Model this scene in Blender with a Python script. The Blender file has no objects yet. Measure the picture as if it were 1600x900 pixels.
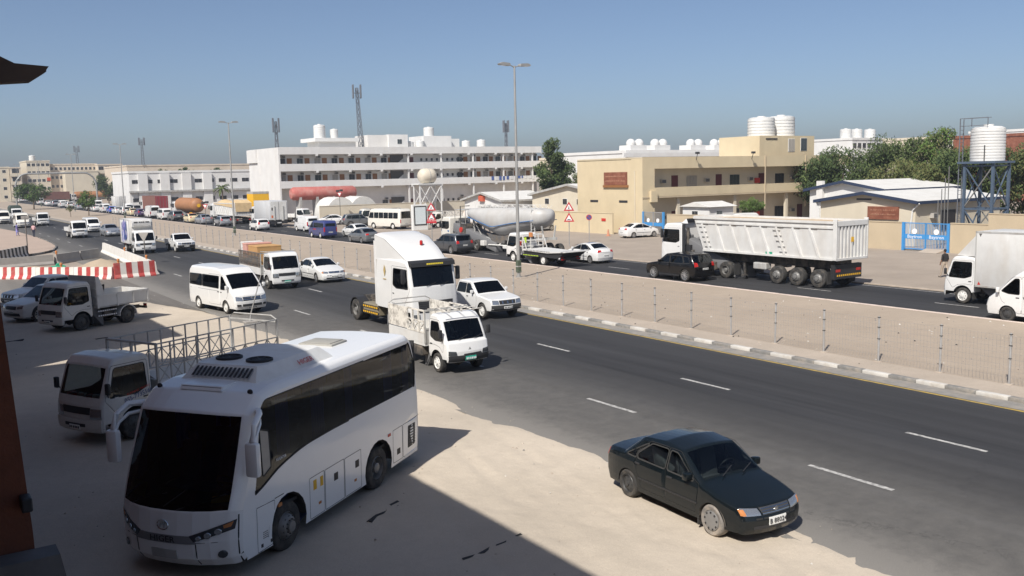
import bpy, bmesh, math, random
from mathutils import Vector, Matrix
from mathutils.geometry import delaunay_2d_cdt
random.seed(7)
scene = bpy.context.scene
PI = math.pi
# ------------------------------------------------------------------ camera, sky, sun, exposure
cam_data = bpy.data.cameras.new('camera')
cam_data.sensor_width = 36.0
cam_data.lens = 1450.0 / 1600.0 * 36.0
cam_data.clip_start = 0.05
cam_data.clip_end = 6000
cam = bpy.data.objects.new('camera', cam_data)
scene.collection.objects.link(cam)
_f = Vector((0.55038147, 0.82590562, -0.12231166)); _r = Vector((0.83045538, -0.55665497, -0.02188851)); _u = Vector((0.08616324, 0.08952734, 0.99225035))
cam.matrix_world = Matrix(((_r.x, _u.x, -_f.x, 0), (_r.y, _u.y, -_f.y, 0), (_r.z, _u.z, -_f.z, 6.8), (0, 0, 0, 1)))
scene.camera = cam
SUN_AZ = math.radians(30)      # shadows fall towards +X turned 30 degrees to +Y
SUN_EL = math.radians(47)
world = bpy.data.worlds.new('World'); scene.world = world; world.use_nodes = True
wn = world.node_tree; bg = wn.nodes['Background']
sky = wn.nodes.new('ShaderNodeTexSky'); sky.sky_type = 'NISHITA'; sky.sun_disc = False
sky.sun_elevation = SUN_EL
to_sun = Vector((-math.cos(SUN_AZ), -math.sin(SUN_AZ), 0))
sky.sun_rotation = math.atan2(to_sun.x, to_sun.y)
sky.altitude = 150; sky.air_density = 0.65; sky.dust_density = 1.9; sky.ozone_density = 1.7
wn.links.new(sky.outputs[0], bg.inputs[0]); bg.inputs[1].default_value = 0.092
sun_data = bpy.data.lights.new('sun', 'SUN'); sun_data.energy = 4.6; sun_data.angle = math.radians(0.53); sun_data.color = (1.0, 0.955, 0.885)
sun = bpy.data.objects.new('sun', sun_data); scene.collection.objects.link(sun)
sd = Vector((math.cos(SUN_AZ) * math.cos(SUN_EL), math.sin(SUN_AZ) * math.cos(SUN_EL), -math.sin(SUN_EL)))
sun.rotation_euler = sd.to_track_quat('-Z', 'Y').to_euler()
vs = scene.view_settings
vs.view_transform = 'Standard'; vs.look = 'None'; vs.exposure = 0.33; vs.gamma = 1.0; vs.use_curve_mapping = False
scene.render.engine = 'CYCLES'

# ------------------------------------------------------------------ materials
MATS = {}
def _mat(name):
    m = bpy.data.materials.new(name); m.use_nodes = True
    nt = m.node_tree; b = nt.nodes['Principled BSDF']
    return m, nt, b
def nd(nt, t, **kw):
    n = nt.nodes.new(t)
    for k, v in kw.items():
        if k.startswith('i_'): n.inputs[k[2:].replace('_', ' ')].default_value = v
        else: setattr(n, k, v)
    return n
def ramp(nt, src, stops):
    r = nt.nodes.new('ShaderNodeValToRGB')
    el = r.color_ramp.elements
    while len(el) < len(stops): el.new(0.5)
    for e, (p, c) in zip(el, stops):
        e.position = p; e.color = (c, c, c, 1) if not hasattr(c, '__len__') else (*c, 1)
    nt.links.new(src, r.inputs[0]); return r.outputs[0]
def mixc(nt, fac, a, b, mode='MIX'):
    n = nt.nodes.new('ShaderNodeMix'); n.data_type = 'RGBA'; n.blend_type = mode
    for s, v in ((n.inputs[0], fac), (n.inputs[6], a), (n.inputs[7], b)):
        if hasattr(v, 'links') or isinstance(v, bpy.types.NodeSocket): nt.links.new(v, s)
        elif hasattr(v, '__len__'): s.default_value = (*v, 1) if len(v) == 3 else v
        else: s.default_value = v
    return n.outputs[2]
def math_(nt, op, a, b=0.0, clamp=False):
    n = nt.nodes.new('ShaderNodeMath'); n.operation = op; n.use_clamp = clamp
    for s, v in ((n.inputs[0], a), (n.inputs[1], b)):
        if isinstance(v, bpy.types.NodeSocket): nt.links.new(v, s)
        else: s.default_value = v
    return n.outputs[0]
def noise(nt, vec, scale, detail=4, rough=0.55, stretch=None):
    if stretch:
        mp = nd(nt, 'ShaderNodeMapping'); mp.inputs['Scale'].default_value = stretch
        nt.links.new(vec, mp.inputs[0]); vec = mp.outputs[0]
    n = nd(nt, 'ShaderNodeTexNoise'); n.inputs['Scale'].default_value = scale; n.inputs['Detail'].default_value = detail; n.inputs['Roughness'].default_value = rough
    nt.links.new(vec, n.inputs['Vector']); return n.outputs['Fac']
def wpos(nt): return nd(nt, 'ShaderNodeNewGeometry').outputs['Position']
def opos(nt): return nd(nt, 'ShaderNodeTexCoord').outputs['Object']
def bump(nt, b, h, strength=0.3, dist=0.02):
    n = nd(nt, 'ShaderNodeBump'); n.inputs['Strength'].default_value = strength; n.inputs['Distance'].default_value = dist
    nt.links.new(h, n.inputs['Height']); nt.links.new(n.outputs[0], b.inputs['Normal'])

def surf(name, col, rough=0.7, var=0.12, scale=3.0, dirt=None, dirt_amt=0.25, dirt_scale=0.6, bmp=0.0, metal=0.0, spec=0.5, grain=0.0, grain_scale=60.0, streak=False, world_space=True):
    """general procedural surface: base colour, mottling, dirt patches, fine bump"""
    if name in MATS: return MATS[name]
    m, nt, b = _mat(name)
    p = wpos(nt) if world_space else opos(nt)
    n1 = noise(nt, p, scale, 5)
    c = mixc(nt, ramp(nt, n1, [(0.3, 0.0), (0.7, 1.0)]), tuple(max(0, x * (1 - var)) for x in col), tuple(min(1, x * (1 + var)) for x in col))
    if dirt:
        n2 = noise(nt, p, dirt_scale, 6, 0.65, (1, 1, 0.25) if streak else None)
        c = mixc(nt, math_(nt, 'MULTIPLY', ramp(nt, n2, [(0.45, 0.0), (0.72, 1.0)]), dirt_amt), c, dirt)
    if grain:
        n3 = noise(nt, p, grain_scale, 2, 0.6)
        c = mixc(nt, grain, c, ramp(nt, n3, [(0.3, 0.15), (0.7, 0.85)]), 'OVERLAY')
    nt.links.new(c, b.inputs['Base Color'])
    b.inputs['Roughness'].default_value = rough; b.inputs['Metallic'].default_value = metal; b.inputs['Specular IOR Level'].default_value = spec
    if bmp: bump(nt, b, noise(nt, p, grain_scale, 4), bmp, 0.02)
    MATS[name] = m; return m

def paint(name, col, rough=0.28, metal=0.0, dust=0.10, coat=0.6, spec=0.5):
    """car paint: dusty towards the sills, dark lining on its inner face"""
    key = 'paint_' + name
    if key in MATS: return MATS[key]
    m, nt, b = _mat(key)
    p = opos(nt)
    n1 = noise(nt, p, 2.3, 6, 0.65)
    sep = nd(nt, 'ShaderNodeSeparateXYZ'); nt.links.new(p, sep.inputs[0])
    low = math_(nt, 'MULTIPLY', math_(nt, 'SUBTRACT', 1.0, math_(nt, 'DIVIDE', sep.outputs[2], 0.9), True), 0.55)
    d = math_(nt, 'MULTIPLY', math_(nt, 'ADD', ramp(nt, n1, [(0.35, 0.1), (0.75, 1.0)]), low), dust)
    c = mixc(nt, d, col, (0.36, 0.30, 0.23))
    geo = nd(nt, 'ShaderNodeNewGeometry')
    c = mixc(nt, geo.outputs['Backfacing'], c, (0.03, 0.03, 0.032))
    nt.links.new(c, b.inputs['Base Color'])
    nt.links.new(math_(nt, 'ADD', math_(nt, 'MULTIPLY', d, 1.2), rough, True), b.inputs['Roughness'])
    b.inputs['Metallic'].default_value = metal
    b.inputs['Specular IOR Level'].default_value = spec; b.inputs['Coat Weight'].default_value = coat; b.inputs['Coat Roughness'].default_value = 0.08
    MATS[key] = m; return m

def glass(name, tint, opac=0.0):
    if name in MATS: return MATS[name]
    m, nt, b = _mat(name)
    nt.nodes.remove(b); out = nt.nodes['Material Output']
    tr = nd(nt, 'ShaderNodeBsdfTransparent'); tr.inputs[0].default_value = (*tint, 1)
    gl = nd(nt, 'ShaderNodeBsdfGlossy'); gl.inputs['Roughness'].default_value = 0.03; gl.inputs[0].default_value = (0.9, 0.95, 1.0, 1)
    fr = nd(nt, 'ShaderNodeFresnel'); fr.inputs[0].default_value = 1.5
    mx = nd(nt, 'ShaderNodeMixShader')
    nt.links.new(fr.outputs[0], mx.inputs[0]); nt.links.new(tr.outputs[0], mx.inputs[1]); nt.links.new(gl.outputs[0], mx.inputs[2])
    nt.links.new(mx.outputs[0], out.inputs[0])
    MATS[name] = m; return m

def plain(name, col, rough=0.5, metal=0.0, spec=0.5, emit=None):
    if name in MATS: return MATS[name]
    m, nt, b = _mat(name)
    p = opos(nt)
    c = mixc(nt, noise(nt, p, 9.0, 4), tuple(x * 0.86 for x in col), tuple(min(1, x * 1.12) for x in col))
    nt.links.new(c, b.inputs['Base Color']); b.inputs['Roughness'].default_value = rough; b.inputs['Metallic'].default_value = metal; b.inputs['Specular IOR Level'].default_value = spec
    MATS[name] = m; return m

def mat(k): return MATS[k]
SANDC = (0.47, 0.385, 0.29)
# vehicle materials
PAINT = paint('white', (0.70, 0.70, 0.69), dust=0.09)
glass('glass_car', (0.20, 0.24, 0.24)); glass('glass_dark', (0.035, 0.04, 0.05)); glass('glass_clear', (0.55, 0.6, 0.6)); glass('glass_sedan', (0.42, 0.47, 0.47)); glass('glass_lamp', (0.8, 0.8, 0.8))
plain('rubber', (0.035, 0.034, 0.033), 0.85); plain('black_plastic', (0.025, 0.025, 0.027), 0.55); plain('seam', (0.015, 0.015, 0.015), 0.8)
surf('tyre', (0.032, 0.031, 0.030), 0.9, 0.25, 6, SANDC, 0.14, 3.0, world_space=False)
surf('tyre_dusty', (0.20, 0.185, 0.17), 0.95, 0.25, 6, SANDC, 0.6, 3.0, world_space=False)
plain('alloy', (0.55, 0.55, 0.56), 0.3, 0.7); plain('steel_dark', (0.07, 0.07, 0.07), 0.5, 0.4); plain('steel_light', (0.22, 0.215, 0.205), 0.5, 0.3); plain('steel_white', (0.66, 0.65, 0.62), 0.5)
plain('hubcap', (0.25, 0.245, 0.24), 0.45, 0.3); plain('chrome', (0.7, 0.7, 0.7), 0.15, 1.0)
plain('interior', (0.035, 0.035, 0.037), 0.8); plain('seat_grey', (0.16, 0.16, 0.165), 0.85); plain('dash', (0.05, 0.05, 0.05), 0.7)
plain('lamp_lens', (0.42, 0.44, 0.46), 0.12, 0.75); plain('lamp_amber', (0.50, 0.20, 0.07), 0.25); plain('lamp_red', (0.40, 0.015, 0.012), 0.2); plain('lamp_dark', (0.06, 0.065, 0.07), 0.12, 0.2)
plain('plate_white', (0.78, 0.78, 0.75), 0.5); plain('plate_green', (0.03, 0.42, 0.30), 0.5); plain('ink_black', (0.02, 0.02, 0.022), 0.6); plain('ink_blue', (0.03, 0.07, 0.22), 0.6); plain('ink_red', (0.50, 0.03, 0.02), 0.6); plain('ink_white', (0.8, 0.8, 0.8), 0.6); plain('sticker_yellow', (0.75, 0.42, 0.02), 0.6); plain('sticker_green', (0.02, 0.30, 0.17), 0.6); plain('hivis', (0.55, 0.75, 0.05), 0.6)
surf('chassis', (0.045, 0.042, 0.04), 0.8, 0.3, 4, SANDC, 0.35, 2.0, world_space=False)
surf('truck_white', (0.60, 0.597, 0.58), 0.55, 0.06, 2, (0.40, 0.33, 0.25), 0.30, 1.6, world_space=False, streak=True)
surf('bed_grey', (0.40, 0.40, 0.385), 0.65, 0.12, 3, (0.20, 0.14, 0.09), 0.5, 2.5, world_space=False, streak=True)
surf('bed_dark', (0.12, 0.115, 0.11), 0.7, 0.2, 3, (0.25, 0.17, 0.10), 0.5, 2.5, world_space=False)
surf('rusty_white', (0.66, 0.63, 0.57), 0.7, 0.1, 4, (0.10, 0.085, 0.075), 0.9, 5.0, world_space=False)
surf('galvanised', (0.34, 0.335, 0.33), 0.6, 0.12, 8, (0.2, 0.18, 0.15), 0.3, 2.0, metal=0.2)

# ------------------------------------------------------------------ mesh helpers
class MB:
    def __init__(s): s.v = []; s.f = []; s.m = []; s.mats = []
    def mi(s, k):
        m = MATS[k] if isinstance(k, str) else k
        if m not in s.mats: s.mats.append(m)
        return s.mats.index(m)
    def add(s, vs, fs, k):
        o = len(s.v); i = s.mi(k)
        s.v += [tuple(v) for v in vs]
        for f in fs: s.f.append(tuple(o + a for a in f)); s.m.append(i)
        return s
    def box(s, x0, x1, y0, y1, z0, z1, k, bev=0.0):
        if x1 < x0: x0, x1 = x1, x0
        if y1 < y0: y0, y1 = y1, y0
        if z1 < z0: z0, z1 = z1, z0
        if bev <= 0:
            v = [(x, y, z) for x in (x0, x1) for y in (y0, y1) for z in (z0, z1)]
            return s.add(v, [(0, 1, 3, 2), (4, 6, 7, 5), (0, 4, 5, 1), (2, 3, 7, 6), (0, 2, 6, 4), (1, 5, 7, 3)], k)
        b = min(bev, (x1 - x0) * .49, (y1 - y0) * .49, (z1 - z0) * .49)
        bm = bmesh.new(); bmesh.ops.create_cube(bm, size=1)
        for q in bm.verts: q.co = Vector(((x0 + x1) / 2 + q.co.x * (x1 - x0), (y0 + y1) / 2 + q.co.y * (y1 - y0), (z0 + z1) / 2 + q.co.z * (z1 - z0)))
        bmesh.ops.bevel(bm, geom=bm.edges[:], offset=b, segments=2, profile=0.5, affect='EDGES')
        return s.bm(bm, k)
    def bm(s, bm, k):
        bm.verts.index_update()
        s.add([v.co[:] for v in bm.verts], [[v.index for v in f.verts] for f in bm.faces], k); bm.free(); return s
    def bar(s, a, b, w, k, h=None, n=4):
        a = Vector(a); b = Vector(b); d = (b - a)
        if d.length < 1e-6: return s
        d.normalize(); up = Vector((0, 0, 1)) if abs(d.z) < 0.95 else Vector((1, 0, 0))
        x = d.cross(up).normalized(); y = x.cross(d)
        if n == 4:
            h = h or w
            c = [x * (sx * w / 2) + y * (sy * h / 2) for sx, sy in ((-1, -1), (1, -1), (1, 1), (-1, 1))]
        else: c = [x * (w * math.cos(t * 2 * PI / n)) + y * (w * math.sin(t * 2 * PI / n)) for t in range(n)]
        n_ = len(c)
        return s.add([a + q for q in c] + [b + q for q in c], [(i, (i + 1) % n_, n_ + (i + 1) % n_, n_ + i) for i in range(n_)] + [tuple(range(n_ - 1, -1, -1)), tuple(range(n_, 2 * n_))], k)
    def tube(s, path, r, k, n=6, closed=False):
        pts = [Vector(p) for p in path]; N = len(pts); rings = []
        rr = r if hasattr(r, '__len__') else [r] * N
        for i, p in enumerate(pts):
            d = (pts[min(i + 1, N - 1)] - pts[max(i - 1, 0)])
            if d.length < 1e-6: d = Vector((0, 0, 1))
            d.normalize(); up = Vector((0, 0, 1)) if abs(d.z) < 0.9 else Vector((0, 1, 0))
            x = d.cross(up).normalized(); y = x.cross(d)
            rings.append([p + x * (rr[i] * math.cos(t * 2 * PI / n)) + y * (rr[i] * math.sin(t * 2 * PI / n)) for t in range(n)])
        v = [q for ring in rings for q in ring]
        f = [(i * n + j, i * n + (j + 1) % n, (i + 1) * n + (j + 1) % n, (i + 1) * n + j) for i in range(N - 1) for j in range(n)]
        f += [tuple(range(n - 1, -1, -1)), tuple((N - 1) * n + j for j in range(n))]
        return s.add(v, f, k)
    def lathe(s, prof, k, n=20, axis='z', org=(0, 0, 0), cap=True):
        """prof: (radius, height) pairs"""
        v = []
        for r, h in prof:
            for j in range(n):
                a = 2 * PI * j / n; c, t = r * math.cos(a), r * math.sin(a)
                p = (c, t, h) if axis == 'z' else ((t, h, c) if axis == 'y' else (h, c, t))
                v.append((p[0] + org[0], p[1] + org[1], p[2] + org[2]))
        N = len(prof)
        f = [(i * n + j, i * n + (j + 1) % n, (i + 1) * n + (j + 1) % n, (i + 1) * n + j) for i in range(N - 1) for j in range(n)]
        if cap: f += [tuple(range(n - 1, -1, -1)), tuple((N - 1) * n + j for j in range(n))]
        return s.add(v, f, k)
    def prism(s, poly, y0, y1, k, axis='y'):
        """poly in (x,z) pushed along y (axis='y'), or (x,y) along z, or (y,z) along x"""
        n = len(poly)
        def P(a, b, t): return (a, t, b) if axis == 'y' else ((a, b, t) if axis == 'z' else (t, a, b))
        v = [P(a, b, y0) for a, b in poly] + [P(a, b, y1) for a, b in poly]
        return s.add(v, [(i, (i + 1) % n, n + (i + 1) % n, n + i) for i in range(n)] + [tuple(range(n - 1, -1, -1)), tuple(range(n, 2 * n))], k)
    def quad(s, a, b, c, d, k): return s.add([a, b, c, d], [(0, 1, 2, 3)], k)
    def xform(s, M):
        s.v = [tuple(M @ Vector(q)) for q in s.v]; return s
    def map(s, fn):
        s.v = [fn(*q) for q in s.v]; return s
    def join(s, o):
        base = len(s.v); s.v += o.v
        for f, i in zip(o.f, o.m): s.f.append(tuple(base + a for a in f)); s.m.append(s.mi(o.mats[i]))
        return s
    def mesh(s, name, smooth=None, fix=True):
        me = bpy.data.meshes.new(name); me.from_pydata(s.v, [], s.f)
        for m in s.mats: me.materials.append(m)
        me.polygons.foreach_set('material_index', s.m)
        if fix:
            bm = bmesh.new(); bm.from_mesh(me); bmesh.ops.recalc_face_normals(bm, faces=bm.faces[:]); bm.to_mesh(me); bm.free()
        if smooth:
            me.polygons.foreach_set('use_smooth', [True] * len(me.polygons))
            me.set_sharp_from_angle(angle=math.radians(smooth))
        me.update(); return me

COL = scene.collection
def link(name, data, parent=None, loc=None, rz=0.0):
    o = bpy.data.objects.new(name, data); COL.objects.link(o)
    if parent: o.parent = parent
    if loc: o.location = loc
    if rz: o.rotation_euler = (0, 0, rz)
    return o
def obj(name, mb, parent=None, smooth=None, loc=None, rz=0.0, fix=True): return link(name, mb.mesh(name, smooth, fix), parent, loc, rz)
def tag(o, label, cat, group=None):
    o['label'] = label; o['category'] = cat
    if group: o['group'] = group
    return o
def struct(o): o['kind'] = 'structure'; return o
def stuff(o): o['kind'] = 'stuff'; return o
def empty(name, loc=(0, 0, 0), rz=0.0):
    o = link(name, None, None, loc, rz); o.empty_display_size = 0.3; return o

FONT = {}
def text_mb(txt, size, k, depth=0.004):
    """flat lettering as a mesh in the XY plane, centred"""
    cu = bpy.data.curves.new('lettering', 'FONT'); cu.body = txt; cu.size = size; cu.align_x = 'CENTER'; cu.align_y = 'CENTER'; cu.extrude = depth / 2; cu.resolution_u = 2
    o = bpy.data.objects.new('lettering', cu); COL.objects.link(o)
    dg = bpy.context.evaluated_depsgraph_get(); dg.update()
    me = bpy.data.meshes.new_from_object(o.evaluated_get(dg))
    mb = MB(); mb.add([v.co[:] for v in me.vertices], [list(p.vertices) for p in me.polygons], k)
    bpy.data.objects.remove(o); bpy.data.curves.remove(cu); bpy.data.meshes.remove(me)
    return mb
def lettering(txt, size, k, origin, xdir, ydir, stretch=1.0, depth=0.004):
    """lettering placed with its own x and y directions"""
    mb = text_mb(txt, size, k, depth); x = Vector(xdir).normalized(); y = Vector(ydir).normalized(); z = x.cross(y); o = Vector(origin)
    mb.v = [tuple(o + x * (a * stretch) + y * b + z * c) for a, b, c in mb.v]; return mb
# ------------------------------------------------------------------ vehicle library
def clamp(t, a=0.0, b=1.0): return max(a, min(b, t))
class Node:
    """a part prototype: mesh + children, copied out for every vehicle"""
    def __init__(s, name, mesh=None, loc=(0, 0, 0), rot=(0, 0, 0), label=None): s.name = name; s.mesh = mesh; s.loc = loc; s.rot = rot; s.kids = []; s.label = label
    def add(s, name, mb, smooth=None, loc=(0, 0, 0), rot=(0, 0, 0), fix=True, label=None):
        n = Node(name, mb.mesh(name, smooth, fix) if isinstance(mb, MB) else mb, loc, rot, label); s.kids.append(n); return n
    def graft(s, n): s.kids.append(n); return n
def place(proto, name, label, cat, x, y, heading, group=None, colour=None, scale=None, z=0.0):
    root = empty(name, (x, y, z), heading)
    tag(root, label, cat, group)
    if scale: root.scale = scale
    def rec(n, par):
        o = link(n.name, n.mesh, par)
        o.location = n.loc; o.rotation_euler = n.rot
        if n.label: o['label'] = n.label
        if colour and n.mesh:
            for i, m in enumerate(n.mesh.materials):
                if m == PAINT: o.material_slots[i].link = 'OBJECT'; o.material_slots[i].material = colour
        for k in n.kids: rec(k, o)
    for k in proto.kids: rec(k, root)
    return root

def fillet_path(ctrl, step, cuts):
    """ctrl (x,z,r); cuts {seg:(m0,m1)}; returns [(x,z)], cell tags (seg, in_cut)"""
    P = [Vector((c[0], c[1])) for c in ctrl]; R = [c[2] if len(c) > 2 else 0.05 for c in ctrl]; n = len(P)
    pin, pout = [None] * n, [None] * n
    for i in range(n):
        if i in (0, n - 1) or R[i] <= 0: pin[i] = pout[i] = P[i]; continue
        a = (P[i - 1] - P[i]); b = (P[i + 1] - P[i]); la, lb = a.length, b.length
        ang = a.angle(b); t = min(R[i] / max(math.tan(ang / 2), 1e-3), 0.42 * la, 0.42 * lb)
        pin[i] = P[i] + a / la * t; pout[i] = P[i] + b / lb * t
    pts = [P[0]]; tags = []
    for k in range(n - 1):
        s, e = pout[k], pin[k + 1]; L = (e - s).length
        marks = [0.0, 1.0]
        c = cuts.get(k)
        if c and L > 1e-6:
            full = (P[k + 1] - P[k]).length; off = (s - P[k]).length
            u0 = clamp((c[0] - off) / L); u1 = clamp((full - c[1] - off) / L); marks = sorted({0.0, u0, u1, 1.0})
        for a, b in zip(marks, marks[1:]):
            if (b - a) * L < 1e-5: continue
            m = max(1, int(math.ceil((b - a) * L / step)))
            incut = bool(c) and u0 - 1e-6 <= a and b <= u1 + 1e-6
            for j in range(1, m + 1): pts.append(s.lerp(e, a + (b - a) * j / m)); tags.append((k, incut))
        if k + 1 < n - 1 and R[k + 1] > 0:
            A, B, C = pin[k + 1], P[k + 1], pout[k + 1]
            for j in range(1, 5):
                t = j / 4; pts.append(A * (1 - t) ** 2 + B * 2 * t * (1 - t) + C * t * t); tags.append((k if j < 3 else k + 1, False))
    return pts, tags
def inside(p, poly):
    x, y = p; r = False; j = len(poly) - 1
    for i in range(len(poly)):
        xi, yi = poly[i]; xj, yj = poly[j]
        if (yi > y) != (yj > y) and x < (xj - xi) * (y - yi) / (yj - yi) + xi: r = not r
        j = i
    return r
def rpoly(poly, r=0.05, n=3):
    """round the corners of a closed polygon"""
    out = []; N = len(poly)
    for i in range(N):
        p = Vector(poly[i][:2]); a = Vector(poly[i - 1][:2]) - p; b = Vector(poly[(i + 1) % N][:2]) - p
        rr = poly[i][2] if len(poly[i]) > 2 else r
        t = min(rr, a.length * .45, b.length * .45)
        if t < 1e-4: out.append((p.x, p.y)); continue
        A = p + a.normalized() * t; B = p + b.normalized() * t
        for j in range(n + 1):
            u = j / n; q = A * (1 - u) ** 2 + p * 2 * u * (1 - u) + B * u * u; out.append((q.x, q.y))
    return out
def area2(poly): return sum(poly[i - 1][0] * poly[i][1] - poly[i][0] * poly[i - 1][1] for i in range(len(poly)))
def ring_strip(mb, poly, w, y, k, side):
    """a thin frame following a side-view polygon"""
    N = len(poly); ctr = []
    sgn = 1 if area2(poly) > 0 else -1
    v = []
    for i in range(N):
        a = Vector(poly[i - 1]); b = Vector(poly[(i + 1) % N]); d = (b - a)
        if d.length < 1e-6: d = Vector((1, 0))
        d.normalize(); nrm = Vector((d.y, -d.x)) * sgn
        p = Vector(poly[i]); q = p + nrm * w
        v += [(p.x, y, p.y), (q.x, y, q.y)]
    f = [(2 * i, 2 * ((i + 1) % N), 2 * ((i + 1) % N) + 1, 2 * i + 1) for i in range(N)]
    if side * sgn < 0: f = [t[::-1] for t in f]
    mb.add(v, f, k)

class Shell:
    """pressed-metal body: side panels cut with window and door lines, a skin over the top, all bent by one deform"""
    def __init__(s, root, prof, W, zs, zt, th=0.12, sill=0.25, arches=(), nose=(0.8, 0.1, 0.08), tail=(0.6, 0.06, 0.05), crown=0.03, bev=0.06,
                 wins=(), doors=(), skin=None, glassm='glass_car', tuck=0.06, body='PAINT', step=0.13, name='body', trim='rubber', sides=True, tp=1.3):
        s.bev = bev; s.W = W; s.zs = zs; s.zt = zt; s.th = th; s.nose = nose; s.tail = tail; s.crown = crown; s.tuck = tuck; s.root = root; s.tp = tp
        skin = skin or {}
        cuts = {k: (v[1], v[2]) for k, v in skin.items()}
        pts, tags = fillet_path(prof, step, cuts)
        s.pts = pts; s.xf = max(p.x for p in pts); s.xr = min(p.x for p in pts); s.sill = sill
        BP = PAINT if body == 'PAINT' else MATS[body]
        # inset profile for the rounded shoulder
        N = len(pts); nrm = []
        for i in range(N):
            d = pts[min(i + 1, N - 1)] - pts[max(i - 1, 0)]; d = d.normalized() if d.length > 1e-9 else Vector((0, 1))
            nrm.append(Vector((d.y, -d.x)))
        # profile runs front -> over the top -> rear, so the outward normal is (dz,-dx)
        ins = [p - n * bev for p, n in zip(pts, nrm)]
        bodym = MB(); glassb = {}
        # --- skin
        mws = sorted({v[3] for v in skin.values()})
        fr = {-1.0, 1.0}
        for m in mws: fr |= {-(1 - m / (W - bev)), 1 - m / (W - bev)}
        fr |= {j / 4 for j in range(-3, 4)}
        fr = sorted(fr); fr2 = [fr[0]]
        for q in fr[1:]:
            if q - fr2[-1] > 0.02 or any(abs(abs(q) - (1 - m / (W - bev))) < 1e-6 for m in mws): fr2.append(q)
        fr = fr2; C = len(fr)
        vs_ = [(p.x, q * (W - bev), p.y) for p in pts for q in fr]
        for i in range(N - 1):
            k, cut = tags[i]; sp = skin.get(k)
            for j in range(C - 1):
                face = (i * C + j, i * C + j + 1, (i + 1) * C + j + 1, (i + 1) * C + j)
                yc = abs(fr[j] + fr[j + 1]) / 2 * (W - bev)
                quad = [vs_[a] for a in face]
                if sp and cut and yc < W - bev - sp[3]:
                    if sp[0] == 'open': continue
                    g = glassb.setdefault(k, MB()); g.add(quad, [(0, 1, 2, 3)], glassm if sp[0] != 'rear_panel' else 'interior')
                else: bodym.add(quad, [(0, 1, 2, 3)], BP)
        # --- rounded shoulder strips
        nb = 3
        for sd_ in (1, -1):
            v = []
            for i in range(N):
                for a in range(nb + 1):
                    t = a / nb * PI / 2; off = bev * (1 - math.sin(t)); y = (W - bev * (1 - math.cos(t))) * sd_
                    q = pts[i] - nrm[i] * off; v.append((q.x, y, q.y))
            f = []
            for i in range(N - 1):
                if skin.get(tags[i][0]) and skin[tags[i][0]][0] == 'open' and False: continue
                for a in range(nb):
                    q = (i * (nb + 1) + a, i * (nb + 1) + a + 1, (i + 1) * (nb + 1) + a + 1, (i + 1) * (nb + 1) + a)
                    f.append(q[::-1] if sd_ > 0 else q)
            bodym.add(v, f, BP)
        # --- side panels
        bot = []
        xr, xf = ins[-1].x, ins[0].x
        bot.append((xr, sill))
        for (ax, ra, az) in sorted(arches):
            h = clamp((sill - az) / ra, -0.98, 0.98); a0 = math.asin(h)
            for j in range(13):
                t = (PI - a0) - (PI - 2 * a0) * j / 12
                x = ax + ra * math.cos(t); z = az + ra * math.sin(t)
                if xr + 0.01 < x < xf - 0.01: bot.append((x, max(z, sill)))
        bot.append((xf, sill))
        outline = [(p.x, p.y) for p in ins] + bot
        loops = [outline] + [w[1] for w in wins] + [d[0] for d in doors]
        vc = []; ed = []
        for L in loops:
            o = len(vc); vc += [Vector(p) for p in L]; ed += [(o + i, o + (i + 1) % len(L)) for i in range(len(L))]
        zlo = min(p[1] for p in outline); zhi = max(p[1] for p in outline)
        g = max(step, 0.1); x = xr + g / 2
        while x < xf:
            z = zlo + g / 2
            while z < zhi:
                if inside((x, z), outline): vc.append(Vector((x, z)))
                z += g
            x += g
        V, E, F, *_ = delaunay_2d_cdt(vc, ed, [], 0, 1e-4)
        doorm = [[MB(), MB()] for _ in doors]; winm = [[MB(), MB()] for _ in wins]
        if sides:
            for tri in F:
                c = sum((V[i] for i in tri), Vector((0, 0))) / len(tri); c = (c.x, c.y)
                if not inside(c, outline): continue
                wi = next((i for i, w in enumerate(wins) if inside(c, w[1])), None)
                di = next((i for i, d in enumerate(doors) if inside(c, d[0])), None)
                tri2 = [V[i] for i in tri]
                ar = (tri2[1] - tri2[0]).cross(tri2[2] - tri2[0]) if hasattr(tri2[0], 'cross') else 0
                ccw = ar > 0     # in (x,z): ccw means normal -y
                for q, sd_ in ((0, 1), (1, -1)):
                    t = tri2 if (ccw == (sd_ < 0)) else tri2[::-1]
                    if wi is not None:
                        wk = wins[wi][2] if len(wins[wi]) > 2 and wins[wi][2] else glassm
                        winm[wi][q].add([(p.x, (W - 0.012) * sd_, p.y) for p in t], [(0, 1, 2)], wk)
                    else:
                        tgt = doorm[di][q] if di is not None else bodym
                        tgt.add([(p.x, W * sd_, p.y) for p in t], [(0, 1, 2)], BP)
            for i, w in enumerate(wins):
                for q, sd_ in ((0, 1), (1, -1)):
                    if trim: ring_strip(winm[i][q], w[1], 0.022, (W + 0.002) * sd_, trim, sd_)
                    ring = w[1]; n = len(ring)   # reveal
                    winm[i][q].add([(a, (W + 0.002) * sd_, b) for a, b in ring] + [(a, (W - 0.014) * sd_, b) for a, b in ring], [(j, (j + 1) % n, n + (j + 1) % n, n + j) for j in range(n)], trim or 'rubber')
            for i, d in enumerate(doors):
                for q, sd_ in ((0, 1), (1, -1)): ring_strip(doorm[i][q], d[0], 0.011, (W + 0.0025) * sd_, 'seam', sd_)
        # --- put the parts under the vehicle
        s.body = root.add(name, s.bend(bodym), 52, fix=False)
        for k, g in glassb.items(): root.add(skin[k][0] if skin[k][0] != 'glass' else 'windscreen', s.bend(g), 60, fix=False)
        s.doors = []
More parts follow.
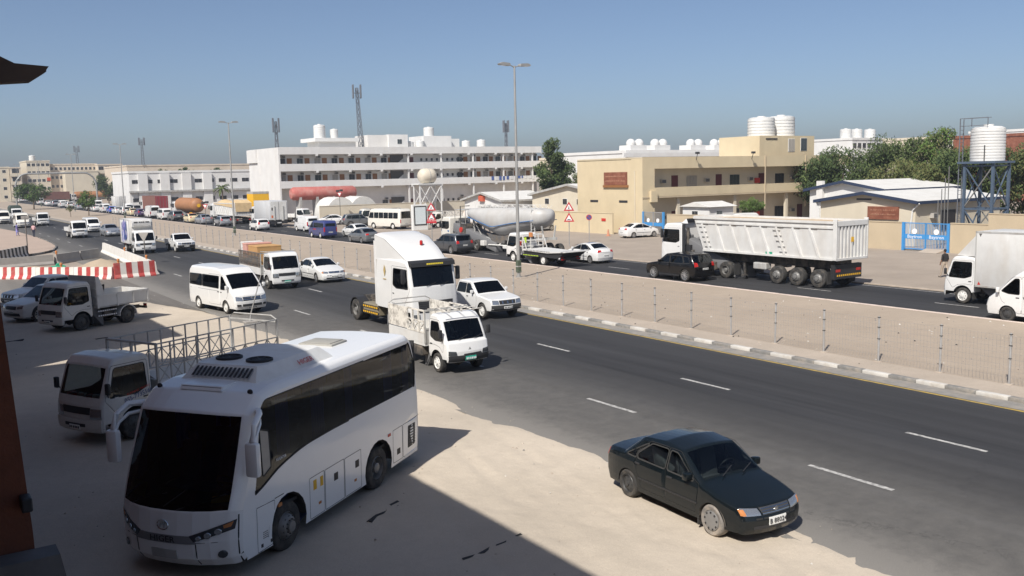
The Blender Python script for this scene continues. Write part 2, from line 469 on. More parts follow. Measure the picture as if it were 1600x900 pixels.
        for i, d in enumerate(doors):
            for q, sd_ in ((0, 1), (1, -1)):
                n = root.add(d[2] if len(d) > 2 else 'door', s.bend(doorm[i][q]), 38, fix=False); s.doors.append((n, d, sd_))
                if d[1]:
                    hx, hz = d[1][:2]; hk = d[1][2] if len(d[1]) > 2 else 'black_plastic'; hm = MB()
                    hm.box(hx - 0.075, hx + 0.075, (W - 0.004) * sd_, (W + 0.02) * sd_, hz - 0.018, hz + 0.018, hk, 0.008); n.add('handle', s.bend(hm), 40)
        for i, w in enumerate(wins):
            for q, sd_ in ((0, 1), (1, -1)):
                par = root
                for n, d, sdd in s.doors:
                    if sdd == sd_ and inside(w[1][0], d[0]): par = n
                par.add(w[0], s.bend(winm[i][q]), 40, fix=False)
    def D(s, x, y, z):
        a = abs(y) / s.W; k = 1.0
        t = clamp((z - s.zs) / (s.zt - s.zs)); k -= s.th * t ** s.tp
        if z < s.zs * 0.6: k -= s.tuck * (1 - z / (s.zs * 0.6))
        L, tp, rd = s.nose
        if x > s.xf - L: u = (x - s.xf + L) / L; k -= tp * u * u; x -= rd * u * min(a, 1.1) ** 2.5
        L, tp, rd = s.tail
        if x < s.xr + L: u = (s.xr + L - x) / L; k -= tp * u * u; x += rd * u * min(a, 1.1) ** 2.5
        z += s.crown * (1 - min(a, 1) ** 2) * clamp((z - s.zs) / 0.25)
        return (x, y * k, z)
    def bend(s, mb): return mb.map(s.D)
    def fx(s, z):
        for a, b in zip(s.pts, s.pts[1:]):
            if min(a.y, b.y) - 1e-6 <= z <= max(a.y, b.y) + 1e-6 and abs(b.y - a.y) > 1e-9: return a.x + (b.x - a.x) * (z - a.y) / (b.y - a.y)
        return s.pts[0].x
    def rx(s, z):
        for b, a in zip(s.pts[::-1][1:], s.pts[::-1]):
            if min(a.y, b.y) - 1e-6 <= z <= max(a.y, b.y) + 1e-6 and abs(b.y - a.y) > 1e-9: return a.x + (b.x - a.x) * (z - a.y) / (b.y - a.y)
        return s.pts[-1].x
    def patch(s, mb, quad, k, off=0.008, rear=False, n=5, depth=0.03):
        """quad of (y,z) laid on the front or rear face, standing proud by off"""
        fn = s.rx if rear else s.fx; sg = -1 if rear else 1
        (a, b, c, d) = [Vector(q) for q in quad]; v = []; w = []
        for i in range(n + 1):
            for j in range(n + 1):
                u, t = i / n, j / n
                p = (a * (1 - u) + b * u) * (1 - t) + (d * (1 - u) + c * u) * t
                x = fn(p.y); e = abs(p.x) - (s.W - s.bev)
                if e > 0: x -= sg * s.bev * (1 - math.sqrt(max(0, 1 - min(1, e / s.bev) ** 2)))
                v.append((x + sg * off, p.x, p.y)); w.append((x + sg * (off - depth), p.x, p.y))
        N = n + 1; f = [(i * N + j, (i + 1) * N + j, (i + 1) * N + j + 1, i * N + j + 1) for i in range(n) for j in range(n)]
        o = N * N
        rim = [i * N for i in range(N)] + [n * N + j for j in range(1, N)] + [i * N + n for i in range(n - 1, -1, -1)] + [j for j in range(n - 1, 0, -1)]
        f += [(rim[i], rim[(i + 1) % len(rim)], o + rim[(i + 1) % len(rim)], o + rim[i]) for i in range(len(rim))]
        mb.add(v + w, f, k); return mb
    def part(s, name, mb, smooth=40, parent=None): return (parent or s.root).add(name, s.bend(mb), smooth)
    def front(s, name, quad, k, off=0.008, rear=False, n=5, both=False, depth=0.03, parent=None):
        r = None
        for sd_ in ((1, -1) if both else (1,)):
            r = s.part(name, s.patch(MB(), [(y * sd_, z) for y, z in quad], k, off, rear, n, depth), 40, parent)
        return r
    def side(s, name, poly, k, off=0.006, both=True, depth=0.02, parent=None, sd_=None):
        r = None
        for q in ((1, -1) if both else (sd_ or 1,)): r = s.part(name, MB().prism(poly, (s.W - depth) * q, (s.W + off) * q, k), 40, parent)
        return r
    def mirrors(s, x, z, out=0.10, size=(0.07, 0.11, 0.075), k='PAINT', arm=True):
        kk = PAINT if k == 'PAINT' else k
        for q in (1, -1):
            m = MB(); a = s.D(x, s.W * q, z); b = (a[0], a[1] + q * out, a[2] + 0.02)
            m.box(b[0] - size[0], b[0] + size[0], b[1] - size[1] * .6, b[1] + size[1] * .9, b[2] - size[2], b[2] + size[2], kk, 0.03)
            if arm: m.bar(a, b, 0.05, 'black_plastic')
            s.root.add('mirror', m, 40)
    def plate(s, z, k='plate_white', rear=False, y=0.0, txt=None, w=0.26, h=0.055, off=0.014):
        n = s.front('licence_plate', [(y - w, z - h), (y + w, z - h), (y + w, z + h), (y - w, z + h)], k, off, rear, 2)
        if not txt:
            mk = MB(); x = (s.rx if rear else s.fx)(z); x, yy, zz = s.D(x, y, z); sg = -1 if rear else 1
            for a in (-.75, -.45, -.1, .2, .5, .8): mk.box(x + sg * off, x + sg * (off + .004), yy + a * w - .1 * w, yy + a * w + .08 * w, zz - h * .5, zz + h * .45, 'ink_black' if k == 'plate_white' else 'ink_white')
            n.add('plate_marks', mk)
        if txt:
            x = (s.rx if rear else s.fx)(z); x, yy, zz = s.D(x, y, z); sg = -1 if rear else 1
            tm = lettering(txt, h * 1.7, 'ink_black' if k == 'plate_white' else 'ink_white', (x + sg * (off + 0.004), yy, zz), (0, sg, 0), (0, 0, 1), 1.0)
            n.add('lettering', tm)

WHEELS = {}
def wheel_node(R, w, kind, dusty=False):
    key = (R, w, kind, dusty)
    if key in WHEELS: return WHEELS[key]
    t = MB(); ri = R * 0.64 if kind not in ('truck', 'truck_front') else R * 0.56
    if kind == 'alloy': ri = R * 0.7
    prof = [(ri, 0.0), (ri + 0.01, -0.012), (R * 0.88, -0.02), (R * 0.965, 0.0), (R, 0.03), (R, w - 0.03), (R * .965, w), (R * 0.88, w + .01), (ri, w)]
    n = 28
    t.lathe([(r, h - w) for r, h in prof], 'tyre_dusty' if dusty else 'tyre', n, 'y', cap=False)   # outer face at y=0 pointing +y? fixed below
    if not dusty:
        for h in (-w * .3, -w * .5, -w * .7): t.lathe([(R + .001, h - .006), (R + .001, h + .006)], 'rubber', n, 'y', cap=False)
    t.map(lambda x, y, z: (x, -y - w, z))
    node = Node('wheel', t.mesh('wheel', 40))
    m = MB()
    if kind == 'alloy':
        m.lathe([(ri, 0.02), (ri * 0.93, -0.012), (ri * 0.9, -0.05), (0.001, -0.06)], 'steel_dark', 24, 'y', cap=False)
        m.lathe([(ri, 0.0), (ri, 0.012), (ri * 0.9, 0.004), (ri * .9, -.03)], 'alloy', 24, 'y', cap=False)
        for i in range(10):
            a = 2 * PI * i / 10
            m.bar((math.sin(a) * ri * .15, -0.004, math.cos(a) * ri * .15), (math.sin(a) * ri * .94, -0.012, math.cos(a) * ri * .94), ri * 0.17, 'alloy', 0.03)
        m.lathe([(ri * .24, -.02), (ri * .22, 0.012), (0.001, 0.014)], 'alloy', 12, 'y', cap=False)
    elif kind == 'hubcap':
        m.lathe([(ri, 0.0), (ri * .97, 0.02), (ri * .8, 0.03), (ri * .3, 0.022), (0.001, 0.03)], 'hubcap', 24, 'y', cap=False)
        for i in range(9):
            a = 2 * PI * i / 9
            m.box(-ri * .09, ri * .09, 0.022, 0.036, ri * .74, ri * .9, 'ink_black'); k = 8
            m.v[-k:] = [(x * math.cos(a) + z * math.sin(a), y, -x * math.sin(a) + z * math.cos(a)) for x, y, z in m.v[-k:]]
    elif kind in ('steel', 'steel_white'):
        c = 'steel_dark' if kind == 'steel' else 'steel_white'
        m.lathe([(ri, 0.0), (ri * .95, 0.012), (ri * .88, -0.02), (ri * .72, -0.01), (ri * .45, 0.01), (ri * .3, 0.012), (ri * .28, 0.04), (0.001, 0.045)], c, 24, 'y', cap=False)
        for i in range(8):
            a = 2 * PI * i / 8; m.lathe([(ri * .085, -0.001), (0.001, 0.0)], 'ink_black', 6, 'y', (math.sin(a) * ri * .68, 0.004, math.cos(a) * ri * .68), cap=False)
    elif kind == 'truck':     # dished rear
        m.lathe([(ri, 0.0), (ri * .96, 0.015), (ri * .92, -0.03), (ri * .86, -0.14), (ri * .55, -0.15), (ri * .45, -0.13), (ri * .42, 0.0), (ri * .3, 0.02), (0.001, 0.02)], 'steel_light', 24, 'y', cap=False)
        for i in range(8):
            a = 2 * PI * i / 8; m.lathe([(ri * .1, -0.001), (0.001, 0.0)], 'ink_black', 6, 'y', (math.sin(a) * ri * .7, -0.142, math.cos(a) * ri * .7), cap=False)
    else:                     # truck front, domed
        m.lathe([(ri, 0.0), (ri * .96, 0.02), (ri * .9, -0.02), (ri * .8, 0.05), (ri * .6, 0.09), (ri * .42, 0.09), (ri * .4, 0.13), (0.001, 0.14)], 'steel_light', 24, 'y', cap=False)
        for i in range(10):
            a = 2 * PI * i / 10; m.lathe([(ri * .09, -0.001), (0.001, 0.0)], 'ink_black', 6, 'y', (math.sin(a) * ri * .72, 0.07, math.cos(a) * ri * .72), cap=False)
            m.lathe([(ri * .045, 0), (ri * .045, .03), (.001, .03)], 'steel_dark', 6, 'y', (math.sin(a + .3) * ri * .5, 0.09, math.cos(a + .3) * ri * .5), cap=False)
    node.add('rim', m, 35)
    WHEELS[key] = node; return node
def wheels(root, xs, track, R, w=0.2, kind='steel', dual=(), kinds=None, dusty=(), steer=0.0):
    """track = half width at the outer tyre face"""
    for i, x in enumerate(xs):
        kd = kinds[i] if kinds else kind
        for q in (1, -1):
            wn_ = wheel_node(R, w * (2.1 if x in dual else 1), kd, x in dusty)
            n = Node('wheel', wn_.mesh, (x, track * q, R), (0, 0, (0 if q > 0 else PI) + (steer if i == 0 else 0))); n.kids = wn_.kids; root.graft(n)

def seats(root, rows, W, z, k='seat_grey', per=2, h=0.6, wheel_at=None):
    for x in rows:
        for j in range(per):
            y = (-W + (2 * W) * (j + .5) / per); m = MB(); hw = W / per * .8
            m.box(x - .25, x + .25, y - hw, y + hw, z, z + .16, k, .05)
            m.box(-.07, .07, y - hw, y + hw, 0, h, k, .05)
            m.v[-24:] = m.v[-24:]
            cnt = 24
            m.v = m.v[:-cnt] + [(x - .27 - q[2] * .22 + q[0], q[1], z + .1 + q[2]) for q in m.v[-cnt:]]
            m.box(x - .27 - h * .22 - .04, x - .27 - h * .22 + .05, y - hw * .5, y + hw * .5, z + h + .1, z + h + .28, k, .04)
            root.add('seat', m, 40)
    if wheel_at:
        x, y, zz = wheel_at; m = MB()
        ring = [(x + .19 * math.cos(a) * .45, y + .19 * math.sin(a), zz + .19 * math.cos(a) * .9) for a in [2 * PI * i / 16 for i in range(17)]]
        m.tube(ring, .014, 'black_plastic', 5); m.bar((x, y - .18, zz), (x, y + .18, zz), .03, 'black_plastic'); m.bar((x, y, zz), (x + .3, y, zz - .2), .05, 'black_plastic'); root.add('steering_wheel', m, 40)
def under(root, x0, x1, W, z0, z1, arches=(), k='chassis', name='underbody', R=None):
    m = MB(); m.box(x0, x1, -W * .62, W * .62, z0, z1, k)
    for ax, ra, az in arches:
        n = 10
        for q in (1, -1):
            v = []
            for i in range(n + 1):
                t = PI * i / n; v += [(ax + ra * 1.0 * math.cos(t), q * (W - .01), az + ra * math.sin(t)), (ax + ra * math.cos(t), q * (W * .6), az + ra * math.sin(t))]
            m.add(v, [(2 * i, 2 * i + 1, 2 * i + 3, 2 * i + 2) for i in range(n)], k)
    root.add(name, m)
# ------------------------------------------------------------------ vehicle prototypes (x forward, y left, z up, on the ground)
def R_(poly, r=0.05): return rpoly(poly, r)
PROTO = {}
plain('paper_white', (.6, .6, .58), .7)

def make_sedan(key, xf, xr, fa, ra, W, H, R, cow, wst, rwt, rwb, deck, th=0.26, hoodz=0.74, cowz=0.94, wheel='steel_white', interior=True, kinds=None, dusty=(), grille='black_plastic', plate='plate_white', txt=None, quarter=True, rearlamp=0.30, trim='rubber', glassm='glass_car'):
    r = Node(key); zb = cowz + 0.01; zt = H - 0.115; xb = (fa + ra) / 2 - 0.05
    prof = [(xf - .07, .20), (xf - .01, .30, .05), (xf, .46, .08), (xf - .05, .60, .06), (xf - .14, hoodz - .03, .09), (cow, cowz, .04), (wst, H - .06, .16), (wst - .55, H, .5), (rwt, H - .055, .22), (rwb, deck + .01, .10), (xr + .13, deck - .02, .10), (xr, deck - .22, .10), (xr - .005, .44, .05), (xr + .06, .22)]
    sl = (H - .06 - cowz) / (wst - cow)
    def xa(z): return cow + (z - cowz) / sl          # windscreen line
    sr = (deck + .01 - (H - .055)) / (rwb - rwt)
    def xc(z): return rwt + (z - (H - .055)) / sr    # rear window line
    w1 = R_([(xa(zb) - .18, zb), (xa(zt) - .17, zt), (xb + .03, zt + .01), (xb + .01, zb + .01)], .05)
    qx = ra + .30 if quarter else ra + .16
    w2 = R_([(xb - .06, zb + .01), (xb - .04, zt + .01), (xc(zt) + .42, zt), (qx, zb + .10), (qx, zb + .015)], .05)
    wins = [('side_window', w1), ('side_window', w2)]
    if quarter: wins.append(('quarter_window', R_([(qx - .05, zb + .02), (qx - .05, zb + .13), (xc(zt) + .33, zt - .02), (xc(zt) + .22, zt - .06), (qx - .34, zb + .03)], .03)))
    d1 = R_([(fa - R - .16, .33), (xa(zb) - .03, zb - .02), (xa(zb) - .16, zb + .02), (xa(zt) - .08, zt + .05), (xb - .005, zt + .055), (xb - .02, .33)], .04)
    d2 = R_([(xb - .035, .33), (xb - .02, zt + .055), (xc(zt) + .36, zt + .04), (qx - .03, zb + .15), (ra + .26, zb - .22), (ra + R + .10, .50), (ra + R + .13, .33)], .05)
    arches = [(fa, R + .045, R - .01), (ra, R + .035, R - .01)]
    S = Shell(r, prof, W, .72, H, th, .22, arches, (.9, .13, .16), (.7, .09, .12), .05, .075, wins, [(d1, (xb + .12, .80)), (d2, (qx + .02 if quarter else ra + .34, .82))],
              {5: ('windscreen', .05, .06, .05), 8: ('rear_window', .06, .06, .06)}, glassm, trim=trim)
    under(r, xr + .12, xf - .14, W, .20, .42, arches)
    m = MB(); m.box(rwb + .1, cow + .1, -W * .72, W * .72, .34, .40, 'interior'); m.box(cow - .42, cow - .04, -W * .72, W * .72, .62, cowz - .05, 'dash', .06); m.box(rwb + .02, rwb + .45, -W * .6, W * .6, .6, deck - .03, 'interior'); r.add('interior', m)
    if interior: seats(r, [xb + .28], W * .66, .48, wheel_at=(cow - .5, W * .36, .93)); seats(r, [xb - .52], W * .66, .48, per=2)
    S.front('headlight', [(W * .50, hoodz - .17), (W * .94, hoodz - .16), (W * .93, hoodz - .03), (W * .53, hoodz - .055)], 'lamp_lens', .012, both=True)
    S.front('turn_signal', [(W * .88, hoodz - .155), (W * .975, hoodz - .15), (W * .97, hoodz - .05), (W * .88, hoodz - .05)], 'lamp_amber', .018, both=True)
    g = S.front('grille', [(-W * .44, hoodz - .17), (W * .44, hoodz - .17), (W * .48, hoodz - .05), (-W * .48, hoodz - .05)], grille, .010)
    for i in range(3): S.front('slat', [(-W * .45, hoodz - .15 + i * .038), (W * .45, hoodz - .15 + i * .038), (W * .45, hoodz - .138 + i * .038), (-W * .45, hoodz - .138 + i * .038)], 'chrome' if grille != 'black_plastic' else 'steel_light', .018, parent=g, n=3)
    em = MB(); x, y, z = S.D(S.fx(hoodz - .10) + .02, 0, hoodz - .10); em.lathe([(.045, 0), (.045, .01), (.02, .016)], 'chrome', 14, 'x', (x, y, z)); r.add('emblem', em, 40)
    S.front('air_intake', [(-W * .72, .29), (W * .72, .29), (W * .70, .36), (-W * .70, .36)], 'black_plastic', .006)
    S.front('bumper_strip', [(-W * .97, .475), (W * .97, .475), (W * .97, .505), (-W * .97, .505)], 'seam', .006)
    S.plate(.42, plate, txt=txt, w=.24, h=.075)
    S.front('tail_light', [(W * .58, deck - .20), (W * .97, deck - .22), (W * .96, deck - .06), (W * .60, deck - .07)], 'lamp_red', .012, True, both=True)
    S.front('boot_seam', [(-W * .9, deck - .235), (W * .9, deck - .235), (W * .9, deck - .222), (-W * .9, deck - .222)], 'seam', .005, True)
    S.plate(.60, 'plate_white', True, w=.24)
    S.side('side_moulding', [(fa - R - .1, .50), (fa - R - .1, .535), (ra + R + .06, .535), (ra + R + .06, .50)], 'black_plastic', .012)
    S.mirrors(xa(zb) - .30, zb + .05, .09)
    for q in (.25, -.30):   # wipers
        m = MB(); a = Vector(S.D(cow + .03, q, cowz + .035)); b = Vector(S.D(cow - .16, q + .42, cowz + .115)); m.bar(a, b, .014, 'black_plastic'); r.add('wiper', m)
    wheels(r, [fa, ra], W - .015, R, .19, wheel, kinds=kinds, dusty=dusty)
    for q in (1, -1):
        m = MB(); m.box(fa - R - .10, fa - R - .07, q * (W - .18), q * (W - .02), .10, .30, 'rubber'); r.add('mudflap', m)
    PROTO[key] = r; return S
make_sedan('sedan_old', 2.14, -2.16, 1.30, -1.235, .845, 1.40, .30, .98, .30, -.90, -1.40, .95, .21, .72, .90, kinds=('hubcap', 'steel'), dusty=(1.30,), txt='B 88024', grille='steel_dark', glassm='glass_sedan')
make_sedan('sedan_new', 2.42, -2.38, 1.42, -1.355, .91, 1.47, .325, 1.18, .18, -.98, -1.72, 1.06, .27, .80, 1.0, 'alloy', grille='chrome')
make_sedan('sedan_compact', 2.12, -2.18, 1.28, -1.27, .85, 1.46, .30, 1.12, .14, -.92, -1.62, 1.05, .27, .80, 1.0, 'alloy')

def make_suv(key, xf, xr, fa, ra, W, H, R, cow, wst, cowz=1.08, hoodz=.92, rake=.30, wheel='alloy', th=.18, lampz=(.95, 1.18), clad=True, rails=False, zs=.9, vanlike=False, tyre_on_back=False):
    r = Node(key); zb = cowz + .0; zt = H - .16; xb = (fa + ra) / 2 - .05
    prof = [(xf - .08, .26), (xf - .01, .36, .05), (xf, .58, .08), (xf - .05, hoodz - .12, .08), (xf - .16, hoodz, .1), (cow, cowz, .04), (wst, H - .07, .16), (wst - .6, H, .5), (xr + rake + .14, H - .05, .12), (xr + .07, zb + .02, .06), (xr, zb - .2, .08), (xr, .5, .05), (xr + .07, .30)]
    sl = (H - .07 - cowz) / (wst - cow)
    def xa(z): return cow + (z - cowz) / sl
    def xc(z): return xr + .07 + (z - zb) * (rake + .07) / (H - .07 - zb)
    w1 = R_([(xa(zb) - .2, zb), (xa(zt) - .18, zt), (xb + .03, zt + .01), (xb + .01, zb + .01)], .05)
    w2 = R_([(xb - .06, zb + .01), (xb - .04, zt + .01), (ra + .32, zt + .01), (ra + .14, zb + .02)], .05)
    w3 = R_([(ra + .06, zb + .03), (ra + .24, zt), (xc(zt) + .26, zt - .02), (xc(zb + .1) + .30, zb + .08)], .05)
    d1 = R_([(fa - R - .14, .42), (xa(zb) - .03, zb - .02), (xa(zb) - .17, zb + .02), (xa(zt) - .09, zt + .05), (xb - .005, zt + .055), (xb - .02, .42)], .04)
    d2 = R_([(xb - .035, .42), (xb - .02, zt + .055), (ra + .30, zt + .05), (ra + .10, zb - .02), (ra + .22, zb - .25), (ra + R + .12, .62), (ra + R + .15, .42)], .05)
    arches = [(fa, R + .05, R), (ra, R + .045, R)]
    S = Shell(r, prof, W, zs, H, th, .30, arches, (.8, .10, .14), (.5, .07, .09), .03, .06, [('side_window', w1), ('side_window', w2), ('quarter_window', w3)], [(d1, (xb + .12, zb - .12)), (d2, (ra + .34, zb - .10))],
              {5: ('windscreen', .05, .06, .05), 8: ('rear_window', .10, .06, .08)})
    under(r, xr + .12, xf - .14, W, .25, .5, arches)
    m = MB(); m.box(xr + .2, cow + .1, -W * .72, W * .72, .45, .5, 'interior'); m.box(cow - .42, cow - .04, -W * .72, W * .72, .7, cowz - .06, 'dash', .06); r.add('interior', m)
    seats(r, [xb + .28, xb - .6], W * .66, .60, wheel_at=(cow - .5, W * .36, cowz))
    S.front('headlight', [(W * .56, hoodz - .20), (W * .95, hoodz - .19), (W * .93, hoodz - .04), (W * .58, hoodz - .08)], 'lamp_lens', .012, both=True)
    S.front('grille', [(-W * .48, hoodz - .24), (W * .48, hoodz - .24), (W * .5, hoodz - .08), (-W * .5, hoodz - .08)], 'black_plastic', .01)
    S.front('air_intake', [(-W * .8, .36), (W * .8, .36), (W * .75, .50), (-W * .75, .50)], 'black_plastic', .008)
    S.plate(.56)
    lz0, lz1 = lampz
    S.front('tail_light', [(W * .66, lz0), (W * .97, lz0 - .03), (W * .95, lz1), (W * .72, lz1 - .03)], 'lamp_red', .012, True, both=True)
    S.front('bumper', [(-W * .96, .34), (W * .96, .34), (W * .97, .60), (-W * .97, .60)], 'black_plastic' if clad else PAINT, .02, True)
    S.plate(.78, 'plate_white', True, w=.25)
    if clad:
        for ax in (fa, ra):
            a = [(ax + (R + .05) * math.cos(t), max(R + (R + .05) * math.sin(t), .30)) for t in [PI * i / 10 for i in range(11)]]; b = [(ax + (R + .10) * math.cos(t), max(R + (R + .10) * math.sin(t), .30)) for t in [PI * i / 10 for i in range(10, -1, -1)]]
            S.side('wheel_arch_trim', a + b, 'black_plastic', .012)
    S.side('side_sill', [(fa - R - .12, .29), (fa - R - .12, .40), (ra + R + .12, .40), (ra + R + .12, .29)], 'black_plastic', .014)
    if rails:
        for q in (1, -1):
            m = MB(); m.tube([(wst - .3, q * W * .68, H - .01), (wst - .4, q * W * .68, H + .04), (xr + rake + .5, q * W * .68, H + .03), (xr + rake + .4, q * W * .68, H - .02)], .018, 'steel_light', 5); r.add('roof_rail', m)
    S.mirrors(xa(zb) - .32, zb + .06, .10)
    wheels(r, [fa, ra], W - .01, R, .22, wheel)
    PROTO[key] = r; return S
make_suv('suv', 2.30, -2.32, 1.36, -1.345, .91, 1.71, .36, 1.12, .30, rails=True)
make_suv('suv_black', 2.28, -2.29, 1.38, -1.42, .93, 1.68, .37, 1.05, .30, rake=.34, clad=False)
make_suv('hatch', 1.98, -1.98, 1.25, -1.25, .85, 1.52, .30, 1.06, .16, 1.0, .80, .28, 'steel_white', clad=False, lampz=(.85, 1.15))

def make_van(key, xf, xr, fa, ra, W, H, R, cow, cowz, wst, wsz, windows=True, wheel='steel_white', roofbump=.1, glassm='glass_dark', bumper='PAINT', high=True, vent=False, arcs=None):
    r = Node(key); zb = cowz + .06
    prof = [(xf - .07, .27), (xf, .42, .05), (xf, .66, .08), (xf - .04, .78, .08), (xf - .12, .98, .1), (cow, cowz, .05), (wst, wsz, .10), (wst - .35, H - .06, .25), (wst - 1.2, H, .5), (xr + .38, H - .02, .12), (xr + .06, H - .22, .12), (xr, 1.05, .1), (xr, .45, .05), (xr + .06, .30)]
    sl = (wsz - cowz) / (wst - cow)
    def xa(z): return cow + (z - cowz) / sl
    zt = wsz - .10; xd = fa - .55
    w1 = R_([(xa(zb) - .22, zb + .02), (xa(zt) - .17, zt), (xd + .1, zt), (xd + .05, zb - .08), (xa(zb) - .55, zb - .07)], .06)
    wins = [('side_window', w1)]
    if windows:
        wins.append(('side_window', R_([(xd - .14, zb - .04), (xd - .12, zt), (ra + .55, zt), (ra + .57, zb - .02)], .05)))
        wins.append(('side_window', R_([(ra + .52, zb - .02), (ra + .50, zt), (xr + .18, zt - .02), (xr + .14, zb)], .06)))
    d1 = R_([(fa + R * .75, .9), (xa(zb) - .06, zb - .02), (xa(zt) - .08, zt + .07), (xd + .03, zt + .08), (xd - .04, .42), (fa - R - .10, .42)], .05)
    d2 = R_([(xd - .07, .42), (xd - .02, zt + .08), (xd - 1.25, zt + .08), (xd - 1.25, .42)], .04)
    arches = [(fa, R + .06, R), (ra, R + .05, R)]
    S = Shell(r, prof, W, 1.0, H, .10, .30, arches, (.9, .07, .16), (.5, .04, .06), .05 if high else .03, .08, wins, [(d1, (xd + .12, zb - .22)), (d2, (xd - .2, zb - .22), 'sliding_door')],
              {5: ('windscreen', .05, .05, .06), 10: ('rear_window', .10, .28, .14)}, glassm, step=.16)
    under(r, xr + .1, xf - .14, W, .24, .5, arches)
    m = MB(); m.box(xr + .2, cow + .1, -W * .8, W * .8, .55, .6, 'interior'); m.box(cow - .45, cow - .08, -W * .8, W * .8, .8, cowz - .02, 'dash', .06); m.box(xd - .6, xd - .54, -W * .8, W * .8, .6, H - .35, 'interior'); r.add('interior', m)
    seats(r, [xd + .1], W * .75, .75, wheel_at=(cow - .5, W * .4, cowz + .02))
    S.front('headlight', [(W * .58, .70), (W * .95, .72), (W * .93, .93), (W * .60, .88)], 'lamp_lens', .014, both=True)
    g = S.front('grille', [(-W * .55, .70), (W * .55, .70), (W * .55, .90), (-W * .55, .90)], 'black_plastic', .008)
    for z in (.75, .83): S.front('slat', [(-W * .55, z), (W * .55, z), (W * .55, z + .035), (-W * .55, z + .035)], 'chrome', .02, parent=g, n=3)
    em = MB(); x, y, z = S.D(S.fx(.84) + .03, 0, .84); em.lathe([(.07, 0), (.07, .01), (.03, .02)], 'chrome', 14, 'x', (x, y, z)); g.add('emblem', em, 40)
    if bumper != 'PAINT': S.front('bumper', [(-W * .99, .30), (W * .99, .30), (W * .99, .62), (-W * .99, .62)], bumper, .02)
    S.front('air_intake', [(-W * .62, .42), (W * .62, .42), (W * .60, .54), (-W * .60, .54)], 'black_plastic', .026)
    S.front('fog_light', [(W * .70, .44), (W * .92, .42), (W * .92, .54), (W * .70, .52)], 'black_plastic', .026, both=True)
    S.plate(.36, 'plate_white', w=.24)
    S.front('tail_light', [(W * .82, .75), (W * .98, .75), (W * .98, 1.25), (W * .82, 1.25)], 'lamp_red', .012, True, both=True)
    S.plate(.70, 'plate_white', True)
    S.front('bumper', [(-W * .97, .32), (W * .97, .32), (W * .97, .52), (-W * .97, .52)], bumper if bumper != 'PAINT' else PAINT, .03, True)
    S.side('waist_seam', [(xr + .3, zb - .18), (xr + .3, zb - .168), (xd - .1, zb - .168), (xd - .1, zb - .18)], 'seam', .004)
    S.mirrors(xa(zb) - .12, zb + .05, .12, (.06, .10, .11), 'PAINT')
    wheels(r, [fa, ra], W - .015, R, .2, wheel)
    PROTO[key] = r; return S
make_van('minibus_van', 2.65, -2.73, 1.555, -1.555, .94, 2.285, .33, 2.14, 1.24, 1.34, 1.98)
make_van('panel_van', 2.65, -2.73, 1.555, -1.555, .94, 2.285, .33, 2.14, 1.24, 1.34, 1.98, windows=False, wheel='steel', bumper='black_plastic', glassm='glass_car')
make_van('low_van', 2.45, -2.35, 1.30, -1.27, .85, 1.98, .32, 1.95, 1.18, 1.22, 1.80, high=False)
make_van('low_panel_van', 2.45, -2.35, 1.30, -1.27, .85, 1.98, .32, 1.95, 1.18, 1.22, 1.80, windows=False, high=False)

